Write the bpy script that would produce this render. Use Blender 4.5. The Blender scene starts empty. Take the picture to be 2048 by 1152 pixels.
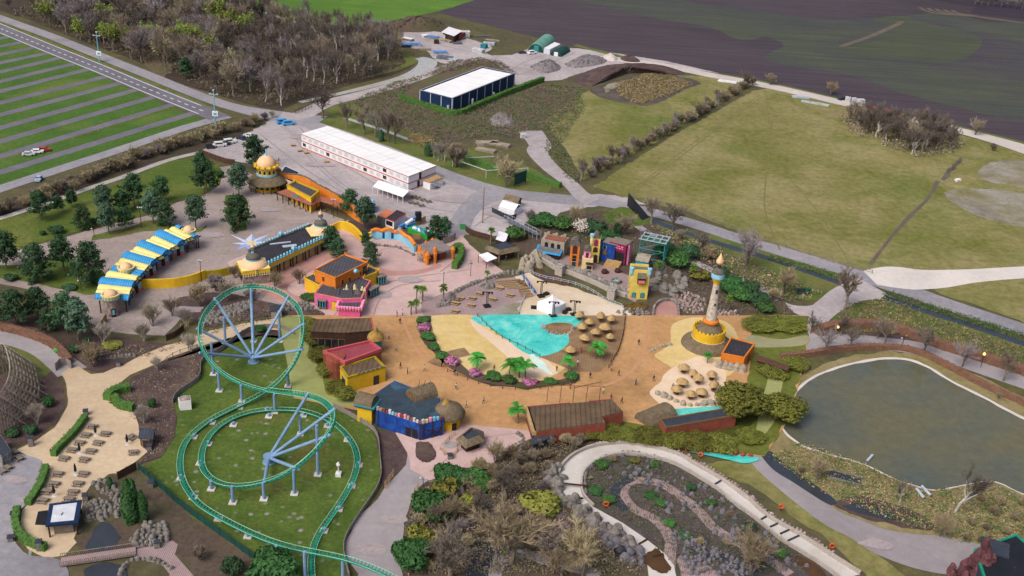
import bpy,math,random
from mathutils import Vector,Matrix,noise
S=bpy.context.scene
COL=S.collection
R=random.Random(7)
rad=math.radians
# ------------------------------------------------------------ camera, world, sun, exposure
FPX,CAM_H=2150.0,132.0
VPX,VPY=740-1024,5000-576
PHI=math.atan2(-VPX,VPY)
TH=math.atan2(FPX,math.hypot(VPX,VPY))
_R0=Vector((1,0,0));FW=Vector((0,math.cos(TH),-math.sin(TH)));_U0=Vector((0,math.sin(TH),math.cos(TH)))
RT=_R0*math.cos(PHI)+_U0*math.sin(PHI)
UP=_U0*math.cos(PHI)-_R0*math.sin(PHI)
cam_d=bpy.data.cameras.new('camera');cam=bpy.data.objects.new('camera',cam_d);COL.objects.link(cam)
cam_d.sensor_width=36;cam_d.lens=36*FPX/2048
cam_d.clip_start=1;cam_d.clip_end=20000
m4=Matrix((RT,UP,-FW)).transposed().to_4x4();m4.translation=(0,0,CAM_H)
cam.matrix_world=m4
S.camera=cam
S.view_settings.view_transform='Standard';S.view_settings.look='None'
S.view_settings.exposure=EXPO=0.62;S.view_settings.gamma=1
W=bpy.data.worlds.new('World');S.world=W;W.use_nodes=True
wn=W.node_tree.nodes;wl=W.node_tree.links
sky=wn.new('ShaderNodeTexSky');sky.sky_type='NISHITA';sky.sun_disc=False
SUN_EL,SUN_AZ=rad(50),rad(-140)
sky.sun_elevation=SUN_EL;sky.sun_rotation=SUN_AZ
sky.air_density=0.6;sky.dust_density=6.0;sky.ozone_density=1.0;sky.altitude=100
wl.new(sky.outputs[0],wn['Background'].inputs[0]);wn['Background'].inputs[1].default_value=0.13
sd=bpy.data.lights.new('sun','SUN');so=bpy.data.objects.new('sun',sd);COL.objects.link(so)
sd.energy=1.1;sd.angle=rad(30);sd.color=(1,0.965,0.92)
sdir=Vector((math.sin(SUN_AZ)*math.cos(SUN_EL),math.cos(SUN_AZ)*math.cos(SUN_EL),math.sin(SUN_EL)))
so.rotation_euler=(-sdir).to_track_quat('-Z','Y').to_euler()
# ------------------------------------------------------------ where a photo pixel lies on the ground
def P(x,y,z=0.0):
 d=FW*FPX+RT*(x-1024)-UP*(y-576)
 return Vector((0,0,CAM_H))+d*((z-CAM_H)/d.z)
def HT(xb,yb,yt,z0=0.0):
 """height of something whose foot is at (xb,yb) and whose top shows at row yt"""
 b=P(xb,yb,z0);lo,hi=0.0,90.0
 for _ in range(40):
  m=(lo+hi)/2;v=Vector((b.x,b.y,z0+m))-Vector((0,0,CAM_H))
  row=576-FPX*v.dot(UP)/v.dot(FW)
  if row>yt:lo=m
  else:hi=m
 return(lo+hi)/2
def PR(v):
 v=Vector(v)-Vector((0,0,CAM_H));k=FPX/v.dot(FW)
 return(1024+k*v.dot(RT),576-k*v.dot(UP))
# ------------------------------------------------------------ materials
def lin(h):
 h=h.lstrip('#');o=[]
 for i in(0,2,4):
  c=int(h[i:i+2],16)/255
  o.append((c/12.92 if c<=.04045 else((c+.055)/1.055)**2.4)*ALB)
 return(*o,1)
ALB=0.80
_M={}
SPEC={}
def spec(name,c1,c2=None,sc=.5,fine=.25,rough=.85,bump=0.,flags='',c3=None,fsc=None):
 SPEC[name]=(c1,c2 or c1,sc,fine,rough,bump,flags,c3,fsc)
def M(name):
 if name in _M:return _M[name]
 c1,c2,sc,fine,rough,bump,flags,c3,fsc=SPEC[name]
 m=bpy.data.materials.new(name);m.use_nodes=True
 n=m.node_tree.nodes;l=m.node_tree.links;b=n['Principled BSDF']
 b.inputs['Roughness'].default_value=rough
 b.inputs['Specular IOR Level'].default_value=.5 if rough<.5 else .2
 if 'm' in flags:b.inputs['Metallic'].default_value=.6
 world='g' in flags
 tc=n.new('ShaderNodeNewGeometry')if world else n.new('ShaderNodeTexCoord')
 co=tc.outputs['Position']if world else tc.outputs['Object']
 def nz(scale,det=4,ro=.6,dist=0):
  t=n.new('ShaderNodeTexNoise');t.inputs['Scale'].default_value=scale;t.inputs['Detail'].default_value=det
  t.inputs['Roughness'].default_value=ro;t.inputs['Distortion'].default_value=dist;l.new(co,t.inputs['Vector']);return t.outputs['Fac']
 def ramp(src,a,z):
  r=n.new('ShaderNodeMapRange');r.inputs[1].default_value=a;r.inputs[2].default_value=z;l.new(src,r.inputs[0]);return r.outputs[0]
 def mix(f,a,c,mode='MIX'):
  x=n.new('ShaderNodeMix');x.data_type='RGBA';x.blend_type=mode
  if isinstance(f,float):x.inputs[0].default_value=f
  else:l.new(f,x.inputs[0])
  for i,v in((6,a),(7,c)):
   if isinstance(v,tuple):x.inputs[i].default_value=v
   else:l.new(v,x.inputs[i])
  return x.outputs[2]
 col=mix(ramp(nz(sc,5,.62,.4),.36,.64),lin(c1),lin(c2))
 if c3:col=mix(ramp(nz(sc*.37,6,.66,.6),.52,.68),col,lin(c3))
 if 'v' in flags:
  v=n.new('ShaderNodeTexVoronoi');v.inputs['Scale'].default_value=fsc or .6;l.new(co,v.inputs['Vector'])
  s1=ramp(v.outputs['Distance'],.26,.12);s2=ramp(nz(.07,3),.44,.58)
  mu=n.new('ShaderNodeMath');mu.operation='MULTIPLY';l.new(s1,mu.inputs[0]);l.new(s2,mu.inputs[1])
  col=mix(mu.outputs[0],col,lin('8d8884'))
 if 'c' in flags:
  v=n.new('ShaderNodeTexVoronoi');v.feature='DISTANCE_TO_EDGE';v.inputs['Scale'].default_value=fsc or 1.2;l.new(co,v.inputs['Vector'])
  v2=n.new('ShaderNodeTexVoronoi');v2.inputs['Scale'].default_value=fsc or 1.2;l.new(co,v2.inputs['Vector'])
  hs=n.new('ShaderNodeSeparateColor');l.new(v2.outputs['Color'],hs.inputs[0])
  col=mix(ramp(hs.outputs[0],0.,1.),mix(.25,col,(0.01,0.01,0.01,1)),mix(.15,col,(1,.95,.9,1)))
  col=mix(ramp(v.outputs['Distance'],.012,.05),mix(.6,col,(0.01,0.009,0.008,1)),col)
 if 'w' in flags:
  wv=n.new('ShaderNodeTexWave');wv.wave_type='BANDS';wv.bands_direction='X';wv.inputs['Scale'].default_value=fsc or 1.
  wv.inputs['Distortion'].default_value=.6;wv.inputs['Detail'].default_value=2;l.new(co,wv.inputs['Vector'])
  col=mix(ramp(wv.outputs['Fac'],.0,.35),mix(.45,col,(0.01,.01,.01,1)),col)
 if 'f' in flags:
  mp=n.new('ShaderNodeMapping');mp.inputs['Rotation'].default_value=(0,0,rad(fsc or 0));mp.inputs['Scale'].default_value=(.012,.33,1);l.new(co,mp.inputs['Vector'])
  t=n.new('ShaderNodeTexNoise');t.inputs['Scale'].default_value=1.;t.inputs['Detail'].default_value=5;t.inputs['Roughness'].default_value=.75;l.new(mp.outputs[0],t.inputs['Vector'])
  rr=ramp(t.outputs['Fac'],.25,.75);vm=n.new('ShaderNodeMapRange');vm.inputs[3].default_value=.62;vm.inputs[4].default_value=1.38;l.new(rr,vm.inputs[0])
  hv=n.new('ShaderNodeHueSaturation');l.new(col,hv.inputs['Color']);l.new(vm.outputs[0],hv.inputs['Value']);col=hv.outputs[0]
 hv=n.new('ShaderNodeHueSaturation');l.new(col,hv.inputs['Color'])
 fs=nz(max(sc*9,.4)if world else max(sc*6,2.),6,.75)
 mr=n.new('ShaderNodeMapRange');mr.inputs[1].default_value=.3;mr.inputs[2].default_value=.7
 mr.inputs[3].default_value=1-fine;mr.inputs[4].default_value=1+fine;l.new(fs,mr.inputs[0])
 val=mr.outputs[0]
 if 'r' in flags:
  oi=n.new('ShaderNodeObjectInfo');r2=n.new('ShaderNodeMapRange');r2.inputs[3].default_value=.72;r2.inputs[4].default_value=1.3;l.new(oi.outputs['Random'],r2.inputs[0])
  mu=n.new('ShaderNodeMath');mu.operation='MULTIPLY';l.new(val,mu.inputs[0]);l.new(r2.outputs[0],mu.inputs[1]);val=mu.outputs[0]
  r3=n.new('ShaderNodeMapRange');r3.inputs[3].default_value=.492;r3.inputs[4].default_value=.514;l.new(oi.outputs['Random'],r3.inputs[0]);l.new(r3.outputs[0],hv.inputs['Hue'])
 l.new(val,hv.inputs['Value']);l.new(hv.outputs[0],b.inputs['Base Color'])
 if bump:
  bp=n.new('ShaderNodeBump');bp.inputs['Strength'].default_value=bump;bp.inputs['Distance'].default_value=.3;l.new(fs,bp.inputs['Height']);l.new(bp.outputs[0],b.inputs['Normal'])
 if 'e' in flags:
  b.inputs['Emission Color'].default_value=lin(c1);b.inputs['Emission Strength'].default_value=1.2
 _M[name]=m
 return m
# ------------------------------------------------------------ mesh collector
class MB:
 def __init__(s,mat=None):s.v=[];s.f=[];s.mi=[];s.mats=[];s.cur=0;s.smooth=[];s.sm=False;s.tf=None;mat and s.use(mat)
 def use(s,mat,smooth=False):
  if mat not in s.mats:s.mats.append(mat)
  s.cur=s.mats.index(mat);s.sm=smooth;return s
 def add(s,vs,fs):
  o=len(s.v)
  s.v+=[s.tf@Vector(v)for v in vs]if s.tf else[Vector(v)for v in vs]
  for f in fs:s.f.append([i+o for i in f]);s.mi.append(s.cur);s.smooth.append(s.sm)
  return s
 def box(s,c,d,rz=0.0,tap=1.0):
  """c = centre of the bottom face, d = size"""
  ca,sa=math.cos(rz),math.sin(rz);vs=[]
  for z,k in((0,1),(d[2],tap)):
   for sx,sy in((-1,-1),(1,-1),(1,1),(-1,1)):
    x,y=sx*d[0]/2*k,sy*d[1]/2*k
    vs.append((c[0]+x*ca-y*sa,c[1]+x*sa+y*ca,c[2]+z))
  return s.add(vs,[(3,2,1,0),(4,5,6,7),(0,1,5,4),(1,2,6,5),(2,3,7,6),(3,0,4,7)])
 def prism(s,pts,z0,z1,cap=True):
  pts=[(p[0],p[1])for p in pts]
  A=sum(pts[i-1][0]*pts[i][1]-pts[i][0]*pts[i-1][1]for i in range(len(pts)))
  if A<0:pts=pts[::-1]
  n=len(pts)
  vs=[(x,y,z0)for x,y in pts]+[(x,y,z1)for x,y in pts]
  fs=[(i,(i+1)%n,(i+1)%n+n,i+n)for i in range(n)]
  if cap:fs+=[tuple(range(n,2*n)),tuple(range(n-1,-1,-1))]
  return s.add(vs,fs)
 def tube(s,path,r,n=6,cap=True):
  path=[Vector(p)for p in path];k=len(path);vs=[];fs=[]
  up=Vector((0,0,1));last=None
  for i,p in enumerate(path):
   d=(path[min(i+1,k-1)]-path[max(i-1,0)]).normalized()
   a=last if last else(Vector((1,0,0))if abs(d.z)>.9 else up)
   u=(a-d*a.dot(d))
   if u.length<1e-4:u=Vector((1,0,0))-d*d.x
   u.normalize();w=d.cross(u);last=u
   rr=r[i]if isinstance(r,(list,tuple))else r
   for j in range(n):
    t=2*math.pi*j/n;vs.append(p+(u*math.cos(t)+w*math.sin(t))*rr)
  for i in range(k-1):
   for j in range(n):fs.append((i*n+j,i*n+(j+1)%n,(i+1)*n+(j+1)%n,(i+1)*n+j))
  if cap:fs+=[tuple(range(n-1,-1,-1)),tuple(range((k-1)*n,k*n))]
  return s.add(vs,fs)
 def lathe(s,c,prof,n=16,a0=0.0,a1=2*math.pi,sq=1.0):
  """prof: list of (radius, height)"""
  full=abs(a1-a0-2*math.pi)<1e-6;m=n if full else n+1;vs=[];fs=[]
  for r,z in prof:
   for j in range(m):
    t=a0+(a1-a0)*j/n;vs.append((c[0]+math.cos(t)*r,c[1]+math.sin(t)*r*sq,c[2]+z))
  for i in range(len(prof)-1):
   for j in range(n):fs.append((i*m+j,i*m+(j+1)%m,(i+1)*m+(j+1)%m,(i+1)*m+j))
  return s.add(vs,fs)
 def rock(s,c,d,seed=0,n=1):
  """a lumpy faceted boulder"""
  rr=random.Random(seed);ph=[];fs=[];rows,cols=4,7
  for i in range(rows+1):
   t=math.pi*.56*(i/rows)
   for j in range(cols):
    a=2*math.pi*(j+.5*(i%2))/cols;k=rr.uniform(.74,1.14)
    ph.append((c[0]+d[0]/2*math.sin(t)*math.cos(a)*k,c[1]+d[1]/2*math.sin(t)*math.sin(a)*k,c[2]+d[2]*(math.cos(t)*rr.uniform(.85,1.05))if i else c[2]+d[2]))
  for i in range(rows):
   for j in range(cols):fs.append((i*cols+j,(i+1)*cols+j,(i+1)*cols+(j+1)%cols,i*cols+(j+1)%cols))
  return s.add(ph,fs)
 def leaf(s,c,size,rr,nrm=None):
  c=Vector(c)
  a=Vector((rr.gauss(0,1),rr.gauss(0,1),rr.gauss(0,1)))if nrm is None else Vector(nrm)+Vector((rr.gauss(0,.5),rr.gauss(0,.5),rr.gauss(0,.5)))
  if a.length<1e-3:a=Vector((0,0,1))
  a.normalize();u=a.orthogonal().normalized();t=rr.uniform(0,6.28);w=a.cross(u)
  e=u*math.cos(t)+w*math.sin(t);g=a.cross(e)
  s.add([c-e*size*.5-g*size*.3,c+e*size*.5-g*size*.2,c+g*size*.55],[(0,1,2)])
 def build(s,name,parent=None,loc=(0,0,0),rz=0.0):
  me=bpy.data.meshes.new(name);me.from_pydata([tuple(v)for v in s.v],[],s.f)
  for k in s.mats:me.materials.append(M(k))
  me.polygons.foreach_set('material_index',s.mi);me.polygons.foreach_set('use_smooth',s.smooth)
  me.update();o=bpy.data.objects.new(name,me);COL.objects.link(o)
  if parent:o.parent=parent
  o.location=loc;o.rotation_euler=(0,0,rz)
  return o
def tag(o,label,cat,group=None,kind=None):
 if label:o['label']=label
 if cat:o['category']=cat
 if group:o['group']=group
 if kind:o['kind']=kind
 return o
def thing(name,label,cat,loc,rz=0.0,group=None):
 o=bpy.data.objects.new(name,None);COL.objects.link(o);o.empty_display_size=.5
 o.location=loc;o.rotation_euler=(0,0,rz)
 return tag(o,label,cat,group)
def kids(o):return[c for c in COL.objects if c.parent==o]if not o.children else list(o.children)
def dup(src,loc,rz=0.0,label=None,scale=None,group=None):
 o=src.copy();COL.objects.link(o);o.location=loc;o.rotation_euler=(0,0,rz)
 if scale:o.scale=scale if isinstance(scale,tuple)else(scale,)*3
 if label:o['label']=label
 if group:o['group']=group
 for c in src.children:
  d=c.copy();COL.objects.link(d);d.parent=o
  for g in c.children:e=g.copy();COL.objects.link(e);e.parent=d
 return o
def crom(pts,closed=True,k=6):
 n=len(pts);out=[]
 for i in range(n if closed else n-1):
  g=lambda j:pts[j%n]if closed else pts[max(0,min(n-1,j))]
  p0,p1,p2,p3=g(i-1),g(i),g(i+1),g(i+2)
  for q in range(k):
   t=q/k
   out.append(tuple(.5*(2*b+(c-a)*t+(2*a-5*b+4*c-d)*t*t+(3*b-a-3*c+d)*t**3)for a,b,c,d in zip(p0,p1,p2,p3)))
 if not closed:out.append(tuple(pts[-1]))
 return out
def inpoly(x,y,poly):
 c=False;j=len(poly)-1
 for i in range(len(poly)):
  xi,yi=poly[i][0],poly[i][1];xj,yj=poly[j][0],poly[j][1]
  if(yi>y)!=(yj>y)and x<(xj-xi)*(y-yi)/(yj-yi)+xi:c=not c
  j=i
 return c
def sheet(name,px,lv,mat,smooth=True,kind='structure',k=5):
 """a ground sheet whose outline was read from photo pixels; lv = layer number"""
 z=LVZ(lv)
 pts=crom(px,True,k)if smooth else px
 v=[P(x,y,0)for x,y in pts]
 rag=RAG.get(mat,.55)
 if rag:
  w=[]
  for a,b in zip(v,v[1:]+v[:1]):
   n=max(1,min(60,int((b-a).length/2.2)))
   w+=[a.lerp(b,i/n)for i in range(n)]
  v=[p+Vector((noise.noise(p*.31+Vector((lv,0,0))),noise.noise(p*.29+Vector((0,9,lv))),0))*rag*1.9+Vector((R.uniform(-.3,.3),R.uniform(-.3,.3),0))*rag for p in w]
 v=[(p.x,p.y,z)for p in v]
 A=sum(v[i-1][0]*v[i][1]-v[i][0]*v[i-1][1]for i in range(len(v)))
 if A<0:v=v[::-1]
 m=MB(mat);m.add(v,[tuple(range(len(v)))])
 o=m.build(name);o['kind']=kind
 return o
RAG={k:.0 for k in('concrete','line_white','deck_mauve','deck_brown','painted_grey')}
RAG.update({k:.14 for k in('pink_concrete','pink_dark','mauve_path','sand_path','asphalt','asphalt_light','water_pond','pale_sand_track','water_teal','yellow_sand','pale_sand','orange_path','cobble','painted_pale')})
_lvn=[0]
def LVZ(lv):
 _lvn[0]+=1
 return lv*.024+_lvn[0]*.0001
def offset(path,w):
 """left and right edges of a strip along a ground path"""
 L,Rr=[],[]
 for i,p in enumerate(path):
  a,b=path[max(0,i-1)],path[min(len(path)-1,i+1)]
  d=Vector((b[0]-a[0],b[1]-a[1],0)).normalized();nn=Vector((-d.y,d.x,0))
  ww=w[i]if isinstance(w,(list,tuple))else w
  L.append(Vector((p[0],p[1],0))+nn*ww/2);Rr.append(Vector((p[0],p[1],0))-nn*ww/2)
 return L,Rr
def ground_path(px,k=6):return[P(x,y)for x,y in(crom(px,False,k)if k>1 else px)]
def strip(name,px,w,lv,mat,kind='structure',k=6,build=True,m=None):
 path=ground_path(px,k)
 if isinstance(w,(list,tuple)):w=[x[0]for x in crom([(q,)for q in w],False,k)]
 L,Rr=offset(path,w);z=LVZ(lv);m=m or MB(mat)
 n=len(path);vs=[(p.x,p.y,z)for p in L]+[(p.x,p.y,z)for p in Rr]
 m.add(vs,[(i,i+n,i+n+1,i+1)for i in range(n-1)])
 if not build:return m
 o=m.build(name);o['kind']=kind;return o
def resample(path,step):
 out=[Vector(path[0])];acc=0
 for a,b in zip(path,path[1:]):
  a,b=Vector(a),Vector(b);L=(b-a).length;t=step-acc
  while t<=L:out.append(a.lerp(b,t/L));t+=step
  acc=(acc+L)%step
 return out
# ------------------------------------------------------------ ground materials (colours as in daylight, no light painted in)
spec('rough_ground','5d5a35','4c4a38',.05,.35,.95,.3,'g','5f5540')
spec('park_grass','3f5f1e','4a692a',.08,.32,.95,.3,'g','5f7030')
spec('field_green','4c6f24','587b2e',.02,.12,.95,0,'gf','6f8f3a',20)
spec('soil','453d44','4b4349',.012,.1,.95,.0,'gf','40393c',-16)
spec('winter_crop','424644','4b5040',.014,.16,.95,0,'gf','443f47',-16)
spec('soil_dark','352e3a','3a323c',.02,.1,.95,0,'gf',None,-16)
spec('winter_green','464a3e','4a503b',.02,.12,.95,0,'gf','424b3a',-16)
spec('track_earth','5e564e','6b6252',.1,.2,.95,0,'g')
spec('meadow','6b6c34','8b8358',.035,.36,.95,.4,'g','5c6b2c')
spec('meadow_dry','7d744c','8f835f',.06,.3,.95,.3,'g','71723c')
spec('lawn','586b2c','445a20',.12,.4,.95,.4,'gv','62602f',.42)
spec('lawn_plain','58682a','495c22',.1,.3,.95,.4,'g','74733a')
spec('bank_grass','596a2e','6d6a3c',.15,.35,.95,.4,'g','47582a')
spec('forest_floor','3f352c','4a4036',.08,.35,.95,.3,'g','4b4a2c')
spec('scrub_floor','53463f','5c5142',.1,.35,.95,.4,'g','4d5030')
spec('mulch','5a4a47','4b3d3b',.3,.4,.95,.5,'g','6a5a4e')
spec('asphalt','66646c','737179',.08,.18,.9,.1,'g')
spec('asphalt_light','8b8990','989599',.06,.2,.9,.1,'g','7d7a80')
spec('gravel','a0999a','b3aaa9',.05,.2,.95,.15,'g','958b8c')
spec('gravel_pale','bcb3ad','cac0b8',.06,.12,.95,.15,'g','a89d93')
spec('pale_sand_track','c6bfb8','d5cec6',.07,.1,.95,.1,'g')
spec('cobble','a29591','93877f',.09,.2,.9,.2,'g','8b7e78')
spec('pink_concrete','b99d98','c7aca6',.05,.13,.85,.05,'g','b2948f')
spec('pink_dark','a97f77','b78d83',.07,.1,.85,.05,'g','9d756d')
spec('mauve_path','948e90','9e9899',.05,.12,.9,.05,'g','8b8587')
spec('sand_path','bda88c','cab697',.08,.12,.95,.1,'g','b9a286')
spec('arena_sand','cfc0a8','d9ccb8',.08,.08,.95,.1,'g','c3ad8c')
spec('line_white','d8d8d8','c8c8c8',1,.1)
spec('water_canal','b9b8ae','a8a89e',.4,.15,.15,0,'g')
spec('water_dark','3a3f45','33383d',.2,.1,.08,0,'g')
spec('water_pond','515a54','6a6442',.022,.16,.05,.0,'g','7c7350')
spec('water_brown','5a4020','4a3418',.3,.2,.1,0,'g')
spec('water_teal','2fbcb2','66d6c8',.2,.14,.18,.05,'g','a4e4d6')
spec('foam','bfe6dd','d8e8dc',.3,.1,.6,0,'g')
spec('mud','5d544c','4c453f',.2,.25,.8,.2,'g','6e655a')
spec('silt','9a958d','77714c',.07,.25,.9,.1,'g','6b655a')
spec('orange_path','b0875a','c09768',.07,.2,.95,.1,'g','9a774f')
spec('orange_line','b98a66','be8f6c',.2,.08,.95,0,'g')
spec('yellow_sand','cbb070','d6c088',.07,.12,.95,.08,'g','d2b98c')
spec('pale_sand','d8bfa0','e2ccb0',.08,.07,.95,.05,'g','d6c4ac')
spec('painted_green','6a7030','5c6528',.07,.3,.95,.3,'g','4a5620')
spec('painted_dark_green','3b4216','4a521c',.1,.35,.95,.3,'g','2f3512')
spec('painted_pale','8d9458','9a9f68',.06,.12,.95,.1,'g','7c8448')
spec('painted_grey','8d8b68','999775',.06,.12,.95,.1,'g')
spec('deck_brown','8d7253','9b8061',.3,.2,.9,.1,'gw','7a5c3c',.8)
spec('deck_mauve','9c8786','a8928f',.2,.12,.9,.1,'gw',None,.9)
spec('seat_wood','a08768','8e7656',.5,.25,.9)
spec('concrete','c4bfb8','cfcac2',.08,.08,.85,.05,'g','b5aea4')
spec('concrete_wall','a39a90','b3aaa0',.3,.2,.9,.1)
spec('dark_rocky','4d4744','5b5450',.3,.35,.9,.6,'g','47492f')
spec('berm','5a5140','665a46',.12,.4,.95,.5,'g','556030')
spec('rubble_floor','8a8484','77706f',.8,.3,.95,.5,'g')
# ------------------------------------------------------------ ground
g=MB('rough_ground');s_=6000
g.add([(-s_,-s_,0),(s_,-s_,0),(s_,s_,0),(-s_,s_,0)],[(0,1,2,3)]);tag(g.build('ground'),None,None,kind='structure')
sheet('field',[(940,-60),(905,10),(868,24),(1060,72),(1150,95),(1300,131),(1500,166),(1700,212),(1900,258),(2120,305),(2400,350),(2400,-60)],1,'soil',False)
sheet('field',[(1120,-10),(1190,8),(1240,22),(1320,38),(1420,55),(1480,80),(1535,75),(1568,92),(1540,105),(1530,120),(1600,135),(1700,150),(1800,185),(1920,215),(2060,240),(2300,200),(2300,40),(2000,45),(1900,25),(1770,35),(1640,40),(1500,20),(1400,8),(1300,-10)],2,'winter_crop')
sheet('field',[(1745,40),(1790,55),(1760,80),(1690,95),(1700,110),(1790,118),(1900,125),(1960,95),(1950,70),(1850,45),(1800,32)],3,'winter_green')
sheet('field',[(1850,-3),(1950,14),(1942,25),(1975,30),(2060,40),(2300,70),(2300,-30),(2060,-20),(1960,-14)],4,'soil_dark',False)
for a in([(1680,93),(1740,72),(1790,50),(1800,43)],[(1686,93),(1746,72),(1796,50),(1805,43)]):strip('track',a,2.2,5,'track_earth')
for q in range(5):strip('track',[(1840+q*16,15+q*1.5),(1850+q*17,21+q*1.5),(1880+q*18,28+q),(1960,34+q*.3),(2060,48)],3.,5+q*.3,'track_earth')
sheet('field',[(420,-60),(470,-5),(520,18),(570,34),(625,46),(680,51),(722,53),(780,42),(880,22),(950,0),(980,-60)],2,'field_green',False)
sheet('grass',[(-90,30),(0,60),(100,103),(200,149),(310,200),(385,232),(405,238),(400,246),(372,257),(180,320),(0,385),(-90,415)],1,'park_grass',False)
lanes=[((23,73),(0,77)),((50,83),(0,93)),((74,94),(0,109)),((100,105),(0,126)),((123,115),(0,144)),((150,127),(0,163)),((178,138),(0,183)),((212,153),(0,206)),((245,165),(0,230)),((277,178),(0,256)),((310,193),(0,283)),((343,210),(0,313)),((383,227),(0,345))]
for(a,b)in lanes:
 c=(b[0]-110,b[1]+(b[1]-a[1])/(a[0]-b[0])*110);a=(a[0]+3,a[1]-.6)
 strip('road',[a,c],4.3,2,'asphalt',k=1)
strip('road',[(455,232),(425,240),(390,250),(360,259),(250,296),(130,335),(0,378),(-100,412)],5.6,3,'asphalt_light')
strip('road',[(-90,20),(0,57),(100,98),(200,138),(300,180),(400,220),(440,236)],9.5,4,'asphalt')
for dx,dy,w in((3,-8.2,.5),(-3,8,.5)):
 strip('road_marking',[(-90+dx,20+dy),(0+dx,57+dy),(100+dx,98+dy),(200+dx,138+dy),(300+dx,180+dy),(400+dx,220+dy)],w,5,'line_white')
dm=MB('line_white');pth=ground_path([(-90,20),(0,57),(100,98),(200,138),(300,180),(415,226)],8);rs=resample(pth,2.6)
for i in range(0,len(rs)-1,2):
 L,Rr=offset([rs[i],rs[i+1]],.55);dm.add([(L[0].x,L[0].y,.139),(Rr[0].x,Rr[0].y,.139),(Rr[1].x,Rr[1].y,.139),(L[1].x,L[1].y,.139)],[(0,1,2,3)])
dm.build('road_marking')['kind']='structure'
strip('road',[(-80,5),(0,36),(100,72),(200,112),(300,152),(400,192),(470,215),(560,233),(640,244)],[7,7,7,7,7,7,8,13,16],4,'asphalt_light')
sheet('verge',[(-80,12),(0,42),(200,122),(400,203),(440,222),(420,226),(300,172),(200,131),(100,90),(0,50),(-80,17)],2,'bank_grass',False)
sheet('forest_floor',[(-60,-60),(0,22),(60,40),(150,78),(290,128),(330,160),(420,185),(480,205),(560,222),(620,195),(700,170),(790,150),(830,130),(800,105),(740,85),(722,56),(640,48),(560,34),(480,6),(440,-60)],1,'forest_floor',False)
sheet('verge',[(290,130),(300,108),(330,112),(345,140),(330,158),(420,186),(480,208),(430,205),(350,172)],2,'berm')
strip('canal_water',[(420,-12),(470,5),(560,35),(640,58),(730,90)],3,3,'water_canal')
strip('canal_water',[(600,205),(660,192),(720,178),(780,163),(825,150),(850,135),(855,122),(838,116)],[3,3,4,5,8,9,9,6],4,'water_canal')
sheet('bank',[(715,160),(790,142),(828,128),(840,120),(820,110),(800,108),(770,98),(800,112),(812,125),(790,135)],3,'bank_grass')
sheet('gravel_yard',[(802,68),(830,62),(895,66),(960,85),(985,95),(960,112),(930,125),(890,128),(868,118),(850,100),(815,95),(789,83)],2,'gravel')
sheet('gravel_yard',[(955,112),(1024,110),(1060,96),(1157,97),(1240,108),(1330,122),(1420,142),(1500,160),(1545,170),(1545,178),(1480,168),(1400,150),(1330,134),(1260,126),(1215,130),(1150,150),(1124,160),(1084,163),(1035,176),(1020,150),(990,125)],2,'gravel',False)
strip('road',[(1230,118),(1330,132),(1420,150),(1536,172),(1600,186),(1686,206),(1790,230),(1903,257),(2003,284),(2080,308)],[9,9,9,9,9,9,9,9,11,14],3,'gravel_pale')
strip('verge',[(1150,90),(1300,127),(1420,146),(1536,166),(1700,204),(1903,251),(2060,290)],4.5,2,'bank_grass')
sheet('bank',[(700,205),(780,165),(840,140),(900,125),(960,118),(1010,130),(1075,165),(1150,165),(1165,190),(1130,225),(1090,260),(1040,262),(960,270),(880,285),(800,265),(720,235)],1,'berm')
sheet('meadow',[(1167,187),(1200,168),(1260,160),(1330,150),(1420,152),(1500,166),(1497,172),(1391,235),(1311,285),(1211,338),(1167,360),(1134,302),(1087,242)],2,'meadow',False)
sheet('reed_marsh',[(1180,180),(1215,165),(1270,150),(1330,148),(1400,165),(1370,180),(1330,200),(1290,212),(1240,205),(1200,195)],3,'mud')
sheet('reed_marsh',[(1210,172),(1235,165),(1240,172),(1220,180),(1213,186)],4,'silt')
sheet('meadow',[(1185,374),(1345,272),(1505,182),(1540,176),(1600,190),(1690,212),(1790,238),(1900,264),(2100,318),(2200,380),(2200,540),(2048,536),(1760,551),(1740,548),(1640,520),(1480,465),(1380,425),(1250,394)],2,'meadow',False)
sheet('bare_patch',[(1690,212),(1660,222),(1640,218),(1655,232),(1690,236),(1720,220)],3,'meadow_dry')
sheet('bare_patch',[(1955,350),(1975,328),(2030,322),(2120,335),(2120,400),(2040,375),(1985,365)],3,'silt')
sheet('bare_patch',[(1890,385),(1960,378),(2060,390),(2140,430),(2060,455),(1980,440),(1920,415)],3,'silt')
sheet('ditch_water',[(1880,358),(1900,335),(1922,314),(1926,318),(1908,340),(1888,362)],4,'mud',False)
strip('ditch',[(1876,362),(1855,398),(1815,438),(1780,478),(1740,530)],[1.8,1.2,1.6,1,1.4],4,'track_earth')
sheet('meadow',[(1853,572),(1935,560),(2060,553),(2200,548),(2200,720),(2048,645),(1950,610),(1880,588)],2,'meadow',False)
sheet('gravel_yard',[(395,302),(440,287),(505,262),(545,238),(590,240),(640,232),(660,250),(720,272),(880,330),(960,366),(1060,388),(1130,392),(1200,388),(1260,396),(1300,410),(1230,405),(1120,425),(1080,470),(1010,472),(960,470),(935,455),(925,478),(860,470),(760,440),(700,400),(600,352),(540,330),(480,325)],2,'gravel',False)
strip('road',[(600,238),(650,262),(740,290),(820,318),(890,348),(1000,384),(1120,398),(1200,404),(1300,424),(1400,452),(1480,478),(1600,514),(1700,545),(1769,566),(1903,612),(2048,660),(2200,712)],[9,7,6,6,7,9,9,8,7,7,7,7.5,8,9,8,8,8],3,'asphalt_light')
strip('road',[(1000,384),(960,400),(930,430),(912,468)],[14,9,7,8],4,'asphalt_light')
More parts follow.
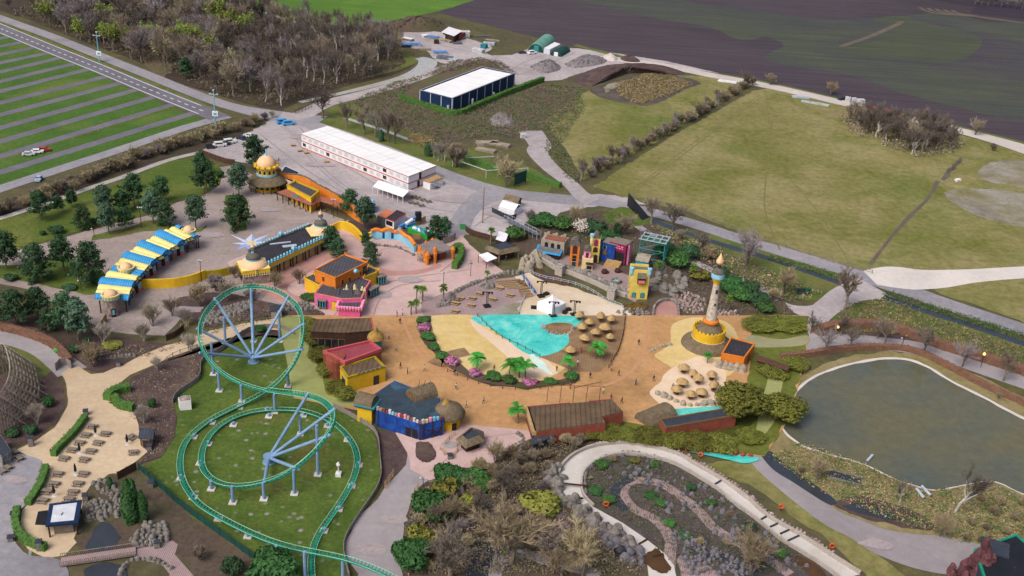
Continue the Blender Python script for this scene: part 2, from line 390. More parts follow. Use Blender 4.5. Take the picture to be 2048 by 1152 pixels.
strip('road',[(1060,262),(1080,290),(1075,305),(1100,335),(1140,368),(1165,392),(1190,402)],[10,9,8,7,6,7,12],4,'gravel')
strip('road',[(560,232),(600,232),(650,208),(720,190),(800,168),(850,150),(900,132),(940,118),(985,112)],[10,9,8,8,7,7,6,8,10],4,'gravel')
strip('road',[(1740,556),(1800,556),(1860,558),(1940,552),(2048,545),(2200,538)],[10,16,13,9,8,8],4,'pale_sand_track')
strip('road',[(1752,576),(1700,588),(1668,606),(1640,628),(1618,660),(1600,700)],[14,10,8,7,6,6],4,'gravel')
sheet('gravel_yard',[(1660,606),(1620,612),(1580,610),(1562,600),(1580,622),(1612,636),(1640,636)],3,'gravel')
strip('road_verge',[(640,236),(720,262),(800,290),(880,322),(1000,365),(1100,380)],9,2,'bank_grass')
sheet('bank',[(648,215),(700,205),(780,240),(860,280),(950,300),(1020,320),(1080,345),(1090,375),(1000,360),(900,325),(800,285),(700,250)],2,'bank_grass')
strip('ditch_water',[(690,236),(720,246),(770,262),(830,284)],2.2,4,'water_canal')
strip('bank',[(1420,470),(1540,508),(1690,556)],9,2,'bank_grass')
strip('ditch_water',[(1300,440),(1420,482),(1540,518),(1683,567)],3.0,4,'water_dark')
strip('ditch_water',[(1766,594),(1850,622),(1950,654),(2048,688),(2200,740)],3.2,4,'water_dark')
sheet('bank',[(1280,430),(1480,500),(1660,560),(1690,575),(1640,600),(1560,590),(1460,540),(1380,500),(1300,470)],2,'bank_grass')
sheet('bank',[(1700,600),(1770,590),(1900,640),(2060,692),(2200,745),(2200,830),(2060,760),(1880,705),(1780,680),(1650,690),(1640,660)],2,'bank_grass')
strip('path',[(1560,700),(1616,694),(1690,683),(1786,690),(1869,704),(1960,735),(2048,765),(2200,820)],7.5,4,'mauve_path')
strip('mulch_bed',[(1616,682),(1690,672),(1790,676),(1869,690),(1960,720),(2048,748),(2200,800)],5,3,'mulch')
POND=[(1570,850),(1588,805),(1620,768),(1680,742),(1760,726),(1808,726),(1846,738),(1900,770),(1960,800),(2060,852),(2200,900),(2200,1010),(2060,990),(2000,965),(1960,962),(1880,977),(1840,972),(1780,950),(1720,922),(1650,902),(1600,882)]
sheet('bank',[(1530,905),(1560,850),(1580,790),(1610,745),(1680,715),(1780,702),(1850,712),(1950,750),(2060,800),(2300,890),(2300,1250),(1950,1200),(1900,1100),(1780,1080),(1650,1010),(1540,915)],1,'meadow_dry',False)
RIM=[(1562,852),(1580,800),(1614,760),(1678,732),(1760,716),(1812,717),(1852,730),(1906,762),(1966,792),(2060,840),(2200,885),(2200,1015),(2060,994),(2000,968),(1960,965),(1880,981),(1838,976),(1775,953),(1716,926),(1640,906),(1592,886)]
sheet('liner_rim',RIM,3,'pale_sand_track');POND=[(a*.45+c*.55,b*.45+d*.55)for(a,b),(c,d)in zip(POND,RIM)]
sheet('pond_water',POND,4,'water_pond')
strip('road',[(1500,900),(1540,942),(1600,990),(1663,1036),(1720,1062),(1769,1086),(1840,1105),(1916,1115),(1990,1140),(2060,1200)],[4,5,5.5,6,7,9,11,12,12,12],4,'mauve_path')
strip('stream',[(1530,905),(1560,935),(1600,962),(1653,998),(1668,1010)],[3,4,3.5,3,1.5],4,'water_dark')
sheet('marsh',[(1668,1005),(1700,995),(1760,1000),(1840,1030),(1875,1060),(1800,1055),(1720,1035),(1680,1020)],3,'mulch')
sheet('marsh_water',[(1682,1010),(1730,1008),(1790,1030),(1800,1042),(1740,1034),(1700,1022)],4,'water_dark')
sheet('grass',[(1400,930),(1500,915),(1560,975),(1640,1040),(1740,1100),(1820,1160),(1760,1180),(1680,1100),(1600,1040),(1500,970)],2,'meadow',False)
sheet('grass',[(-60,455),(60,425),(160,390),(250,362),(333,326),(395,318),(445,338),(440,368),(400,392),(352,402),(300,425),(170,458),(30,500),(-60,515)],2,'lawn_plain')
strip('canal_water',[(-60,452),(0,437),(60,418),(110,402),(160,383),(243,355),(333,322),(400,305)],2.6,4,'water_canal')
sheet('bank',[(-60,420),(60,385),(180,342),(340,282),(400,262),(470,248),(540,236),(500,262),(440,285),(395,304),(330,318),(240,350),(110,398),(-60,448)],2,'forest_floor',False)
sheet('plaza',[(-80,525),(30,502),(120,478),(175,462),(300,430),(355,405),(405,392),(440,370),(446,345),(440,335),(470,330),(505,350),(520,375),(580,400),(690,440),(660,470),(520,500),(470,530),(480,560),(600,600),(560,612),(480,606),(420,612),(360,640),(330,672),(250,668),(205,660),(170,640),(60,580),(-80,552)],3,'cobble',False)
sheet('grass',[(-80,552),(0,556),(110,575),(180,590),(200,575),(205,545),(120,518),(40,530),(-80,535)],4,'lawn_plain')
sheet('mulch_bed',[(180,478),(200,468),(260,455),(300,440),(352,450),(400,458),(412,452),(408,462),(370,472),(300,462),(230,475),(190,480)],4,'bank_grass')
sheet('grass',[(450,400),(458,390),(490,395),(495,410),(492,455),(475,462),(458,450)],4,'lawn_plain')
sheet('mulch_bed',[(-60,600),(0,602),(90,640),(170,665),(280,680),(340,690),(400,690),(320,710),(250,735),(210,748),(160,735),(140,715),(60,665),(-60,635)],3,'mulch')
sheet('grass',[(-60,610),(40,615),(130,650),(170,668),(190,690),(150,700),(100,670),(40,648),(-60,640)],4,'forest_floor')
strip('path',[(-60,655),(0,672),(50,685),(90,702),(125,728),(145,745)],[6,6,6,6,6.5,7],4,'mauve_path')
sheet('grass',[(-60,665),(20,680),(70,700),(110,730),(120,760),(100,790),(60,740),(-60,690)],3,'bank_grass')
sheet('plaza',[(455,525),(500,505),(600,470),(660,450),(700,440),(770,455),(830,470),(890,478),(925,472),(940,490),(975,520),(1010,545),(985,562),(880,590),(842,605),(850,632),(850,650),(640,650),(600,640),(620,606),(560,606),(500,575),(470,550)],4,'pink_concrete',False)
sheet('plaza',[(500,560),(560,535),(640,510),(670,495),(700,500),(640,530),(610,560),(640,600),(560,605)],5,'pink_dark')
sheet('plaza',[(575,575),(600,560),(640,552),(640,575),(620,592),(590,592)],6,'pink_concrete')
sheet('plaza',[(740,505),(790,492),(840,500),(870,520),(850,535),(790,540),(750,528)],5,'pink_concrete')
sheet('plaza',[(740,530),(790,543),(850,538),(875,528),(880,535),(840,548),(780,552),(742,545)],5,'pink_dark')
SANDP=[(640,640),(560,636),(500,645),(420,662),(370,682),(331,692),(286,710),(247,730),(208,746),(182,749),(156,733),(135,738),(122,748),(134,768),(136,812),(110,855),(70,884),(34,900),(52,910),(84,924),(86,950),(66,1000),(44,1022),(40,1070),(56,1098),(92,1118),(128,1112),(160,1080),(165,1000),(185,965),(234,948),(272,925),(296,904),(276,848),(270,828),(224,808),(216,785),(260,751),(339,716),(400,694),(460,676),(520,668),(600,668),(640,665)]
sheet('path',SANDP,4,'sand_path',False)
sheet('road',[(-80,900),(0,908),(48,910),(84,924),(86,950),(60,1000),(36,1030),(30,1075),(56,1110),(120,1120),(135,1170),(60,1260),(-120,1260)],5,'asphalt_light')
sheet('mulch_bed',[(-80,740),(60,760),(110,742),(126,768),(130,812),(104,856),(60,882),(20,895),(-80,900)],3,'mulch')
sheet('mulch_bed',[(222,804),(262,755),(340,718),(400,696),(470,680),(520,672),(590,672),(640,690),(600,705),(560,660),(500,658),(440,705),(402,730),(396,760),(354,790),(345,810),(355,850),(345,885),(320,915),(282,928),(296,904),(276,848),(270,828)],5,'mulch',False)
sheet('mulch_bed',[(350,605),(400,588),(470,590),(560,612),(640,620),(640,640),(560,634),(490,640),(415,655),(385,640)],5,'mulch')
sheet('grass',[(402,730),(440,706),(500,660),(560,656),(640,690),(660,760),(680,812),(713,838),(749,864),(758,900),(761,957),(749,987),(719,1030),(692,1078),(686,1112),(700,1200),(600,1220),(560,1150),(516,1125),(459,1084),(375,1024),(330,985),(285,940),(320,912),(348,868),(357,830),(344,808),(356,790),(396,762)],2,'lawn',False)
sheet('mulch_bed',[(760,862),(800,865),(830,905),(818,940),(790,965),(764,985),(762,920),(752,870)],3,'mulch',False)
sheet('bank',[(296,960),(320,980),(375,1026),(459,1086),(516,1128),(560,1155),(600,1230),(420,1230),(380,1150),(350,1090),(300,1040),(240,1000),(185,968),(234,950),(272,928)],2,'scrub_floor',False)
sheet('bank',[(165,1000),(200,960),(250,950),(300,1000),(345,1070),(345,1100),(280,1108),(180,1110),(150,1090)],4,'scrub_floor')
sheet('pond_water',[(177,1100),(178,1078),(190,1058),(208,1047),(228,1052),(236,1070),(236,1092),(225,1104),(200,1110)],6,'water_dark')
sheet('pond_water',[(180,1135),(220,1128),(250,1140),(240,1170),(170,1170)],6,'water_dark')
sheet('path',[(268,1100),(320,1090),(345,1082),(356,1090),(350,1110),(385,1150),(410,1200),(320,1200),(340,1150),(320,1125),(268,1118)],5,'deck_mauve',False)
sheet('path',[(815,905),(830,940),(859,960),(838,975),(820,1008),(809,1042),(806,1078),(796,1099),(802,1133),(815,1200),(700,1230),(716,1150),(689,1109),(692,1083),(719,1032),(755,999),(770,977),(790,955),(812,930)],5,'mauve_path',False)
sheet('plaza',[(790,868),(815,905),(822,940),(859,962),(880,955),(915,935),(975,938),(1010,905),(1045,885),(1080,872),(1050,850),(960,838),(880,850),(820,850)],6,'pink_concrete',False)
sheet('mulch_bed',[(832,888),(850,884),(868,890),(868,908),(860,922),(845,922),(834,908)],7,'mulch')
sheet('shrub_bed',[(859,962),(880,955),(915,937),(975,940),(1010,907),(1060,885),(1150,885),(1250,880),(1160,905),(1125,930),(1115,950),(1125,985),(1185,1030),(1240,1075),(1290,1110),(1300,1260),(815,1260),(802,1134),(796,1100),(806,1078),(810,1042),(820,1008),(838,976)],3,'scrub_floor',False)
sheet('pond_water',[(945,1090),(960,1080),(980,1092),(985,1120),(980,1180),(930,1180),(938,1120)],5,'water_dark')
strip('path',[(990,1170),(992,1140),(1010,1118),(1050,1108),(1090,1122),(1140,1135),(1200,1150)],2.4,5,'mauve_path')
sheet('rock_garden',[(1200,905),(1260,900),(1320,915),(1380,945),(1440,985),(1510,1035),(1600,1100),(1720,1180),(1660,1260),(1350,1260),(1345,1130),(1290,1080),(1190,1018),(1165,985),(1165,950),(1180,925)],3,'dark_rocky',False)
strip('path',[(1330,1200),(1340,1110),(1338,1075),(1310,1040),(1270,1020),(1248,995),(1248,975),(1268,962),(1320,968),(1370,1000),(1400,1025),(1430,1058),(1480,1088),(1530,1115),(1580,1150)],2.3,5,'deck_mauve')
sheet('path',[(1355,1118),(1390,1118),(1440,1150),(1480,1200),(1380,1200),(1360,1140)],5,'deck_mauve')
strip('stream',[(1264,957),(1240,970),(1230,990),(1240,1008),(1252,1022)],2,5,'water_dark')
strip('stream',[(1380,1100),(1440,1115),(1500,1150),(1560,1190)],2.4,5,'water_dark')
CO=[(1720,1150),(1660,1112),(1600,1073),(1535,1035),(1495,1000),(1442,961),(1390,931),(1350,909),(1284,892),(1245,888),(1192,894),(1152,909),(1126,931),(1117,950),(1123,984),(1144,1008),(1180,1034),(1229,1073),(1268,1092),(1293,1120),(1298,1160),(1300,1260)]
CI=[(1680,1160),(1640,1130),(1600,1105),(1561,1081),(1508,1037),(1469,1010),(1429,976),(1376,944),(1345,928),(1310,918),(1258,910),(1218,915),(1187,928),(1165,952),(1165,989),(1187,1015),(1245,1047),(1292,1079),(1329,1108),(1347,1131),(1355,1165),(1360,1260)]
sheet('channel_floor',CO+CI[::-1],6,'concrete',False)
sheet('channel_water',[(1290,1112),(1310,1100),(1325,1106),(1342,1135),(1335,1145),(1310,1140),(1296,1128)],7,'water_brown')
sheet('channel_water',[(1590,1120),(1600,1112),(1640,1140),(1670,1175),(1630,1160)],7,'water_brown')
sheet('arena_sand',[(1030,555),(1060,545),(1110,565),(1200,595),(1262,620),(1262,640),(1060,640),(1000,640),(975,615),(985,600),(1040,590)],5,'arena_sand',False)
sheet('stage_water',[(1060,545),(1078,540),(1110,552),(1142,562),(1130,572),(1095,565),(1064,552)],6,'water_brown')
sheet('stage_water',[(1250,612),(1272,605),(1292,608),(1290,618),(1262,624)],6,'water_brown')
sheet('terrace',[(845,605),(880,590),(940,572),(985,560),(1030,555),(1045,575),(1072,592),(1040,603),(1000,618),(950,640),(850,640),(842,620)],6,'deck_mauve',False)
sheet('lagoon_water',[(950,640),(985,618),(1040,605),(1048,603),(1038,618),(1040,640)],7,'silt',False)
sheet('mulch_bed',[(700,440),(760,450),(830,468),(870,470),(860,500),(835,490),(790,480),(745,478),(720,465)],5,'mulch')
sheet('shrub_bed',[(1000,480),(1060,440),(1130,430),(1230,420),(1300,440),(1380,500),(1460,540),(1560,590),(1590,632),(1300,640),(1290,590),(1200,540),(1080,515),(1020,500)],3,'scrub_floor',False)
sheet('round_plaza',[(1306,620),(1318,605),(1340,602),(1355,612),(1356,640),(1308,640)],6,'pink_dark')
sheet('stage_floor',[(1075,520),(1120,530),(1180,560),(1240,590),(1270,605),(1290,590),(1280,560),(1200,530),(1110,505)],5,'deck_mauve',False)
strip('path',[(1250,430),(1300,470),(1400,530),(1500,570),(1560,600)],3,4,'gravel')
sheet('grass',[(1210,425),(1250,415),(1285,430),(1300,445),(1250,455),(1215,445)],4,'lawn_plain')
BIG=[(556,632),(1617,632),(1613,700),(1602,755),(1578,838),(1530,914),(1420,909),(1340,895),(1240,884),(1140,876),(1060,862),(930,850),(850,850),(760,830),(690,818),(640,808),(588,798)]
sheet('promenade',BIG,8,'orange_path',False)
sheet('grass',[(556,633),(625,633),(640,690),(690,760),(720,790),(700,815),(640,806),(588,797)],9,'painted_pale',False)
sheet('grass',[(600,640),(640,645),(660,720),(690,770),(660,790),(640,740),(612,690)],10,'painted_green')
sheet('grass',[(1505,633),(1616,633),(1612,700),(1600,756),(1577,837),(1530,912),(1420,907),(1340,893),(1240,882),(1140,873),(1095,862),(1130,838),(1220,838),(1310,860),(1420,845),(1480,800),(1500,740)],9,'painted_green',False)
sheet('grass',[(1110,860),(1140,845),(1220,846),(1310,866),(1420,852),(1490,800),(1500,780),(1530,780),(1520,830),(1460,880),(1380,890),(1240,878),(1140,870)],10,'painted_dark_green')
sheet('path',[(1500,672),(1560,680),(1614,672),(1612,690),(1560,696),(1500,694)],10,'painted_grey')
sheet('path',[(1545,735),(1570,740),(1560,790),(1545,850),(1510,880),(1525,800)],10,'painted_pale')
sheet('beach',[(864,634),(960,634),(985,660),(1015,680),(1040,690),(1090,716),(1140,725),(1110,752),(1060,768),(1000,765),(940,745),(900,720),(875,690),(866,660)],10,'yellow_sand')
sheet('beach',[(940,640),(985,668),(1015,682),(1045,700),(1085,716),(1115,748),(1060,752),(1010,712),(985,690),(950,660)],11,'pale_sand')
sheet('lagoon_water',[(950,634),(1150,634),(1152,655),(1138,668),(1136,690),(1110,708),(1075,715),(1045,705),(1015,682),(985,662)],12,'water_teal')
sheet('lagoon_water',[(1058,712),(1075,714),(1095,738),(1105,750),(1085,745),(1066,728)],12,'foam')
sheet('island',[(1090,655),(1105,648),(1135,648),(1148,655),(1135,668),(1110,670)],13,'deck_brown')
sheet('deck',[(1140,634),(1252,634),(1248,670),(1235,710),(1200,745),(1150,745),(1080,716),(1130,700),(1138,670),(1152,655)],11,'deck_brown',False)
sheet('planting_bed',[(835,634),(862,634),(862,665),(880,700),(905,722),(945,745),(1000,762),(1060,768),(1120,760),(1158,750),(1160,762),(1120,774),(1050,780),(980,772),(920,750),(880,722),(850,690),(836,660)],13,'scrub_floor',False)
strip('promenade_line',[(805,634),(815,665),(840,710),(880,742),(940,770),(1010,785),(1100,790),(1180,780),(1240,760),(1275,730),(1290,695),(1295,660),(1296,634)],.8,9,'orange_line')
sheet('beach',[(1345,650),(1400,636),(1460,650),(1480,700),(1470,740),(1440,760),(1380,770),(1340,735),(1310,712),(1340,690)],9,'yellow_sand')
sheet('terrace',[(1340,740),(1400,715),(1450,740),(1440,790),(1400,830),(1340,820),(1300,790),(1320,765)],10,'pale_sand')
sheet('lagoon_water',[(1340,822),(1380,818),(1440,815),(1458,826),(1420,838),(1360,845)],11,'water_teal')
sheet('lagoon_water',[(1378,905),(1420,908),(1512,916),(1505,926),(1480,928),(1440,918)],12,'water_teal')
strip('duckboard',[(865,720),(890,728),(905,712),(935,705)],4,14,'deck_brown')
# ------------------------------------------------------------ vegetation
spec('bark','7a6e64','665c54',1.5,.3,.95,0,'r')
spec('bark_pale','7d7263','6a6053',1.5,.3,.95,0,'r')
spec('bark_white','c4c0b8','9c978f',1.2,.3,.9,0)
spec('twig_grey','776d64','635b54',.8,.25,.95,0,'r')
spec('twig_brown','968977','877a6b',.8,.25,.95,0,'r')
spec('twig_tan','ab9c7e','988a6e',.8,.25,.95,0,'r')
spec('twig_purple','938989','827878',.8,.25,.95,0,'r')
spec('twig_pale','b8ada0','a2988b',.8,.25,.95,0,'r')
spec('bud_green','93a545','7d9140',.8,.3,.9,0,'r')
spec('bud_yellow','9d9a72','858260',.8,.3,.9,0,'r')
spec('pine_leaf','41603f','345032',.6,.4,.9,0,'r')
spec('pine_blue','557158','465f48',.6,.4,.9,0,'r')
spec('ever_leaf','3c6633','30532a',.7,.4,.7,0,'r')
spec('laurel_leaf','4b7539','3d622f',.7,.4,.7,0,'r')
spec('yellow_leaf','85843a','6c6d33',.7,.4,.9,0,'r')
spec('painted_leaf','757730','525825',.5,.45,.9,0,'r')
spec('hedge_leaf','567d3a','486b30',.8,.4,.9,0)
spec('hedge_brown','86634f','75584a',.8,.4,.9,0)
spec('palm_leaf','5c7a26','48661f',.7,.3,.8,0,'r')
spec('palm_bright','4c9638','3c7c30',.5,.3,.8,0,'r')
spec('blossom','d8d0c4','c4bcae',.8,.2,.9)
spec('flower_pink','c0679c','cf8fb6',.6,.25,.9)
spec('reed','b09a6e','9c8860',.6,.25,.95)
spec('scrub_leaf','707a48','626048',.3,.35,.95)
spec('heather','85736a','74655d',.3,.35,.95)
def twig(m,p,d,L,w,rr):
 q=Vector(p);d=d.normalized();s_=d.orthogonal().normalized();t=rr.uniform(0,6.28);s_=s_*math.cos(t)+d.cross(s_)*math.sin(t)
 m.add([q-s_*w/2,q+s_*w/2,q+d*L+Vector((0,0,-.04*L))],[(0,1,2)])
def rdir(d,a,rr):
 o=d.orthogonal().normalized();t=rr.uniform(0,6.28);o=o*math.cos(t)+d.cross(o)*math.sin(t)
 return(d*math.cos(a)+o*math.sin(a)).normalized()
def bare_tree(name,h,spread,seed,bark,tw,stems=1,lean=0.,trunk=.3,density=1.,leaf=None,leafn=0,ww=.07,upright=.35,lf=.3):
 rr=random.Random(seed);tm=MB(bark);cm=MB(tw);proto=bpy.data.objects.new(name,None);proto.empty_display_size=.5
 tips=[]
 def grow(p,d,L,r,dep):
  mid=p+d*L*.5+Vector((rr.gauss(0,.05),rr.gauss(0,.05),0))*L;e=p+d*L+Vector((rr.gauss(0,.06),rr.gauss(0,.06),rr.gauss(0,.03)))*L
  (tm if dep<2 else cm).tube([p,mid,e],[r,r*.8,r*.58],5 if dep<1 else 3,False)
  if dep>=3:
   for _ in range(int(9*density)):
    t=rr.random();q=p.lerp(e,t);dd=rdir(d,rr.uniform(.2,.95),rr);dd.z+=.15;twig(cm,q,dd,L*rr.uniform(.5,1.05),ww,rr)
   tips.append(e);return
  n=(0,5,4)[dep]if dep else 6
  for i in range(n):
   t=rr.uniform(.35,1)if dep else rr.uniform(.45,1)
   q=p.lerp(e,t);a=rr.uniform(.35,.95)*spread;dd=rdir(d,a,rr);dd.z+=upright*rr.uniform(.3,1);dd.normalize()
   grow(q,dd,L*rr.uniform(.55,.85)*(1.15 if dep==0 else .85),r*.5,dep+1)
  if dep<2:grow(e,rdir(d,.2,rr),L*.7,r*.55,dep+1)
 for k in range(stems):
  d=Vector((lean,0,1))if stems==1 else Vector((math.cos(k*2.4)*.35*rr.uniform(.4,1),math.sin(k*2.4)*.35*rr.uniform(.4,1),1));d.normalize()
  grow(Vector((0,0,-.1)),d,trunk*h,(.024 if stems==1 else .014)*h,0)
 top=max(v.z for v in cm.v)
 if leaf:
  cm.use(leaf)
  for _ in range(leafn):
   e=rr.choice(tips)+Vector((rr.gauss(0,.5),rr.gauss(0,.5),rr.gauss(0,.5)));cm.leaf(e,lf*rr.uniform(.6,1.3),rr)
 k=h/top
 for m in(tm,cm):m.v=[v*k for v in m.v]
 COL.objects.link(proto);tm.build('trunk',proto);cm.build('crown',proto);proto['_h']=h
 return proto
def pine_tree(name,h,seed,leafm='pine_leaf',w=.26,low=.25):
 rr=random.Random(seed);tm=MB('bark');cm=MB(leafm);proto=bpy.data.objects.new(name,None);COL.objects.link(proto)
 tm.tube([(0,0,-.1),(rr.gauss(0,.1),rr.gauss(0,.1),h*.5),(rr.gauss(0,.15),rr.gauss(0,.15),h*.96)],[h*.02,h*.014,h*.005],6)
 n=34
 for i in range(n):
  t=(i+rr.random())/n;z=h*(low+(.98-low)*t);prof=math.sin(math.pi*min(1,(.28+.72*t)))**.7
  L=h*w*prof*rr.uniform(.55,1.2)+.25;a=i*2.4+rr.uniform(-.5,.5)
  e=Vector((math.cos(a)*L,math.sin(a)*L,z+L*rr.uniform(.05,.4)));s_=Vector((0,0,z))
  tm.tube([s_,e],[h*.006,h*.003],3,False)
  for c in range(3):
   q=s_.lerp(e,(.5,.8,1.05)[c]);rad_=h*rr.uniform(.045,.08)
   for _ in range(34):
    o=Vector((rr.gauss(0,1),rr.gauss(0,1),rr.gauss(0,.65)));cm.leaf(q+o*rad_*.75,h*.05*rr.uniform(.6,1.4),rr,o+Vector((0,0,.7)))
 tm.build('trunk',proto);cm.build('crown',proto);proto['_h']=h
 return proto
def leaf_shrub(name,seed,leafm,lumps=7,n=190,ls=.16,flat=.8,extra=None,stem='bark'):
 """a rounded shrub one metre across and `flat` metres tall"""
 rr=random.Random(seed);cm=MB(leafm);tm=MB(stem);proto=bpy.data.objects.new(name,None);COL.objects.link(proto)
 for i in range(lumps):
  a=i*2.4;r=.26*math.sqrt((i+.2)/lumps)*1.2;c=Vector((math.cos(a)*r,math.sin(a)*r,flat*rr.uniform(.38,.62)));rd=rr.uniform(.2,.3)
  tm.tube([(0,0,-.02),c],[.025,.012],3,False)
  for j in range(n):
   o=Vector((rr.gauss(0,1),rr.gauss(0,1),rr.gauss(0,1))).normalized();o.z=o.z*.8+.1
   if extra and j%9==0:cm.use(extra)
   elif extra:cm.use(leafm)
   p=c+o*rd*rr.uniform(.75,1.08);p.z=max(p.z,.03);cm.leaf(p,ls*rr.uniform(.6,1.3),rr,o)
 tm.build('stem',proto);cm.build('foliage',proto);proto['_h']=flat
 return proto
def column_conifer(name,h,r,seed,leafm='ever_leaf'):
 rr=random.Random(seed);cm=MB(leafm);tm=MB('bark');proto=bpy.data.objects.new(name,None);COL.objects.link(proto)
 tm.tube([(0,0,-.1),(0,0,h*.9)],[.12,.03],5)
 for _ in range(1900):
  t=rr.random();a=rr.uniform(0,6.28);q=r*(math.sin(math.pi*min(1.,.18+.82*t))**.6)*rr.uniform(.8,1.12)*(1+.15*math.sin(a*3+t*9))
  cm.leaf((math.cos(a)*q,math.sin(a)*q,h*(.03+.97*t)),.3*rr.uniform(.6,1.3),rr,(math.cos(a),math.sin(a),.6))
 tm.build('trunk',proto);cm.build('crown',proto);proto['_h']=h
 return proto
def palm(name,h,fr,seed,leafm,nf=17,droop=.9,tr=.16):
 rr=random.Random(seed);cm=MB(leafm);tm=MB('bark');proto=bpy.data.objects.new(name,None);COL.objects.link(proto)
 bx,by=rr.uniform(-.06,.06)*h,rr.uniform(-.06,.06)*h
 path=[Vector((bx*t*t,by*t*t,h*t-.1))for t in(0,.25,.5,.75,1)]
 tm.tube(path,[tr*1.25,tr,tr*.9,tr*.9,tr*1.15],7);top=path[-1]
 for i in range(nf):
  a=i*2.4+rr.uniform(-.2,.2);el=rr.uniform(-.15,1.15);pts=[]
  L=fr*rr.uniform(.8,1.1)
  for q in range(7):
   t=q/6;x=L*t*math.cos(el)*(1-.1*t);z=L*t*math.sin(el)-droop*L*t*t*.55
   pts.append(top+Vector((math.cos(a)*x,math.sin(a)*x,z)))
  cm.tube(pts,[.05,.045,.04,.03,.03,.02,.01],3,False)
  sd_=Vector((-math.sin(a),math.cos(a),0))
  for q in range(1,7):
   for s_ in(-1,1):
    for hh in(0,.5):
     b=pts[q].lerp(pts[q-1],hh);f=(pts[q]-pts[q-1]).normalized();ll=L*.36*math.sin(math.pi*(q-hh+.8)/7.4)
     e=b+sd_*s_*ll+f*ll*.6+Vector((0,0,-.25*ll));cm.add([b-f*L*.045,b+f*L*.05,e],[(0,1,2)])
 tm.build('trunk',proto);cm.build('fronds',proto);proto['_h']=h+fr*.45
 return proto
PROT={}
def proto(kind):
 if kind in PROT:return PROT[kind]
 k=kind
 if k=='oak0':o=bare_tree('bare_tree',15,1.15,1,'bark','twig_grey',density=1.5,trunk=.24)
 elif k=='oak1':o=bare_tree('bare_tree',14,1.05,2,'bark','twig_brown',density=1.5,trunk=.26)
 elif k=='oak2':o=bare_tree('bare_tree',15,.95,3,'bark','twig_purple',density=1.5,trunk=.27)
 elif k=='wood0':o=bare_tree('bare_tree',15,.75,4,'bark','twig_grey',density=1.3,trunk=.36,ww=.1)
 elif k=='wood1':o=bare_tree('bare_tree',15,.65,5,'bark','twig_brown',density=1.3,trunk=.36,ww=.1)
 elif k=='bud0':o=bare_tree('budding_tree',13,.9,6,'bark','twig_grey',density=1.2,trunk=.3,leaf='bud_green',leafn=1500,lf=.55)
 elif k=='bud1':o=bare_tree('budding_tree',12,.9,7,'bark','twig_tan',density=1.2,trunk=.3,leaf='bud_yellow',leafn=900,lf=.5)
 elif k=='birch0':o=bare_tree('birch_tree',15,.5,8,'bark_white','twig_purple',density=.9,trunk=.42,upright=.2)
 elif k=='birch1':o=bare_tree('birch_tree',15,.6,9,'bark_white','twig_grey',density=.9,trunk=.38,upright=.2)
 elif k=='mbirch':o=bare_tree('birch_shrub',6,.55,10,'bark_white','twig_pale',stems=6,density=.7,trunk=.34,ww=.035)
 elif k=='small0':o=bare_tree('small_tree',6,.75,11,'bark','twig_brown',stems=4,density=.8,trunk=.33,ww=.035)
 elif k=='small1':o=bare_tree('small_tree',6,.9,12,'bark','twig_tan',stems=3,density=.9,trunk=.3,ww=.04)
 elif k=='tan0':o=bare_tree('bare_tree',9,1.0,13,'bark_pale','twig_tan',density=2.0,trunk=.24,ww=.05)
 elif k=='tan1':o=bare_tree('bare_tree',9,1.05,14,'bark_pale','twig_grey',density=2.0,trunk=.22,ww=.05)
 elif k=='bush0':o=bare_tree('bare_shrub',3.2,1.0,15,'bark','twig_tan',stems=8,density=1.5,trunk=.18,ww=.035,upright=.6)
 elif k=='bush1':o=bare_tree('bare_shrub',3.2,1.0,16,'bark','twig_purple',stems=8,density=1.5,trunk=.18,ww=.035,upright=.6)
 elif k=='bush2':o=bare_tree('bare_shrub',4,.8,17,'bark','twig_brown',stems=9,density=1.0,trunk=.2,ww=.045,upright=.7)
 elif k=='ybush':o=bare_tree('budding_shrub',4,.95,18,'bark','twig_tan',stems=7,density=1.2,trunk=.2,upright=.6,leaf='bud_yellow',leafn=320,lf=.22)
 elif k.startswith('pine'):i=int(k[4]);o=pine_tree('pine_tree',9,20+i,('pine_leaf','pine_leaf','pine_blue','pine_leaf')[i],(.25,.29,.25,.34)[i],(.3,.22,.3,.05)[i])
 elif k=='ever':o=leaf_shrub('evergreen_shrub',30,'ever_leaf',9,330,.11)
 elif k=='laurel':o=leaf_shrub('evergreen_shrub',31,'laurel_leaf',8,300,.11)
 elif k=='dark':o=leaf_shrub('evergreen_shrub',32,'pine_leaf',8,300,.11)
 elif k=='yellow':o=leaf_shrub('yellow_shrub',33,'yellow_leaf',6,120)
 elif k=='painted':o=leaf_shrub('leafy_tree',34,'painted_leaf',11,420,.06,.95,'yellow_leaf')
 elif k=='white':o=leaf_shrub('blossoming_shrub',35,'blossom',7,70,.1,.9)
 elif k=='pink':o=leaf_shrub('flowering_shrub',36,'flower_pink',6,120,.13,.6,'laurel_leaf')
 elif k=='cyp':o=column_conifer('cypress_tree',6,.75,40)
 elif k=='thuja':o=column_conifer('small_conifer',4,.9,41,'pine_leaf')
 elif k=='palm0':o=palm('palm_tree',3.6,1.35,50,'palm_leaf',26,.9)
 elif k=='palm1':o=palm('palm_tree',3.0,1.25,51,'palm_leaf',26,1.0)
 elif k=='palm2':o=palm('palm_tree',4.2,3.2,52,'palm_bright',15,.9,.17)
 elif k=='palm3':o=palm('palm_tree',4.6,3.0,53,'palm_bright',14,1.0,.17)
 PROT[k]=o;o['_used']=0
 return o
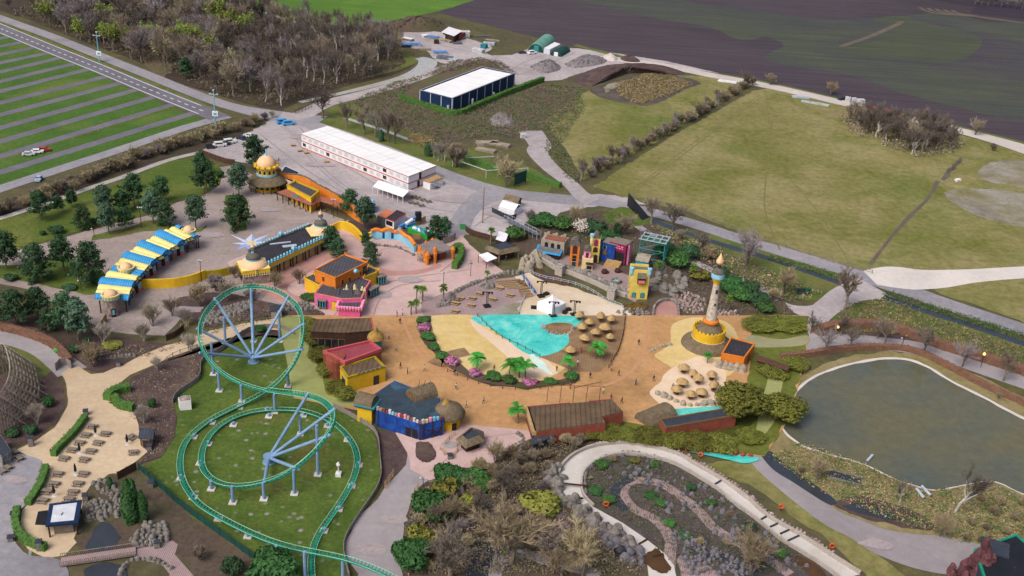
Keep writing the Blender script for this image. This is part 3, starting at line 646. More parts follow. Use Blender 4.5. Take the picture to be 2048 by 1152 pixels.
def plant(kind,x,y,top=None,label='',group=None,cat='tree',h=None,w=None,loc=None,z=0.):
 """foot at photo pixel (x,y); top = pixel row of the tip, or h = height in metres; w = width for shrubs"""
 o=proto(kind);p=loc or P(x,y,z);ph=o['_h']
 hh=h if h else HT(x,y,top)
 sc=hh/ph;sw=sc if w is None else w
 rz=R.uniform(0,6.28)
 if o['_used']==0:o['_used']=1;q=o
 else:
  q=dup(o,p);q.pop('group',None)
 q.location=p;q.rotation_euler=(0,0,rz);q.scale=(sw,sw,sc)
 return tag(q,label,cat,group)
def hedge(label,px,w,h,mat='hedge_leaf',name='hedge',dens=26,ls=.32,group=None,closed=False,cat='hedge'):
 path=resample(ground_path(px,6),.8);m=MB(mat);L,Rr=offset(path,w*.8);n=len(path);rr=random.Random(n)
 vs=[]
 for z in(0,h*.93):
  for s_ in(L,Rr):
   vs+=[(p.x,p.y,z)for p in s_]
 fs=[]
 for i in range(n-1):fs+=[(i,i+1,2*n+i+1,2*n+i),(n+i,3*n+i,3*n+i+1,n+i+1),(2*n+i,2*n+i+1,3*n+i+1,3*n+i)]
 fs+=[(0,2*n,3*n,n),(n-1,2*n-1,4*n-1,3*n-1)]
 m.add(vs,fs)
 for i in range(n-1):
  d=(path[i+1]-path[i]).normalized();nn=Vector((-d.y,d.x,0))
  for _ in range(int(dens*max(.5,h/1.2))):
   c=path[i].lerp(path[i+1],rr.random());s_=rr.choice((-1,1,0));u=rr.uniform(-.5,.5)*w
   if s_:q=c+nn*s_*w*rr.uniform(.42,.56)+Vector((0,0,rr.uniform(0,h)));nr=nn*s_+Vector((0,0,.3))
   else:q=c+nn*u+Vector((0,0,h*rr.uniform(.92,1.06)));nr=Vector((0,0,1))
   m.leaf(q,ls*rr.uniform(.6,1.3),rr,nr)
 return tag(m.build(name),label,cat,group)
def scatter_px(poly,n,seed,mind=0.):
 rr=random.Random(seed);wp=[P(x,y)for x,y in poly];wp=[(p.x,p.y)for p in wp]
 x0,x1=min(p[0]for p in wp),max(p[0]for p in wp);y0,y1=min(p[1]for p in wp),max(p[1]for p in wp);out=[];t=0
 while len(out)<n and t<n*60:
  t+=1;x,y=rr.uniform(x0,x1),rr.uniform(y0,y1)
  if not inpoly(x,y,wp):continue
  if mind and any((x-a)**2+(y-b)**2<mind*mind for a,b in out):continue
  out.append((x,y))
 return out
def undergrowth(name,poly,n,mats,h,seed,size=.5,zf=None,label=None):
 """low plants nobody could count: one mesh of blades and leaf clumps over a ground patch"""
 rr=random.Random(seed);m=MB();pts=scatter_px(poly,n,seed)
 for x,y in pts:
  m.use(rr.choice(mats));z=zf(x,y)if zf else 0.05;hh=h*rr.uniform(.4,1.2)
  for _ in range(5):m.leaf((x+rr.gauss(0,size),y+rr.gauss(0,size),z+rr.uniform(.05,hh)),size*rr.uniform(.5,1.3),rr,(rr.gauss(0,.7),rr.gauss(0,.7),.6))
 o=m.build(name);o['kind']='stuff'
 if label:o['label']=label
 return o
# ---- the wood at the top left
WOOD=[(20,30),(70,40),(150,78),(290,128),(340,150),(430,190),(500,208),(560,214),(630,186),(720,164),(790,142),(815,122),(790,98),(740,80),(700,66),(640,52),(560,38),(490,18),(430,-10),(330,-25),(200,-25),(80,-10)]
wood=scatter_px(WOOD,285,3,4.8)
for i,(x,y)in enumerate(wood):
 px,py=PR((x,y,0));rr=R.random()
 h=R.uniform(12,17.5)
 if px>500 and rr<.55:plant(R.choice(('birch0','birch1')),0,0,h=R.uniform(13,17),loc=Vector((x,y,0)),label='white-stemmed leafless birch on the right-hand side of the wood',group='birches in the wood')
 elif rr<.05 or(abs(px-450)<60 and abs(py-90)<40 and rr<.4)or(abs(px-235)<45 and abs(py-75)<40 and rr<.4):plant('bud0',0,0,h=h*.85,loc=Vector((x,y,0)),label='tree in fresh yellow-green leaf among the bare trees of the wood',group='budding trees in the wood')
 elif rr<.15:plant('bud1',0,0,h=h*.8,loc=Vector((x,y,0)),label='tree with pale yellow catkins among the bare trees of the wood',group='catkin trees in the wood')
 elif rr<.2:plant('pine1',0,0,h=h*.55,loc=Vector((x,y,0)),label='low dark evergreen under the bare trees of the wood',group='evergreens in the wood')
 else:plant(R.choice(('wood0','wood1','oak0','oak1','oak2')),0,0,h=h,loc=Vector((x,y,0)),label='leafless grey-brown tree in the dense wood by the parking road',group='bare trees of the wood')
undergrowth('wood_undergrowth',WOOD,4200,['bark','twig_grey','bark','scrub_leaf'],2.2,4,.8,label='brown brush on the floor of the wood')
for x,y,t,k,lb in[(370,148,57,'oak1','broad bare oak standing out at the near edge of the wood by the road'),(490,185,110,'oak2','bare round-crowned tree at the front corner of the wood'),(440,60,-10,'bud0','tall tree in yellow-green leaf in the middle of the wood'),(655,60,15,'oak0','tall bare tree at the edge of the green field'),(575,62,28,'bud0','bright green tree at the back of the wood near the field'),(645,237,166,'oak0','bare tree with thick trunk beside the gate and gravel track'),(694,258,198,'wood0','slim bare tree on the verge behind the far corner of the white building'),(729,270,202,'wood1','second bare tree on the verge behind the white building'),(751,275,213,'oak2','low-branched bare tree left of the small conifer on the verge'),(777,285,209,'wood0','tall bare tree right of the small conifer on the verge'),(790,288,215,'wood1','last bare tree of the verge row behind the white building'),(1012,374,310,'small1','bare tree in front of the slatted pergola frame'),(1000,352,300,'oak1','bare tree behind the white goal-like frame'),(912,335,282,'bush2','bare bush beside the birch clump'),(1688,618,528,'oak1','large spreading bare tree at the fork of the gravel roads'),(1649,706,650,'oak2','first bare tree of the row along the pond path'),(1681,672,622,'wood0','thin bare tree behind the first tree of the pond path row'),(1701,696,643,'oak0','bare round-crowned tree on the pond path left of the pale-barked one'),(1754,677,632,'oak2','bare tree with a stout pale trunk behind the pond path hedge'),(1767,691,631,'oak1','bare tree on the pond path left of the lamp post'),(1847,709,646,'oak0','bare tree on the pond path right of the lamp post'),(1924,734,676,'oak2','bare tree on the pond path beside the right-hand yellow lamp'),(2006,762,699,'oak1','bare tree on the pond path at the right edge of the photo'),(1621,667,622,'oak0','small dark bare tree at the upper right corner of the boulevard garden'),(1492,536,452,'oak2','bare tree between the canal and the minaret'),(1345,462,398,'oak0','bare tree beside the canal right of the dark pyramid frame'),(1302,446,384,'oak1','bare tree just behind the dark pyramid frame'),(1566,588,530,'tan0','tan bare tree above the green rubbish bin'),(1400,505,462,'tan1','bare tree on the slope below the long road'),(1150,447,408,'small1','bare tree behind the theatre village shrubs'),(1250,470,420,'small0','thin bare tree left of the green steel tower'),(1661,189,160,'small1','lone small bare tree beside the field track'),(1540,170,145,'bush2','bush beside the field track'),(1950,270,232,'small0','thin bare tree at the edge of the ploughed field'),(1985,302,285,'bush2','dark round bush near the end of the field track'),(18,18,-8,'oak0','dark bare tree in the far left top corner')]:
 plant(k,x,y,t,lb)
for x,y in[(869,317),(875,323),(884,320),(889,323)]:plant('birch0',x,y,278,'slender white birch in the clump behind the white building','birch clump on the verge')
# ---- thicket in the meadow, hedgerow between the meadows, ditch hedge by the car park
for i,(x,y)in enumerate(scatter_px([(1690,240),(1710,262),(1790,296),(1830,312),(1890,306),(1915,290),(1880,272),(1790,252),(1730,238)],70,8,2.4)):
 plant(R.choice(('wood0','wood1','birch1','wood0')),0,0,h=R.uniform(8,12.5),loc=Vector((x,y,0)),label='leafless grey tree in the oval thicket on the meadow',group='trees of the meadow thicket')
undergrowth('thicket_undergrowth',[(1680,240),(1700,266),(1790,300),(1840,318),(1905,308),(1930,290),(1880,268),(1790,246),(1720,232)],700,['heather','twig_grey','twig_brown'],2.5,9,.7,label='brush under the meadow thicket')
HR=[(1168,362),(1190,350),(1240,318),(1300,285),(1360,252),(1420,218),(1470,185),(1500,170)]
for i,p in enumerate(resample(ground_path(HR),2.3)):
 k=R.choice(('bush2','bush1','bush0','bush2','wood0','birch0')if R.random()<.7 else('bush2','ybush'))
 big=k in('wood0','birch0');plant(k,0,0,h=R.uniform(6,9)if big else R.uniform(2.6,4.8),loc=p+Vector((R.gauss(0,.8),R.gauss(0,.8),0)),label={'wood0':'thin bare tree rising from the hedgerow between the meadows','birch0':'white birch rising from the hedgerow between the meadows','ybush':'pale budding bush in the hedgerow between the meadows'}.get(k,'bare brown bush in the hedgerow between the two meadows'),group='hedgerow between the meadows: '+{'wood0':'trees','birch0':'birches','ybush':'budding bushes'}.get(k,'bare bushes'),cat='tree' if big else 'bush')
for i,p in enumerate(resample(ground_path([(-40,440),(60,408),(120,385),(200,352),(300,312),(390,285),(470,258),(540,240)]),1.7)):
 k=R.choice(('bush2','bush1','bush2','ybush','bush0','small1'));q=p+Vector((R.gauss(0,1.4),R.gauss(0,1.6),0))
 plant(k,0,0,h=R.uniform(3,5.2),loc=q,label={'ybush':'pale yellow budding bush along the car park canal','small1':'thin bare tree along the car park canal'}.get(k,'bare grey-brown bush along the car park canal'),group='canal hedge: '+{'ybush':'budding bushes','small1':'small trees'}.get(k,'bare bushes'),cat='bush')
# ---- pines
for x,y,t,k,lb in[(82,440,383,1,'dark pine left of the others on the lawn beside the canal'),(117,427,391,0,'small round pine on the pale bare spot of the lawn'),(144,415,379,0,'small slim pine next to the canal'),(168,458,414,3,'wide low pine beside the lower lawn path'),(218,468,406,2,'grey-green pine in the mulch bed behind the booths'),(212,432,371,2,'pale grey-green pine in the middle of the lawn'),(245,425,382,1,'bushy pine by the yellow spring flowers'),(269,413,349,1,'tall broad pine in the middle of the lawn'),(252,459,414,1,'dark pine beside the lamp post in the mulch bed'),(307,448,382,2,'thin-crowned pine behind the booth roofs'),(323,403,354,1,'upright pine alone at the top of the lawn'),(333,452,402,3,'dense wide pine closest to the far booth roofs'),(413,387,322,1,'tall dark pine at the lawn corner near the domed pavilion'),(402,350,304,0,'dark pine by the brown yard fence'),(392,457,392,2,'pine beside the far booth turret'),(478,393,328,2,'tall loose pine on the island bed left of the domed pavilion'),(475,458,391,3,'bushy pine to the ground on the kerbed island'),(13,538,466,1,'dark pine at the left edge of the photo'),(77,562,489,3,'broad pine on the left lawn'),(128,543,472,0,'pine with bare lower trunk on the left lawn'),(180,566,486,3,'large dense pine left of the booth roofs'),(33,652,582,1,'leftmost pine of the group above the brown hedge'),(78,638,576,1,'second pine of the group above the brown hedge'),(97,662,620,3,'lowest dark pine in the group above the brown hedge'),(135,666,587,0,'tall pine of the group near the cobbled square'),(157,680,600,2,'rightmost pine of the group above the brown hedge'),(510,336,272,1,'dark pine behind the domed pavilion'),(699,430,380,1,'large dark pine in front of the orange wall'),(729,458,395,2,'thin pine in front of the blue container'),(663,502,453,1,'dark pine at the right end of the entrance gate'),(676,515,477,3,'bushy pine on the pink plaza by the gate'),(731,495,464,1,'dark pine left of the wavy orange wall'),(741,530,486,3,'light green pine behind the orange shop'),(870,479,432,3,'dense dark pine beside the skip yard'),(888,479,435,0,'pine right beside the dense pine of the skip yard'),(-6,640,596,1,'pine cut by the left edge of the photo')]:
 plant('pine%d'%k,x,y,t,lb)
plant('thuja',762,283,259,'small dark conifer among the bare verge trees');plant('thuja',856,312,283,'dark clipped conifer at the end of the reed ditch')
# ---- shrubs on the park lawn and left paths
for k,x,y,w,h,lb in[('ever',440,355,3,2.6,'round dark bush by the yard gate'),('dark',113,467,4.5,3,'dark round bush on the lower lawn'),('dark',86,470,2,1.6,'small round bush left of the dark one on the lower lawn'),('ever',190,447,3,2,'bush under the wide low pine'),('dark',22,560,4,1.8,'low dark bush at the left lawn edge'),('dark',140,578,4,1.4,'low bush in front of the large dense pine'),('ever',97,812,2.6,2.6,'round green bush in the bed below the wooden coaster'),('dark',62,868,3,2.6,'dark bush beside the litter bin pillar'),('dark',26,872,3,2.0,'dark bush left of the litter bin pillar'),('ever',305,815,1.8,2.6,'narrow green bush behind the shed'),('dark',150,705,3,2.4,'dark bush in the mulch bed near the green bin'),('dark',174,690,2,2.4,'small dark bush above the stone kerb'),('ever',522,663,3,1.6,'low green bush inside the coaster loop'),('ever',622,660,4,2,'wider green bush inside the coaster loop'),('dark',118,700,2,1.4,'tiny bush beside the green bin'),('yellow',225,692,5,1,'low olive ground shrub by the stones'),('laurel',620,598,5,1.6,'low green shrub by the yellow shop wall'),('dark',465,1148,4,4,'dark young conifer at the bottom edge below the coaster'),('ever',545,1160,9,6,'large round dark evergreen at the bottom edge below the coaster'),('bush2',400,1120,3.2,3.4,'bare bush beside the planked plaza at the bottom'),('thuja',220,975,.7,2.5,'little conifer on the rockery by the dark gate')]:
 plant(k,x,y,None,lb,cat='bush',h=h,w=w if k not in('bush2','thuja')else None)
for x,y,t,lb in[(262,1046,958,'left-hand tall cypress by the rockery pond'),(268,1010,957,'rear cypress behind the left-hand one'),(288,1042,981,'right-hand tall cypress by the rockery pond')]:plant('cyp',x,y,t,lb)
for x,y,t,k,lb in[(75,848,800,'mbirch','white multi-stemmed birch below the wooden coaster'),(288,848,806,'mbirch','white multi-stemmed birch behind the shed'),(315,741,710,'mbirch','small white birch in the mulch bed by the sand path'),(288,683,640,'mbirch','white multi-stemmed birch by the stone kerb'),(207,688,640,'mbirch','white birch at the left end of the stone kerb'),(382,703,661,'mbirch','white birch beside the wooden gate'),(373,652,612,'mbirch','white birch left of the boulder wall'),(188,734,688,'small1','small bare tree in the corner bed of the sand path'),(345,632,586,'small0','small bare tree in a round pit on the cobbles'),(305,653,602,'small0','small bare tree at the edge of the cobbles'),(400,613,562,'small1','bare tree in a pit below the yellow wall'),(455,602,552,'small0','bare tree left of the coaster loop top'),(433,583,545,'bush1','bare bush behind the yellow wall bed'),(598,569,532,'small0','small bare tree in the round pit on the pink plaza'),(551,578,540,'small1','small bare tree on the pink plaza left of the round pit'),(470,557,528,'small1','bare tree in front of the near gate turret'),(509,592,558,'small0','bare tree behind the top of the coaster loop'),(485,565,540,'bush2','bare bush below the near gate turret'),(180,720,680,'bush0','bare bush in the corner bed'),(500,600,575,'bush1','bare bush beside the coaster loop')]:
 plant(k,x,y,t,lb)
# ---- theatre village greenery
for k,x,y,w,h,lb in[('laurel',1031,478,7,4,'light green laurel behind the thatched bar'),('ever',1085,450,9,4,'broad evergreen bush behind the grey stage house'),('laurel',1120,458,8,4,'leafy bush left of the white blossom'),('white',1160,467,6,6,'white blossoming shrub in the village greenery'),('dark',1190,470,7,6,'dark tall bush right of the white blossom'),('ever',1215,485,8,4,'evergreen bush behind the blue stage house'),('dark',1235,470,3,5,'pointed dark conifer bush left of the steel tower'),('ever',1330,520,8,6,'evergreen bush right of the steel tower'),('laurel',1350,535,8,5,'bright laurel above the grey boulders'),('dark',1375,520,7,6,'dark evergreen above the grey boulders'),('ever',1460,585,8,5,'dense bush right of the minaret'),('laurel',1478,600,7,3.5,'lighter bush lower right of the minaret'),('dark',1500,590,5,5.5,'dark upright bush right of the minaret'),('laurel',1530,622,6,3,'bush at the corner of the village greenery'),('dark',1515,610,7,4,'dark mass of bush near the village corner'),('dark',1440,560,5,5,'dark bush behind the minaret shaft'),('yellow',1400,560,6,3,'yellow-green palm-like shrub left of the minaret'),('bush1',1290,480,None,4,'bare bush behind the steel tower'),('bush0',1420,520,None,5,'bare bush on the slope behind the minaret'),('bush2',1360,480,None,4,'bare bush between the road and the village'),('bush0',1545,600,None,4,'tan bare bush by the gravel spur'),('bush1',1060,440,None,4,'bare bush beside the yard hut')]:
 plant(k,x,y,None,lb,cat='bush',h=h,w=w)
for x,y,t,k,lb in[(981,487,455,0,'palm beside the white canopy chair stand'),(973,565,541,0,'palm in the boulder ring on the terrace'),(887,604,568,0,'palm on the left boulder group of the terrace'),(1317,553,522,1,'palm beside the grey boulders'),(1385,560,528,0,'palm above the boulders near the minaret'),(1457,622,590,0,'palm at the foot of the minaret'),(833,600,571,0,'left palm of the pair on the pink plaza'),(845,602,571,1,'right palm of the pair on the pink plaza'),(822,630,602,1,'lower palm of the plaza planting'),(832,628,598,0,'second lower palm of the plaza planting')]:
 plant('palm%d'%k,x,y,t,lb)
for x,y,t,k,lb in[(953,742,706,2,'palm on the beach edge beside the boardwalk'),(1018,757,716,2,'left palm of the trio on the planting bed'),(1038,757,714,3,'middle palm of the trio on the planting bed'),(1050,760,717,2,'right palm of the trio on the planting bed'),(1136,746,711,3,'leaning palm on the deck edge'),(1190,720,682,2,'palm in the middle of the brown deck'),(1414,728,704,3,'palm in front of the yellow tower base'),(1036,848,808,2,'palm beside the planked roof building'),(905,705,690,3,'low palm lying over the yellow beach')][:8]:
 plant('palm%d'%k,x,y,t,lb)
for k,x,y,w,h,lb in[('painted',1478,832,14,8.5,'large yellow-green leafy tree beside the dark pool'),('painted',1562,838,12,6.5,'yellow-green leafy tree next to the pond rim'),('painted',1545,748,9,2.6,'leafy bush right of the orange house'),('painted',1590,735,8,2.4,'leafy bush nearest the pond at the garden edge'),('painted',1520,655,11,2.2,'leafy bush in the upper corner of the painted garden'),('painted',1570,655,11,2.4,'round bush at the top right of the painted garden')]:
 plant(k,x,y,None,lb,cat='tree' if h>5 else 'bush',h=h,w=w)
for i,(x,y)in enumerate([(1110,862),(1140,866),(1175,868),(1215,872),(1255,876),(1300,882),(1345,886),(1395,892),(1440,895),(1500,880)]):plant('painted',x,y,None,'olive green bush in the row along the lower garden edge','bushes along the lower garden edge','bush',h=R.uniform(1.8,2.8),w=R.uniform(7,9))
for i,(x,y)in enumerate([(628,690),(640,720),(655,750),(672,780),(690,800),(625,660)]):plant('painted',x,y,None,'olive green bush on the slope left of the crimson house','bushes left of the crimson house','bush',h=R.uniform(2.5,4),w=R.uniform(5,7))
for i,(x,y)in enumerate([(848,645),(848,660),(855,680),(866,700),(885,715),(950,750),(985,760),(1020,765),(1060,768),(1100,768),(1140,758)]):
 pk=i in(1,5,8);plant('pink' if pk else 'laurel',x,y,None,'pink flowering shrub in the curved bed round the beach' if pk else 'green shrub in the curved bed round the beach','pink shrubs round the beach' if pk else 'green shrubs round the beach','bush',h=R.uniform(1.3,2),w=R.uniform(3,4.4))
plant('pink',905,728,None,'pink shrub beside the boardwalk across the bed',cat='bush',h=1.8,w=4)
# ---- bottom shrub garden
for k,x,y,w,h,lb in[('ever',893,966,6,4.5,'large rhododendron at the top of the shrub garden'),('ever',915,972,5.4,4,'rhododendron right beside the large one'),('laurel',945,965,6,2.6,'spreading evergreen in the upper shrub garden'),('laurel',968,978,5,2.6,'second spreading evergreen in the upper shrub garden'),('ever',858,1022,7,5,'big rhododendron beside the path'),('ever',875,1040,5,3.4,'rhododendron below the big one beside the path'),('ever',820,1130,7,5.5,'dense dark green bush at the lower path edge'),('yellow',892,1000,6,5,'yellow-green twiggy shrub between the rhododendrons'),('yellow',932,1015,3.5,3,'small yellow-green shrub in the middle of the garden'),('yellow',1080,1020,8,3.6,'olive shrub beside the grey rock face'),('yellow',840,1088,5,4,'olive shrub above the dense dark bush'),('bush2',845,1100,None,3,'reddish twiggy bush beside the dense dark bush'),('laurel',1012,1108,1.5,.8,'tiny green tuft in the shrub garden')]:
 plant(k,x,y,None,lb,cat='bush',h=h,w=w)
for k,x,y,t,lb in[('tan1',900,1158,1052,'large bare tree at the bottom left of the garden pond'),('tan0',1022,1128,1000,'tall tan bare tree right of the garden pond'),('tan1',1010,1005,935,'silvery bare tree at the top of the shrub garden'),('tan0',1165,1150,1058,'tan bare tree below the grey rock face'),('small1',906,1042,990,'small bare tree below the yellow-green shrub'),('small0',872,1046,1000,'bare tree in front of the big rhododendron'),('tan1',963,1032,985,'small grey bare tree in the middle of the garden'),('small1',930,980,948,'bare bush at the top of the shrub garden'),('small1',990,925,880,'thin bare tree on the pink paving edge'),('small1',1500,1150,1062,'slanting bare tree in the rock garden'),('tan0',1120,1160,1095,'bare tree at the bottom of the frame left of the channel')]:plant(k,x,y,t,lb)
for i,(x,y)in enumerate([(1000,925),(1025,915),(1050,905),(1075,900),(1100,895),(1130,890),(1160,887),(1040,930),(1065,925),(1090,920),(1060,950),(1030,955),(985,950),(960,945),(1095,945),(1150,900)]):plant(R.choice(('bush2','bush0')),x,y,None,'brown leafless bush in the thicket above the rapids','brown bushes above the rapids','bush',h=R.uniform(2.5,4))
for i,(x,y)in enumerate([(822,1058),(838,1050),(830,1075),(862,1080),(925,1060),(945,1050),(960,1075),(985,1060),(935,1095),(905,1070),(870,1110),(860,1140),(1000,1080),(1050,1060),(1000,1040),(1060,1100),(850,1030),(890,1025),(915,1000),(950,1000),(985,985),(1035,1030),(1060,1080),(1090,1065),(1085,985),(1110,1115),(920,1120),(880,1090),(940,1030),(975,1020)]):plant(R.choice(('bush1','bush0')),x,y,None,'grey twiggy bush in the shrub garden','grey bushes of the shrub garden','bush',h=R.uniform(2,3.4))
for k,x,y,t,lb in[('small1',1879,1073,1026,'multi-stemmed willow beside the marsh'),('birch1',1798,1006,956,'small thin birch on the pond bank'),('small1',1633,958,913,'pollard willow with brown shoots on the pond bank'),('small0',1601,948,930,'small pollard stump left of the pollard willow'),('small0',1996,798,782,'pollard on the far pond bank')]:plant(k,x,y,t,lb)
b=plant('birch1',1909,1025,925,'leaning white birch in front of the pond');b.rotation_euler=(rad(6),rad(16),0)
for i,(x,y)in enumerate([(1960,1000),(2000,1010),(1985,1030),(2030,1040),(1940,1050),(1970,1060),(2010,1070),(1930,1080),(2045,1010),(1960,1085)]):plant('bush0',x,y,None,'low brown bush on the bank in front of the pond','brown bushes on the pond bank','bush',h=R.uniform(1.6,2.8))
for i,(x,y)in enumerate([(1205,935),(1225,925),(1270,925),(1310,935),(1180,960),(1190,985),(1215,1005),(1260,1040),(1380,980),(1420,1010),(1460,1035),(1500,1060),(1560,1110),(1400,1090),(1370,1075),(1340,1050),(1450,1090),(1300,995),(1320,1010)]):plant(('laurel','bush0',R.choice(('ever','yellow','dark')))[i%3],x,y,None,'low green and brown shrub between the rocks of the rapids island','shrubs on the rapids island','bush',h=R.uniform(.9,1.8),w=R.uniform(2,3.4)if i%3!=1 else None)
# ---- hedges
hedge('trimmed dark green hedge round the dark blue warehouse',[(800,198),(850,215),(912,231),(960,213),(1020,188),(1086,163)],2.0,2.4,dens=16,ls=.5)
hedge('low green hedge left of the picnic tables',[(172,838),(150,868),(120,898),(104,918)],1.5,1.5)
hedge('clipped hedge between the grey road and the terrace',[(92,938),(85,965),(72,990),(54,1015)],1.6,1.4)
hedge('curved hedge round the lower end of the terrace',[(36,1022),(32,1050),(42,1075),(66,1092),(96,1102)],1.4,1.5)
hedge('dark hedge block on the corner of the sand path',[(214,802),(232,788),(264,782)],2.2,2.0)
hedge('long dark hedge in front of the corner block',[(228,800),(240,815),(272,822)],1.8,1.8)
hedge('russet beech hedge along the pond path',[(1560,718),(1616,712),(1680,702),(1760,698),(1830,706),(1900,738),(1980,780),(2060,815)],1.6,1.5,'hedge_brown',dens=18)
hedge('russet hedge behind the trees of the pond path',[(1630,668),(1690,655),(1780,660),(1880,695),(1960,720),(2060,752)],3,2.2,'hedge_brown',dens=18)
hedge('brown beech hedge beside the grey path on the left',[(-20,655),(40,668),(90,685),(120,705),(140,728)],1.8,1.8,'hedge_brown',dens=18)
hedge('green hedge around the end of the thatched market hall',[(905,508),(920,500),(921,520),(908,540)],2,2.4)
hedge('dark green hedge beside the screen on the far verge',[(1050,352),(1090,366),(1122,376)],2,2,dens=16)
hedge('dark hedge behind the white frame on the verge',[(930,320),(985,340),(1030,355)],2,2,dens=16)
# ---- ground cover
undergrowth('reeds',[(1230,170),(1290,150),(1340,152),(1385,170),(1330,195),(1280,210),(1240,195)],2200,['reed','reed','scrub_leaf'],1.3,21,.45,label='tan reed tufts in the marshy hollow')
undergrowth('reeds',[(820,268),(870,282),(858,298),(815,284)],320,['reed'],2.0,22,.4,label='tan reeds along the ditch')
undergrowth('bank_scrub',[(700,205),(790,165),(850,150),(800,195),(915,232),(1086,168),(1165,175),(1150,215),(1090,260),(960,275),(880,288),(780,255)],5200,['heather','scrub_leaf','heather','twig_grey','laurel_leaf'],.9,23,.5,label='heather and bramble on the warehouse bank')
undergrowth('bank_scrub',[(845,155),(900,125),(960,117),(1000,124),(1035,150),(964,130)],900,['heather','scrub_leaf','twig_grey'],1.1,24,.5,label='scrub behind the warehouse')
undergrowth('bank_scrub',[(1090,245),(1160,190),(1170,215),(1120,290),(1165,362),(1145,368),(1090,300)],900,['laurel_leaf','scrub_leaf','heather'],.7,25,.5,label='green scrub on the meadow bank')
undergrowth('bed_plants',[(600,605),(640,600),(640,628),(470,655),(360,690),(300,715),(230,720),(200,690),(340,690),(420,640),(560,612)],420,['heather','twig_brown','scrub_leaf'],.5,26,.35,label='low winter plants in the beds by the sand path')
undergrowth('bed_plants',[(345,890),(282,926),(300,900),(278,846),(230,806),(270,760),(395,705),(400,755),(350,800)],900,['twig_tan','heather','heather'],.3,27,.22,label='rows of brown dormant perennials in the mulch bed')
undergrowth('bank_grass',[(1540,915),(1600,885),(1720,925),(1840,980),(2000,975),(2060,1000),(2060,1100),(1900,1080),(1780,1040),(1680,1000),(1600,960)],2600,['scrub_leaf','twig_tan','reed','laurel_leaf'],.5,28,.35,label='rough grass tufts on the pond bank')
undergrowth('garden_plants',[(862,965),(980,945),(1060,890),(1170,888),(1105,925),(1095,990),(1180,1060),(1270,1125),(1280,1150),(815,1150),(815,1045)],5200,['twig_tan','heather','twig_grey','twig_brown','scrub_leaf'],1.1,29,.35,label='dead leaves and low plants of the shrub garden')
undergrowth('bank_scrub',[(1290,445),(1460,510),(1640,590),(1580,605),(1480,560),(1380,510)],900,['heather','scrub_leaf','twig_grey','twig_tan'],1.2,31,.5,label='brush on the slope below the canal')
undergrowth('bank_scrub',[(1700,610),(1770,596),(1900,648),(2060,702),(2060,745),(1880,695),(1780,665),(1660,665)],1300,['laurel_leaf','scrub_leaf','reed','heather'],.7,32,.45,label='grass and brush between canal and pond path')
undergrowth('canal_grass',[(1540,512),(1690,552),(1684,562),(1535,518)],420,['laurel_leaf','scrub_leaf'],.8,33,.35,label='dark grass on the canal edge')
undergrowth('canal_grass',[(1776,583),(2060,672),(2060,686),(1766,592)],620,['laurel_leaf','scrub_leaf','ever_leaf'],.8,34,.35,label='dark grass on the canal edge beyond the bridge')
undergrowth('rock_plants',[(1205,912),(1260,905),(1320,922),(1440,990),(1540,1070),(1620,1140),(1500,1150),(1360,1150),(1300,1075),(1190,1005),(1170,960)],2000,['scrub_leaf','heather','twig_grey','laurel_leaf'],.6,35,.3,label='moss and tufts between the rocks of the island')
undergrowth('village_plants',[(1060,445),(1230,425),(1380,505),(1580,605),(1585,632),(1440,625),(1350,590),(1300,540),(1200,490),(1080,490)],1300,['ever_leaf','heather','twig_grey','scrub_leaf'],1.0,36,.45,label='ivy and brush behind the stage village')
# ------------------------------------------------------------ building helpers
spec('white_panel','e8e8e8','dedede',.3,.05,.5);spec('roof_white','f2f2f0','e6e6e4',.15,.05,.6,0,'')
spec('red_trim','c2402f','b4382a',1,.1,.6);spec('shutter','c6cbd1','bcc2c8',1,.08,.6)
spec('glass_dark','2a2f36','1d2126',1,.1,.15);spec('steel','8d9197','7c8086',1,.1,.4,0,'m')
spec('navy_panel','1b3150','16294a',.3,.08,.55);spec('light_steel','b9c2cc','a9b2bc',1,.08,.5)
spec('grey_felt','55535a','4a484f',.5,.2,.95,.1,'w',None,.35);spec('dark_felt','3d3c42','333238',.4,.2,.95,.1,'w',None,.3)
spec('thatch','7d705a','675b48',.9,.35,.95,.5);spec('thatch_grey','6f6a60','5d584f',.9,.35,.95,.5);spec('thatch_gold','b08f4c','8d6f38',.9,.3,.95,.5)
spec('thatch_pale','bfa172','a5885a',.9,.25,.95,.5)
spec('wood','7a5c40','684e36',1,.25,.9,.1);spec('wood_dark','4a342a','3c2b24',1,.25,.9);spec('wood_grey','8a7f74','776c62',1.2,.3,.95,.2);spec('wood_pale','b99b6c','a58658',1,.2,.9)
spec('orange_wall','d9822f','cf7426',.35,.12,.85,.05,'','e08c3c');spec('yellow_wall','e6bf2e','d9ad2a',.3,.1,.85,.05,'','e2a426');spec('cream_wall','e3d29c','d8c68e',.4,.1,.8)
spec('pale_yellow','ecdf92','e4d584',.5,.07,.7);spec('sky_blue','3f9fd8','3590c8',.5,.07,.6,0,'w',None,.45);spec('light_blue','8fcbe0','7dbdd6',.6,.1,.7);spec('teal_trim','4fb3bd','3fa2ae',.8,.12,.7)
spec('peach','efc79e','e6b98c',.5,.08,.75);spec('pink_wall','e56aa0','dc5c94',.4,.1,.85);spec('pink_pale','f0a0bc','e890b0',.6,.08,.8);spec('salmon','d97f78','cc7068',.6,.1,.8)
spec('stone_pink','a08a82','8d7770',.5,.2,.95,.3,'c',None,1.5);spec('stone_grey','8f8b85','77736e',.5,.25,.95,.4,'c',None,1.0);spec('stone_plain','88837d','6c6862',.7,.25,.95,.5)
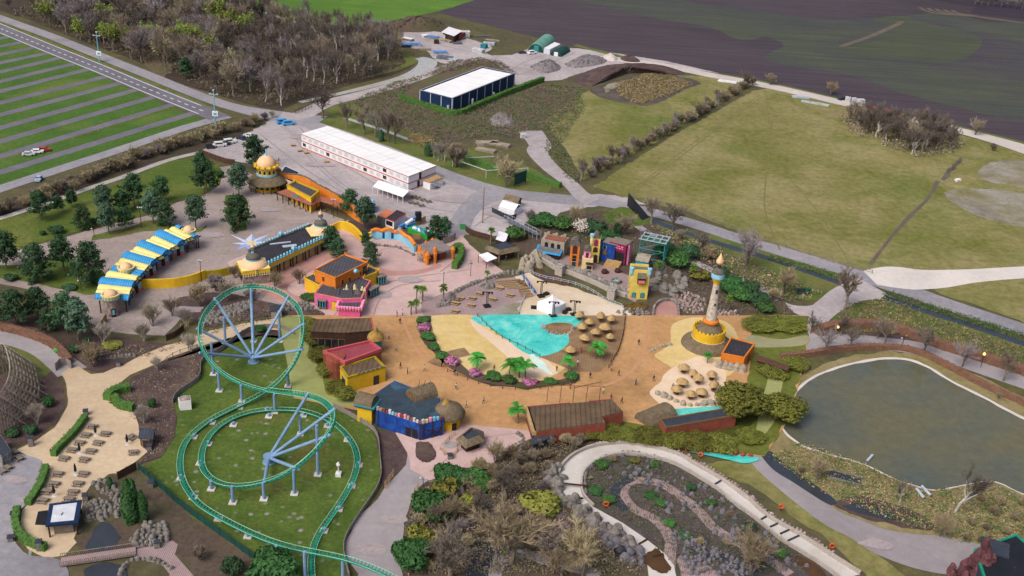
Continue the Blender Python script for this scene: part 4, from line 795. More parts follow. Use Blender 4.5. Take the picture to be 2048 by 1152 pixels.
spec('ruin_wall','a59c8b','93897a',.4,.2,.95,.3,'','b5ad9c');spec('blue_wall','2456b4','1c4a9f',.5,.15,.8,.1,'','2f66c4');spec('royal_wall','1f4a9c','17387c',.5,.25,.85,.2,'','2a62c0')
spec('maroon','8a2a52','7a2448',1,.1,.8);spec('green_panel','1f4a45','1a403c',.4,.1,.7);spec('green_canvas','6fa08f','5f907f',.3,.1,.8);spec('green_metal','3f7a5c','356b50',.6,.15,.6)
spec('terracotta_roof','9d6450','8c5645',.4,.15,.9,.1,'w',None,.5);spec('orange_roof','d0805c','c27452',.5,.1,.85);spec('container_blue','2350a8','1d4796',.4,.08,.6);spec('container_grey','d0d4da','c2c6cc',.4,.08,.6);spec('container_red','a04848','8f3f40',.4,.1,.7)
spec('tent_white','eeeef0','e4e4e8',.3,.04,.6);spec('tarp_blue','4f8fd0','3f7fc4',.6,.2,.5);spec('crate_white','d0d2d4','c0c2c4',1,.1,.7);spec('skip_green','35a83c','2f9836',1,.1,.6);spec('bin_green','1d5a3e','184c34',1,.1,.6)
spec('sign_teal','2f6f88','28607a',.6,.1,.7);spec('black_metal','26282b','1e2022',1,.1,.5);spec('fence_wood','5c4336','4d372d',.8,.2,.95,0,'w',None,1.6);spec('fence_grey','9a9188','8b837b',.8,.2,.95,0,'w',None,1.6)
spec('track_green','1f8f76','1b7f69',.3,.1,.5);spec('rail_mint','8fd0b4','7cc2a6',.3,.08,.45);spec('support_blue','7f9fbe','7090b0',.3,.1,.5)
spec('crimson','9a4a55','8a3f4b',.4,.15,.9);spec('crimson_rim','c05a60','b44e56',.5,.1,.85);spec('brick_red','93503f','824436',.6,.2,.9,.1);spec('gold_yellow','dcb62c','cda524',.4,.12,.8);spec('olive_yellow','a89420','948218',.3,.2,.85)
spec('plank_roof','6f5c46','5a4a3a',.25,.3,.9,.1,'w','4f4a48',.28);spec('teal_paint','3a8f96','2f7f88',.5,.15,.8);spec('slate','3f4652','343b46',.4,.2,.9,.1,'w',None,.5)
spec('red_rock','6c464a','57373b',.25,.3,.95,.6,'','8a5a54');spec('rubble','76737a','615f66',.8,.3,.95,.4);spec('timber_stack','a39a8a','8a8070',.6,.3,.95);spec('lamp_turquoise','6fc4d4','60b4c4',1,.06,.5);spec('orange_plastic','e05a2a','d04a20',1,.08,.6)
spec('skin','c99a7c','bb8c70',4,.05,.7);spec('coat_dark','2e3440','262b36',3,.1,.9);spec('coat_red','a03a30','903028',3,.1,.9);spec('coat_white','cfc8c4','bdb6b2',3,.1,.9);spec('coat_blue','4a6a94','3f5c84',3,.1,.9);spec('trousers','4a4650','3e3a44',3,.1,.9);spec('hair','3a2a20','2e2018',3,.1,.9)
def xy(x,y,z):p=P(x,y,z);return(p.x,p.y)
def poly(px,z):return[xy(x,y,z)for x,y in px]
def centre(pts):return(sum(p[0]for p in pts)/len(pts),sum(p[1]for p in pts)/len(pts))
class Bld:
 """a building whose roof outline was read at height z1; coordinates relative to its own base point"""
 def __init__(s,name,label,cat,px,z1,z0=0.,group=None):
  w=poly(px,z1);A=sum(w[i-1][0]*w[i][1]-w[i][0]*w[i-1][1]for i in range(len(w)))
  if A<0:w=w[::-1];s.rev=True
  else:s.rev=False
  c=centre(w);s.c=c;s.p=[(a-c[0],b-c[1])for a,b in w];s.z1=z1;s.z0=z0;s.n=len(w)
  s.root=thing(name,label,cat,(c[0],c[1],0),0,group)
 def edge(s,i):
  """i counts edges in the order the pixels were given"""
  n=s.n
  if s.rev:i=(n-2-i)%n;b,a=s.p[i],s.p[(i+1)%n];q=-1
  else:a,b=s.p[i%n],s.p[(i+1)%n];q=1
  d=Vector((b[0]-a[0],b[1]-a[1],0));L=d.length;d.normalize();nn=Vector((d.y,-d.x,0))*q
  return Vector((a[0],a[1],0)),d,L,nn
 def walls(s,mat,name='wall',z0=None,z1=None,ins=0.):
  m=MB(mat);m.prism(s.inset(ins),s.z0 if z0 is None else z0,s.z1 if z1 is None else z1,True);return m.build(name,s.root)
 def inset(s,d):
  if not d:return s.p
  out=[];n=s.n
  for i in range(n):
   p0,p1,p2=Vector(s.p[i-1]),Vector(s.p[i]),Vector(s.p[(i+1)%n]);a=(p1-p0).normalized();b=(p2-p1).normalized()
   na,nb=Vector((-a.y,a.x)),Vector((-b.y,b.x));k=max(.35,1+na.dot(nb));out.append(tuple(p1+(na+nb)*d/k))
  return out
 def roof(s,mat,name='roof',dz=.03,ins=.3,th=.05,z=None):
  m=MB(mat);z=s.z1 if z is None else z;m.prism(s.inset(ins),z+dz-th+.05,z+dz+.05);return m.build(name,s.root)
 def parapet(s,mat,h=.5,t=.3,name='parapet',z=None):
  m=MB(mat);z=s.z1 if z is None else z;o,i=s.inset(-.04),s.inset(t);n=s.n;vs=[]
  for zz in(z-.15,z+h):
   vs+=[(a,b,zz)for a,b in o]+[(a,b,zz)for a,b in i]
  fs=[]
  for k in range(n):
   l=(k+1)%n
   fs+=[(k,l,2*n+l,2*n+k),(n+l,n+k,3*n+k,3*n+l),(2*n+k,2*n+l,3*n+l,3*n+k)]
  m.add(vs,fs);return m.build(name,s.root)
 def panel(s,m,i,t,z,w,h,d=.09,dep=.14):
  a,dr,L,nn=s.edge(i);c=a+dr*(L*t)+nn*(d-dep/2);m.box((c.x,c.y,z),(w,dep,h),math.atan2(dr.y,dr.x));return m
 def win(s,i,t,z,w,h,mat='glass_dark',frame='wood_dark',name='window',fr=.12,d=.09):
  m=MB(frame);s.panel(m,i,t,z-fr,w+2*fr,h+2*fr,d,.16);f=m.build(name,s.root)
  m=MB(mat);s.panel(m,i,t,z,w,h,d+.04,.12);m.build('pane',f);return f
 def arch(s,i,t,z,w,h,mat='glass_dark',name='window',d=.06):
  a,dr,L,nn=s.edge(i);c=a+dr*(L*t);m=MB(mat);out=[(-w/2,0),(w/2,0),(w/2,h-w/2)]+[(w/2*math.cos(k*math.pi/6),h-w/2+w/2*math.sin(k*math.pi/6))for k in range(1,7)]
  f=[c+dr*u+nn*d+Vector((0,0,z+v))for u,v in out];bk=[q-nn*.2 for q in f];n=len(f)
  m.add(f+bk,[tuple(range(n)),tuple(range(2*n-1,n-1,-1))]+[(k,(k+1)%n,(k+1)%n+n,k+n)for k in range(n)]);return m.build(name,s.root)
 def crenel(s,edges,mat,z,w=.5,h=.45,t=.25,name='battlement',point=False):
  m=MB(mat)
  for i in edges:
   a,dr,L,nn=s.edge(i);k=int(L/(w*1.9))
   for q in range(k+1):
    c=a+dr*(L*q/max(1,k))-nn*t/2;m.box((c.x,c.y,z),(w,t,h),math.atan2(dr.y,dr.x),.35 if point else 1)
  return m.build(name,s.root)
def barrel(m,a,b,r,z,n=10,rz=1.):
 """a half cylinder (barrel roof) lying from a to b"""
 a,b=Vector((a[0],a[1],0)),Vector((b[0],b[1],0));d=(b-a).normalized();s_=Vector((-d.y,d.x,0));vs=[]
 for p in(a,b):
  for i in range(n+1):t=math.pi*i/n;vs.append(p+s_*math.cos(t)*r+Vector((0,0,z+math.sin(t)*r*rz)))
 k=n+1;fs=[(i,i+1,k+i+1,k+i)for i in range(n)]+[tuple(range(n,-1,-1)),tuple(range(k,2*k)),(0,k,2*k-1,n)]
 return m.add(vs,fs)
def gable(m,pts,z0,z1,over=0.):
 """gable roof on four corners; ridge runs between the middles of edges 1 and 3"""
 a,b,c,d=[Vector((p[0],p[1],z0))for p in pts];r1=(b+c)/2;r2=(d+a)/2;r1.z=r2.z=z1
 th=Vector((0,0,.12));vs=[a,b,c,d,r1,r2];vs2=[v-th for v in vs]
 return m.add(vs+vs2,[(0,1,4,5),(2,3,5,4),(6,11,10,7),(8,10,11,9),(0,6,7,1),(2,8,9,3),(1,7,10,4),(4,10,8,2),(3,9,11,5),(5,11,6,0)])
def fence(label,px,h,mat,name='fence',post=2.2,t=.1,pm=None,cat='fence',rails=None,z=0.,k=4):
 """solid board fence or (rails given) open rail fence along a ground path"""
 path=resample(ground_path(px,k),post);root=thing(name,label,cat,(path[0].x,path[0].y,0));o=Vector((path[0].x,path[0].y,0))
 m=MB(mat);pm_=MB(pm or mat)
 for a,b in zip(path,path[1:]):
  a,b=a-o,b-o;d=b-a;c=(a+b)/2;an=math.atan2(d.y,d.x)
  if rails:
   for zz in rails:m.box((c.x,c.y,z+zz),(d.length,.07,.1),an)
  else:m.box((c.x,c.y,z+.08),(d.length,t,h-.08),an)
 for a in path:a=a-o;pm_.box((a.x,a.y,z),(.14,.16,h+.12),0)
 m.build('rail' if rails else 'board_panel',root);pm_.build('posts',root);return root
def onboard(px,z=0.):return Vector(xy(px[0],px[1],z)+(z,))
# ------------------------------------------------------------ long white two-storey building
B=Bld('cabin_building','long white two-storey cabin building with red trim and flat white roof','building',[(602.7,268.3),(817,353.3),(872,331.7),(655,252.7)],5.2)
B.walls('white_panel');B.roof('roof_white',ins=-.12,dz=.1,th=.16)
m=MB('red_trim')
for e in(0,1,2,3):
 a,dr,L,nn=B.edge(e)
 for z in(.05,2.55,5.08):c=a+dr*L/2+nn*.05;m.box((c.x,c.y,z),(L+.2,.14,.26),math.atan2(dr.y,dr.x))
m.build('trim',B.root)
m=MB('shutter');a,dr,L,nn=B.edge(3)
m=MB('container_grey');a0,d0,L0,n0=B.edge(0);a1,d1,L1,n1=B.edge(1)
for i in range(1,17):c=a0+d0*(L0*i/17)-n0*L1/2;m.box((c.x,c.y,5.36),(.1,L1-.3,.02),math.atan2(d0.y,d0.x))
c=a0+d0*L0/2-n0*L1/2;m.box((c.x,c.y,5.36),(L0-.3,.3,.07),math.atan2(d0.y,d0.x));m.build('roof_seam',B.root)
for i in range(17):
 t=(i+.5)/17
 for z,dk in((.95,i in(0,4,10,13)),(3.55,i==13)):
  B.win(0,t,z,1.75,1.2,'glass_dark' if dk else 'shutter','white_panel')
m=MB('white_panel')
for i in range(1,17):B.panel(m,0,i/17,.2,.1,4.9,.04,.1)
m.build('panel_joint',B.root)
B.win(1,.42,2.8,1.,2.1,'glass_dark','wood_dark','door');B.win(1,.36,.1,1.,2.1,'glass_dark','wood_dark','door')
A=Bld('stair_annex','low white annex with red edge and steel stair at the end of the cabin building','annex',[(846.4,361),(860.5,366),(886,356),(874.5,350)],2.6)
A.walls('white_panel');A.roof('wood_pale',ins=.05,dz=.05)
m=MB('red_trim')
for e in range(4):A.panel(m,e,.5,2.45,A.edge(e)[2]+.1,.16,.06,.1)
m.build('trim',A.root)
m=MB('steel')
for e in(1,2):
 a,dr,L,nn=A.edge(e)
 for k in range(6):c=a+dr*L*k/5;m.tube([(c.x,c.y,2.6),(c.x,c.y,3.6)],.04,4)
 for z in(3.1,3.6):m.tube([a+Vector((0,0,z)),a+dr*L+Vector((0,0,z))],.04,4)
m.build('railing',A.root)
m=MB('light_steel');a,dr,L,nn=A.edge(1);s0=a+nn*.6+Vector((0,0,2.5));s1=a+dr*4.5+nn*.6
for k in range(9):p=s0.lerp(s1,k/8);m.box((p.x,p.y,p.z),(.5,1.0,.06),math.atan2(dr.y,dr.x))
for q in(-.5,.5):m.tube([s0+nn*q,s1+nn*q],.07,4);m.tube([s0+nn*q+Vector((0,0,1)),s1+nn*q+Vector((0,0,1))],.04,4)
m.build('stair',A.root)
def marquee(label,px,z0,z1,legs,legm='tent_white',name='marquee_tent',side=None):
 w=poly(px,z0);c=centre(w);w=[(a-c[0],b-c[1])for a,b in w];root=thing(name,label,'tent',(c[0],c[1],0))
 m=MB('tent_white');gable(m,w,z0,z1);m.build('roof',root)
 for i in range(4):
  a,b=Vector(w[i]),Vector(w[(i+1)%4])
  for k in range(legs if i%2==0 else 1):
   p=a.lerp(b,k/(legs if i%2==0 else 1));m=MB(legm);m.tube([(p.x,p.y,0),(p.x,p.y,z0)],.09,4);m.build('leg',root)
 if side:
  for i in side:m=MB('tent_white');a,b=Vector(w[i]),Vector(w[(i+1)%4]);d=b-a;q=(a+b)/2;m.box((q.x,q.y,.05),(d.length-.1,.06,z0-.1),math.atan2(d.y,d.x));m.build('side_wall',root)
 return root
marquee('open white marquee tent in front of the cabin building',[(745.6,373),(805.8,394),(830,383),(768,362)],2.5,3.7,6)
marquee('small white marquee with arched window panels beside the thatched yard hut',[(998,412),(1029,421),(1044,410),(1012,400)],2.4,3.4,3,side=(0,1))
# ------------------------------------------------------------ dark blue warehouse
B=Bld('warehouse','dark blue warehouse with pale pilasters and white roof behind a hedge','warehouse',[(839.7,180.7),(905,197),(1030,147),(964,134)],6.6)
B.walls('navy_panel',z1=6.3);B.roof('roof_white',ins=.7,dz=.04,z=6.3);B.parapet('navy_panel',.5,.5,z=6.3);B.parapet('light_steel',.1,.3,'rim',z=6.75)
m=MB('light_steel')
for e,n in((0,3),(1,8),(2,3),(3,8)):
 for k in range(n+1):B.panel(m,e,k/n*.985+.007,.1,.35,6.4,.1,.2)
m.build('pilaster',B.root)
m=MB('container_grey');a0,d0,L0,n0=B.edge(1);a1,d1,L1,n1=B.edge(0)
for k in range(1,6):c=a0+d0*(L0*k/6)-n0*L1/2;m.box((c.x,c.y,6.36),(.22,L1-1.6,.06),math.atan2(d0.y,d0.x))
m.build('roof_seam',B.root)
for t in(.28,.62):
 a,dr,L,nn=B.edge(1);c=a+dr*L*t+nn*.9;m=MB('light_steel');m.tube([(c.x,c.y,.2),(c.x,c.y,3.4 if t<.5 else 2.4)],.45,8);m.build('vent_pipe',B.root)
m=MB('light_steel');a,dr,L,nn=B.edge(0);c=a+dr*L*.92+nn*1;m.tube([(c.x,c.y,0),(c.x,c.y,3.6)],.5,8);m.build('vent_pipe',B.root)
# ------------------------------------------------------------ work site in the distance
def hoop(label,fl,fr,br,mat,endm,door,rz=1.,name='hoop_shelter'):
 a,b,c=P(*fl),P(*fr),P(*br);f=(a+b)/2;d=c-b;r=(a-b).length/2;root=thing(name,label,'shelter',f)
 m=MB(mat);barrel(m,(0,0),(d.x,d.y),r,.02,12,rz);m.build('canopy',root)
 m=MB(endm);dn=d.normalized();barrel(m,(-dn.x*.06,-dn.y*.06),(0,0),r*.96,0,12,rz);m.build('end_wall',root)
 m=MB(door);an=math.atan2(b.y-a.y,b.x-a.x);m.box((-dn.x*.1,-dn.y*.1,0),(r*.7,.1,r*.8*rz),an);m.build('door',root);return root
hoop('large pale green hoop shelter on the far gravel site',(1056,102),(1087,106.5),(1110,86),'green_canvas','green_panel','teal_paint',1.0)
hoop('smaller dark green hoop shelter in front of the white containers',(1100,111),(1124,114),(1141,103),'green_panel','green_panel','white_panel',.85)
def box_thing(name,label,cat,px,z1,mat,roofm=None,group=None,rib=True,z0=0.):
 b=Bld(name,label,cat,px,z1,z0,group);b.walls(mat,'body');b.roof(roofm or mat,'roof',.02,.1,.06)
 if rib:
  m=MB(mat)
  for e in range(4):
   L=b.edge(e)[2];n=max(2,int(L/.6))
   for k in range(1,n):b.panel(m,e,k/n,z0+.15,.14,z1-z0-.3,.05,.1)
  m.build('rib',b.root)
 return b
box_thing('container','white shipping container between the two hoop shelters','container',[(1088,96),(1100,99),(1121,88),(1109,84)],2.8,'container_grey','white_panel')
def pile(name,label,px,h,mat,n,rs,seed,base='rubble_floor',cat='pile',kind=None):
 """a heap: mound of the loose material with separate lumps over it"""
 w=[P(x,y)for x,y in crom(px,True,4)];c=sum(w,Vector())/len(w);root=thing(name,label,cat,(c.x,c.y,0));m=MB(base);N=len(w);rr=random.Random(seed);vs=[];K=6
 for k in range(K):
  t=k/K
  for p in w:q=p.lerp(c,t);vs.append((q.x-c.x+rr.gauss(0,.15),q.y-c.y+rr.gauss(0,.15),h*(1-(1-t)**1.6)*rr.uniform(.8,1.15)if k else .0))
 vs.append((0,0,h));fs=[(k*N+i,k*N+(i+1)%N,(k+1)*N+(i+1)%N,(k+1)*N+i)for k in range(K-1)for i in range(N)]+[((K-1)*N+i,(K-1)*N+(i+1)%N,K*N)for i in range(N)]
 m.add(vs,fs);m.build('mound',root);m=MB(mat)
 for k in range(n):
  p=rr.choice(w);t=rr.random()**.7;q=p.lerp(c,t);s_=rs*rr.uniform(.5,1.5);m.rock((q.x-c.x,q.y-c.y,h*(1-(1-t)**1.6)*.9-s_*.2),(s_,s_*rr.uniform(.6,1),s_*.7),seed*999+k)
 if n:m.build('lumps',root)
 return root
pile('rubble_heap','grey cone of broken rubble on the gravel site',[(1060,135),(1085,128),(1110,125),(1122,138),(1100,146),(1080,146)],4,'rubble',130,.9,1)
pile('rubble_heap','long heap of coarse grey rubble on the gravel site',[(1130,130),(1150,120),(1185,114),(1215,120),(1200,130),(1150,136)],3.5,'rubble',160,1.1,2)
pile('sand_heap','pale sand heap beside the rubble',[(1200,115),(1222,110),(1236,118),(1225,123)],2.4,'rubble',10,.4,3,'gravel_pale')
pile('earth_heap','brown earth heap next to the pale sand',[(1240,118),(1250,112),(1275,118),(1280,124),(1255,124)],2.2,'rubble',6,.4,4,'mulch')
pile('earth_bank','dark curved earth bank behind the marshy hollow',[(1145,158),(1190,136),(1240,128),(1310,128),(1368,144),(1356,150),(1290,146),(1240,150),(1198,168),(1172,174)],3.6,'rubble',26,.6,5,'mulch')
pile('brush_heap','brown heap of brushwood behind the storage yard',[(772,58),(790,42),(830,34),(880,42),(890,55),(860,64),(800,64)],4.5,'wood_dark',90,1.1,6,'scrub_floor')
m_=pile('boulder_heap','grey stone slope with pipe outlet below the warehouse bank',[(978,238),(1000,224),(1024,236),(1030,250),(1000,254),(982,250)],2,'stone_plain',150,.9,7)
B=Bld('open_shed','open-fronted white-roofed shed in the storage yard','shed',[(884,64),(908,72),(924,62),(898,54)],4);B.walls('wood_dark',ins=.5,z1=3.9);B.roof('white_panel',ins=-.2,dz=.05,th=.2)
m=MB('light_steel');B.panel(m,0,.2,0,2,3,.3,.3);m.build('door',B.root)
box_thing('container','red container beside the open shed','container',[(905,67),(920,72),(932,64),(918,58)],2.6,'container_red','container_red')
rr=random.Random(5)
def stack(label,x,y,w,d,h,mat,top=None,name='material_stack',rz=None):
 p=P(x,y);rz=rr.uniform(-.6,.6)if rz is None else rz;root=thing(name,label,'stack',(p.x,p.y,0),rz);m=MB(mat);n=max(2,int(h/.45))
 for k in range(n):
  for q in range(3):m.box(((q-1)*w/3+rr.uniform(-.1,.1),rr.uniform(-.15,.15),k*h/n+.02),(w/3.2,d*rr.uniform(.8,1),h/n*.82),rr.uniform(-.05,.05))
 m.build('layers',root)
 if top:m=MB(top);m.box((0,0,h),(w*1.02,d*1.05,.18),0,.94);m.build('cover',root)
for a in[('white pallets stacked in front of the red container',930,73,5,4,3,'crate_white',None),('green crate stack in front of the white pallets',926,78,3,2,1.2,'green_metal',None),('blue tarpaulin stack in the middle of the storage yard',865,78,7,3,1.4,'timber_stack','tarp_blue'),('white sheeted stack left of the blue tarpaulin',852,75,4,3,1.3,'crate_white','white_panel'),('timber stack right of the blue tarpaulin',890,83,9,3,1.2,'timber_stack',None),('grey beams at the end of the timber stack',915,88,5,2.5,1,'steel',None),('pale board stack at the left of the yard',815,81,6,3,1.2,'timber_stack','white_panel'),('light blue stack along the left yard edge',830,92,6,3,1.3,'light_steel','tarp_blue'),('dark stack beside the light blue one',812,94,5,3,1.5,'slate','tarp_blue'),('brown crate at the yard island',873,87,2.5,2.5,2,'wood_dark',None),('blue sheeted stack near the canal bend',880,108,7,3,1.2,'light_steel','tarp_blue'),('grey pipes beside the canal bend',890,118,8,4,1.5,'steel',None),('steel parts near the canal end',905,121,6,3,1.2,'light_steel',None),('timber beside the yard entrance',850,100,6,2.5,1.1,'timber_stack',None),('teal crate at the right yard edge',968,96,3,3,2.2,'teal_paint',None),('stack of blue-grey frames on the right yard edge',978,90,6,3,1.5,'light_steel',None),('mixed crates at the yard exit',957,104,6,4,1.8,'crate_white',None),('pale beams on the yard rim',985,82,8,2,.8,'timber_stack',None),('grey beams on the yard rim behind the pale ones',965,74,9,2,.9,'steel',None),('red tank frame at the far left of the yard',772,66,2,2,2.4,'container_red',None),('grey weathered timber stack in front of the stone slope',975,288,9,4,1.0,'timber_stack',None),('second grey weathered timber stack beside the gravel track',1000,292,8,4,1.0,'timber_stack',None),('long weathered timber stack nearest the cabin road',972,302,8,3.5,.9,'timber_stack',None),('white crate beside the gravel bend',1046,276,2,1.6,1.8,'crate_white',None),('white panels stacked on the meadow by the track',1455,164,9,4,.5,'white_panel',None),('pale beams lying on the meadow corner',1601,195,8,3,.7,'light_steel',None),('bent row of pale beams on the meadow',1630,208,13,1.5,.9,'light_steel',None),('white bags on the meadow by the ditch',1915,362,2.5,1.5,.9,'white_panel',None),('white crates on the field track',1721,207,3.2,2.4,2.2,'crate_white',None),('white crate left of the pair on the field track',1695,202,2.4,2.2,2.0,'crate_white',None),('pale crate in the row on the field track',1708,204,2,2,2,'crate_white',None),('dark trailer on the field track',1682,200,3,2,1.6,'slate',None)]:stack(*a)
box_thing('container','long rust-red container behind the meadow thicket','container',[(1735,216),(1802,232),(1806,226),(1738,210)],2.8,'brick_red','brick_red')
p=P(1010,270);m=MB('wood_grey')
root=thing('pergola_frame','grey slatted timber frame laid out beside the gravel bend','frame',(p.x,p.y,0),-.5)
for k in range(8):m.box((k*1.1-4,0,1.2),(.15,5,.15))
for k in(-2.2,2.2):m.box((0,k,1.05),(9,.15,.15))
m.build('slats',root);m=MB('wood_grey')
for sx in(-4,0,4):
 for sy in(-2.2,2.2):m.box((sx,sy,0),(.18,.18,1.1))
m.build('posts',root)
root=thing('goal_frame','long white steel frame like a goal on the grass verge','frame',P(985,350))
m=MB('light_steel');o=P(985,350)
q=[P(*a)-o for a in((905,333),(972,357),(1020,347),(1050,352),(930,318))];z3=Vector((0,0,3))
for v in q[:2]:m.tube([v,v+z3],.14,5)
m.tube([q[0]+z3,q[1]+z3],.14,5);e1=P(1055,352)-o;m.tube([q[0]+z3,q[0]+z3+(e1-q[1])],.14,5);m.tube([q[1]+z3,e1+z3],.14,5);m.tube([e1,e1+z3],.14,5);m.build('frame',root)
B=Bld('screen','dark green mesh screen standing beside the gravel track','screen',[(1030,348),(1053,340),(1053.3,341),(1030.3,349)],5);B.walls('green_panel','panel',z0=1);m=MB('black_metal')
for i in(0,2):m.tube([(B.p[i][0],B.p[i][1],0),(B.p[i][0],B.p[i][1],5)],.12,5)
m.build('post',B.root)
B=box_thing('container','bright blue container behind the orange wall','container',[(733,402),(737,414),(750,410),(747,398)],2.8,'container_blue','light_blue')
B=box_thing('site_cabin','grey-sided cabin with orange roof','cabin',[(754,431),(772,437),(790,427),(774,417)],2.8,'steel','orange_roof')
B=Bld('site_cabin','white cabin with dark felt roof and red edge next to the orange-roofed one','cabin',[(771,437),(788,443),(812,427),(794,420)],2.8);B.walls('white_panel');B.roof('dark_felt',ins=.15);B.parapet('red_trim',.08,.12,'trim');B.win(0,.3,1.1,1.1,1.2)
B.win(0,.65,1.1,1.1,1.2)
root=thing('boom_lift','blue telescopic lift parked beside the white cabin','lift',P(818,455));m=MB('tarp_blue');m.box((0,0,.5),(2.2,3.6,1.2),-.7);m.tube([(-3,-2.5,.9),(2.4,2.2,3.2)],.45,6);m.build('boom',root);m=MB('white_panel');m.tube([(-1,-1.2,1.6),(1,.6,2.6)],.55,8);m.build('tank',root);m=MB('black_metal');m.box((2.6,2.4,1.6),(1.8,1.6,2.8),.3);m.build('basket',root)
m=MB('black_metal')
for a in((-1.2,-1),(1.2,-1),(-1,1.2),(1.3,1.2)):m.rock((a[0],a[1],0),(.9,.9,.9),3)
m.build('wheels',root)
root=thing('skip','green skip with white-lined blue plastic waste','skip',P(842,470),-.65);m=MB('skip_green');m.box((0,0,.1),(8,3.2,1.5),0,1.06);m.build('body',root);m=MB('tarp_blue')
for k in range(14):m.rock((R.uniform(-3.4,3.4),R.uniform(-1.1,1.1),1.4),(1.6,1.2,.7),k)
m.build('waste',root);m=MB('white_panel')
for k in range(9):m.rock((R.uniform(-3.4,3.4),R.uniform(-1.1,1.1),1.5),(1.2,1,.7),50+k)
m.build('bags',root)
fence('wooden board enclosure round the green skip',[(823,455),(858,441)],2,'wood_pale');fence('wooden board fence in front of the skip',[(826,480),(848,478)],2,'wood_pale')
root=thing('waste_bin','small bright green bin on the gravel beside the yard road','bin',P(925,458),.1);m=MB('skip_green');m.box((0,0,.15),(1.6,1.2,1.2),0,1.12);m.build('body',root);m=MB('green_metal');m.box((0,0,1.36),(1.85,1.4,.1));m.build('lid',root)
B=Bld('thatched_hut','dark hut with mossy thatched roof in the gravel yard','hut',[(1006,395),(1036,402),(1046,394),(1016,386)],3);B.walls('green_panel',z1=2.4,ins=.4);m=MB('thatch');gable(m,[B.p[i]for i in(0,1,2,3)],2.3,3.6);m.build('roof',B.root)
fence('dark fence round the small marquee',[(984,425),(1000,433),(1022,441),(1036,436)],1.8,'slate');
root=thing('utility_pole','tall bare wooden pole on the gravel yard','pole',P(965,446));m=MB('wood_grey');m.tube([(0,0,0),(0,0,HT(965,446,375))],[.2,.14],6);m.build('pole',root);m=MB('steel');m.tube([(-.25,0,10.6),(.25,0,10.6)],.06,4);m.build('cap',root)
# ------------------------------------------------------------ roller coaster
TA=[(502,571,14),(465,579,13.7),(433,601,13),(411,627,12),(401,653,11),(400,672,10.2),(409,700,8.2),(426,727,6.4),(456,751,5),(495,769,4.5),(534,779,4.7),(570,784,5.5),(605,788,7),(641,799,9.4),(662,817,11.6),(667,836,12),(660,858,11),(653,867,10.4),(630,897,8.4),(585,936,5.5),(540,958,3.9),(495,969,3.3),(459,970,3),(429,961,2.1),(408,942,1.5),(402,918,1.2),(408,888,1),(429,858,1),(465,834,1),(510,820,1),(570,817,1),(615,822,1),(659,840,1),(689,864,1),(710,894,1),(715,924,1),(704,963,1),(674,1014,1),(644,1056,1.1),(626,1094,1.4),(622,1124,1.6),(624,1160,1.8),(632,1210,2)]
TB=[(502,571,14),(546,577,13.9),(576,595,13.4),(597,616,12.6),(604,643,11.3),(603,676,9.6),(594,709,7.2),(576,739,4.6),(552,766,2.7),(522,787,1.7),(480,808,1.1),(420,838,1),(384,867,1),(366,891,1),(360,918,1),(362,951,1.1),(378,984,1.2),(402,1011,1.3),(432,1029,1.4),(465,1047,1.6),(516,1071,2),(570,1090,2.8),(630,1103,4.4),(689,1115,6),(734,1130,7.4),(779,1150,8.6),(840,1185,10)]
CO0=Vector(P(507,722));RC=thing('roller_coaster','green roller coaster track with pale blue supports making two loops over the lawn','roller coaster',CO0)
H1,H2=P(507,724),P(538,925)
def tpath(T):
 px=crom(T,False,8);return resample([P(a,b,c)for a,b,c in px],.9)
sp,rl,rr_=MB('track_green'),MB('rail_mint'),MB('rail_mint')
FULL=tpath(TA)[::-1]+tpath(TB)[1:]
FULL=[sum((FULL[max(0,min(len(FULL)-1,i+k))]for k in range(-3,4)),Vector())/7 for i in range(len(FULL))]
rails=([],[]);spine=[]
for i,p in enumerate(FULL):
 d=(FULL[min(i+1,len(FULL)-1)]-FULL[max(i-1,0)]).normalized();up=Vector((0,0,1))
 h1,h2=(H1-p),(H2-p);h1.z=h2.z=0;hb=h1 if h1.length<h2.length else h2;bank=max(0,min(1.0,(p.z-2.2)/6))if hb.length<32 and p.z>2 and i<len(FULL)-60 else 0
 u=(up+hb.normalized()*bank).normalized();u=(u-d*u.dot(d)).normalized();s_=d.cross(u)
 a,b=p+s_*.62-CO0,p-s_*.62-CO0;c=p-u*.55-CO0;rails[0].append(a);rails[1].append(b);spine.append(c)
 for q in(a,b):sp.tube([c,q],[.14,.08],4,False)
sp.tube(spine,.25,7);rl.tube(rails[0],.06,5);rr_.tube(rails[1],.06,5)
sp.build('spine',RC);rl.build('rail',RC);rr_.build('rail',RC)
def hub(p):
 m=MB('support_blue');o=p-CO0;m.lathe(o,[(1.35,0),(1.35,.25),(.95,.25),(.95,1.5),(1.15,1.5),(1.15,1.75),(0,1.75)],14);m.build('hub',RC)
hub(H1);hub(H2)
def spoke(h,px,z,ext=.06):
 a=h-CO0+Vector((0,0,1.2));b=P(px[0],px[1],z)-CO0;d=(b-a);a+=d.normalized()*.9;m=MB('support_blue');m.tube([a,b+d*ext],.34,8);m.build('spoke',RC);return a,b
for px,z in(((433,602),12.6),((400,660),10.2),((405,706),7.6),((574,598),13),((604,650),10.6),((600,700),7.8)):spoke(H1,px,z)
for px,z in(((612,794),7.4),((664,822),11.4),((655,872),10),((594,937),5),((529,962),3.2)):spoke(H2,px,z)
spoke(H1,(502,576),13.2,.0)
def column(foot,z=None,top=None):
 f=P(*foot)-CO0
 if z is None:z=HT(foot[0],foot[1],top)
 m=MB('support_blue');m.tube([f,f+Vector((0,0,z))],.32,8);c=m.build('column',RC);m=MB('concrete');m.box(f,(1.5,1.5,.25));m.build('footing',c)
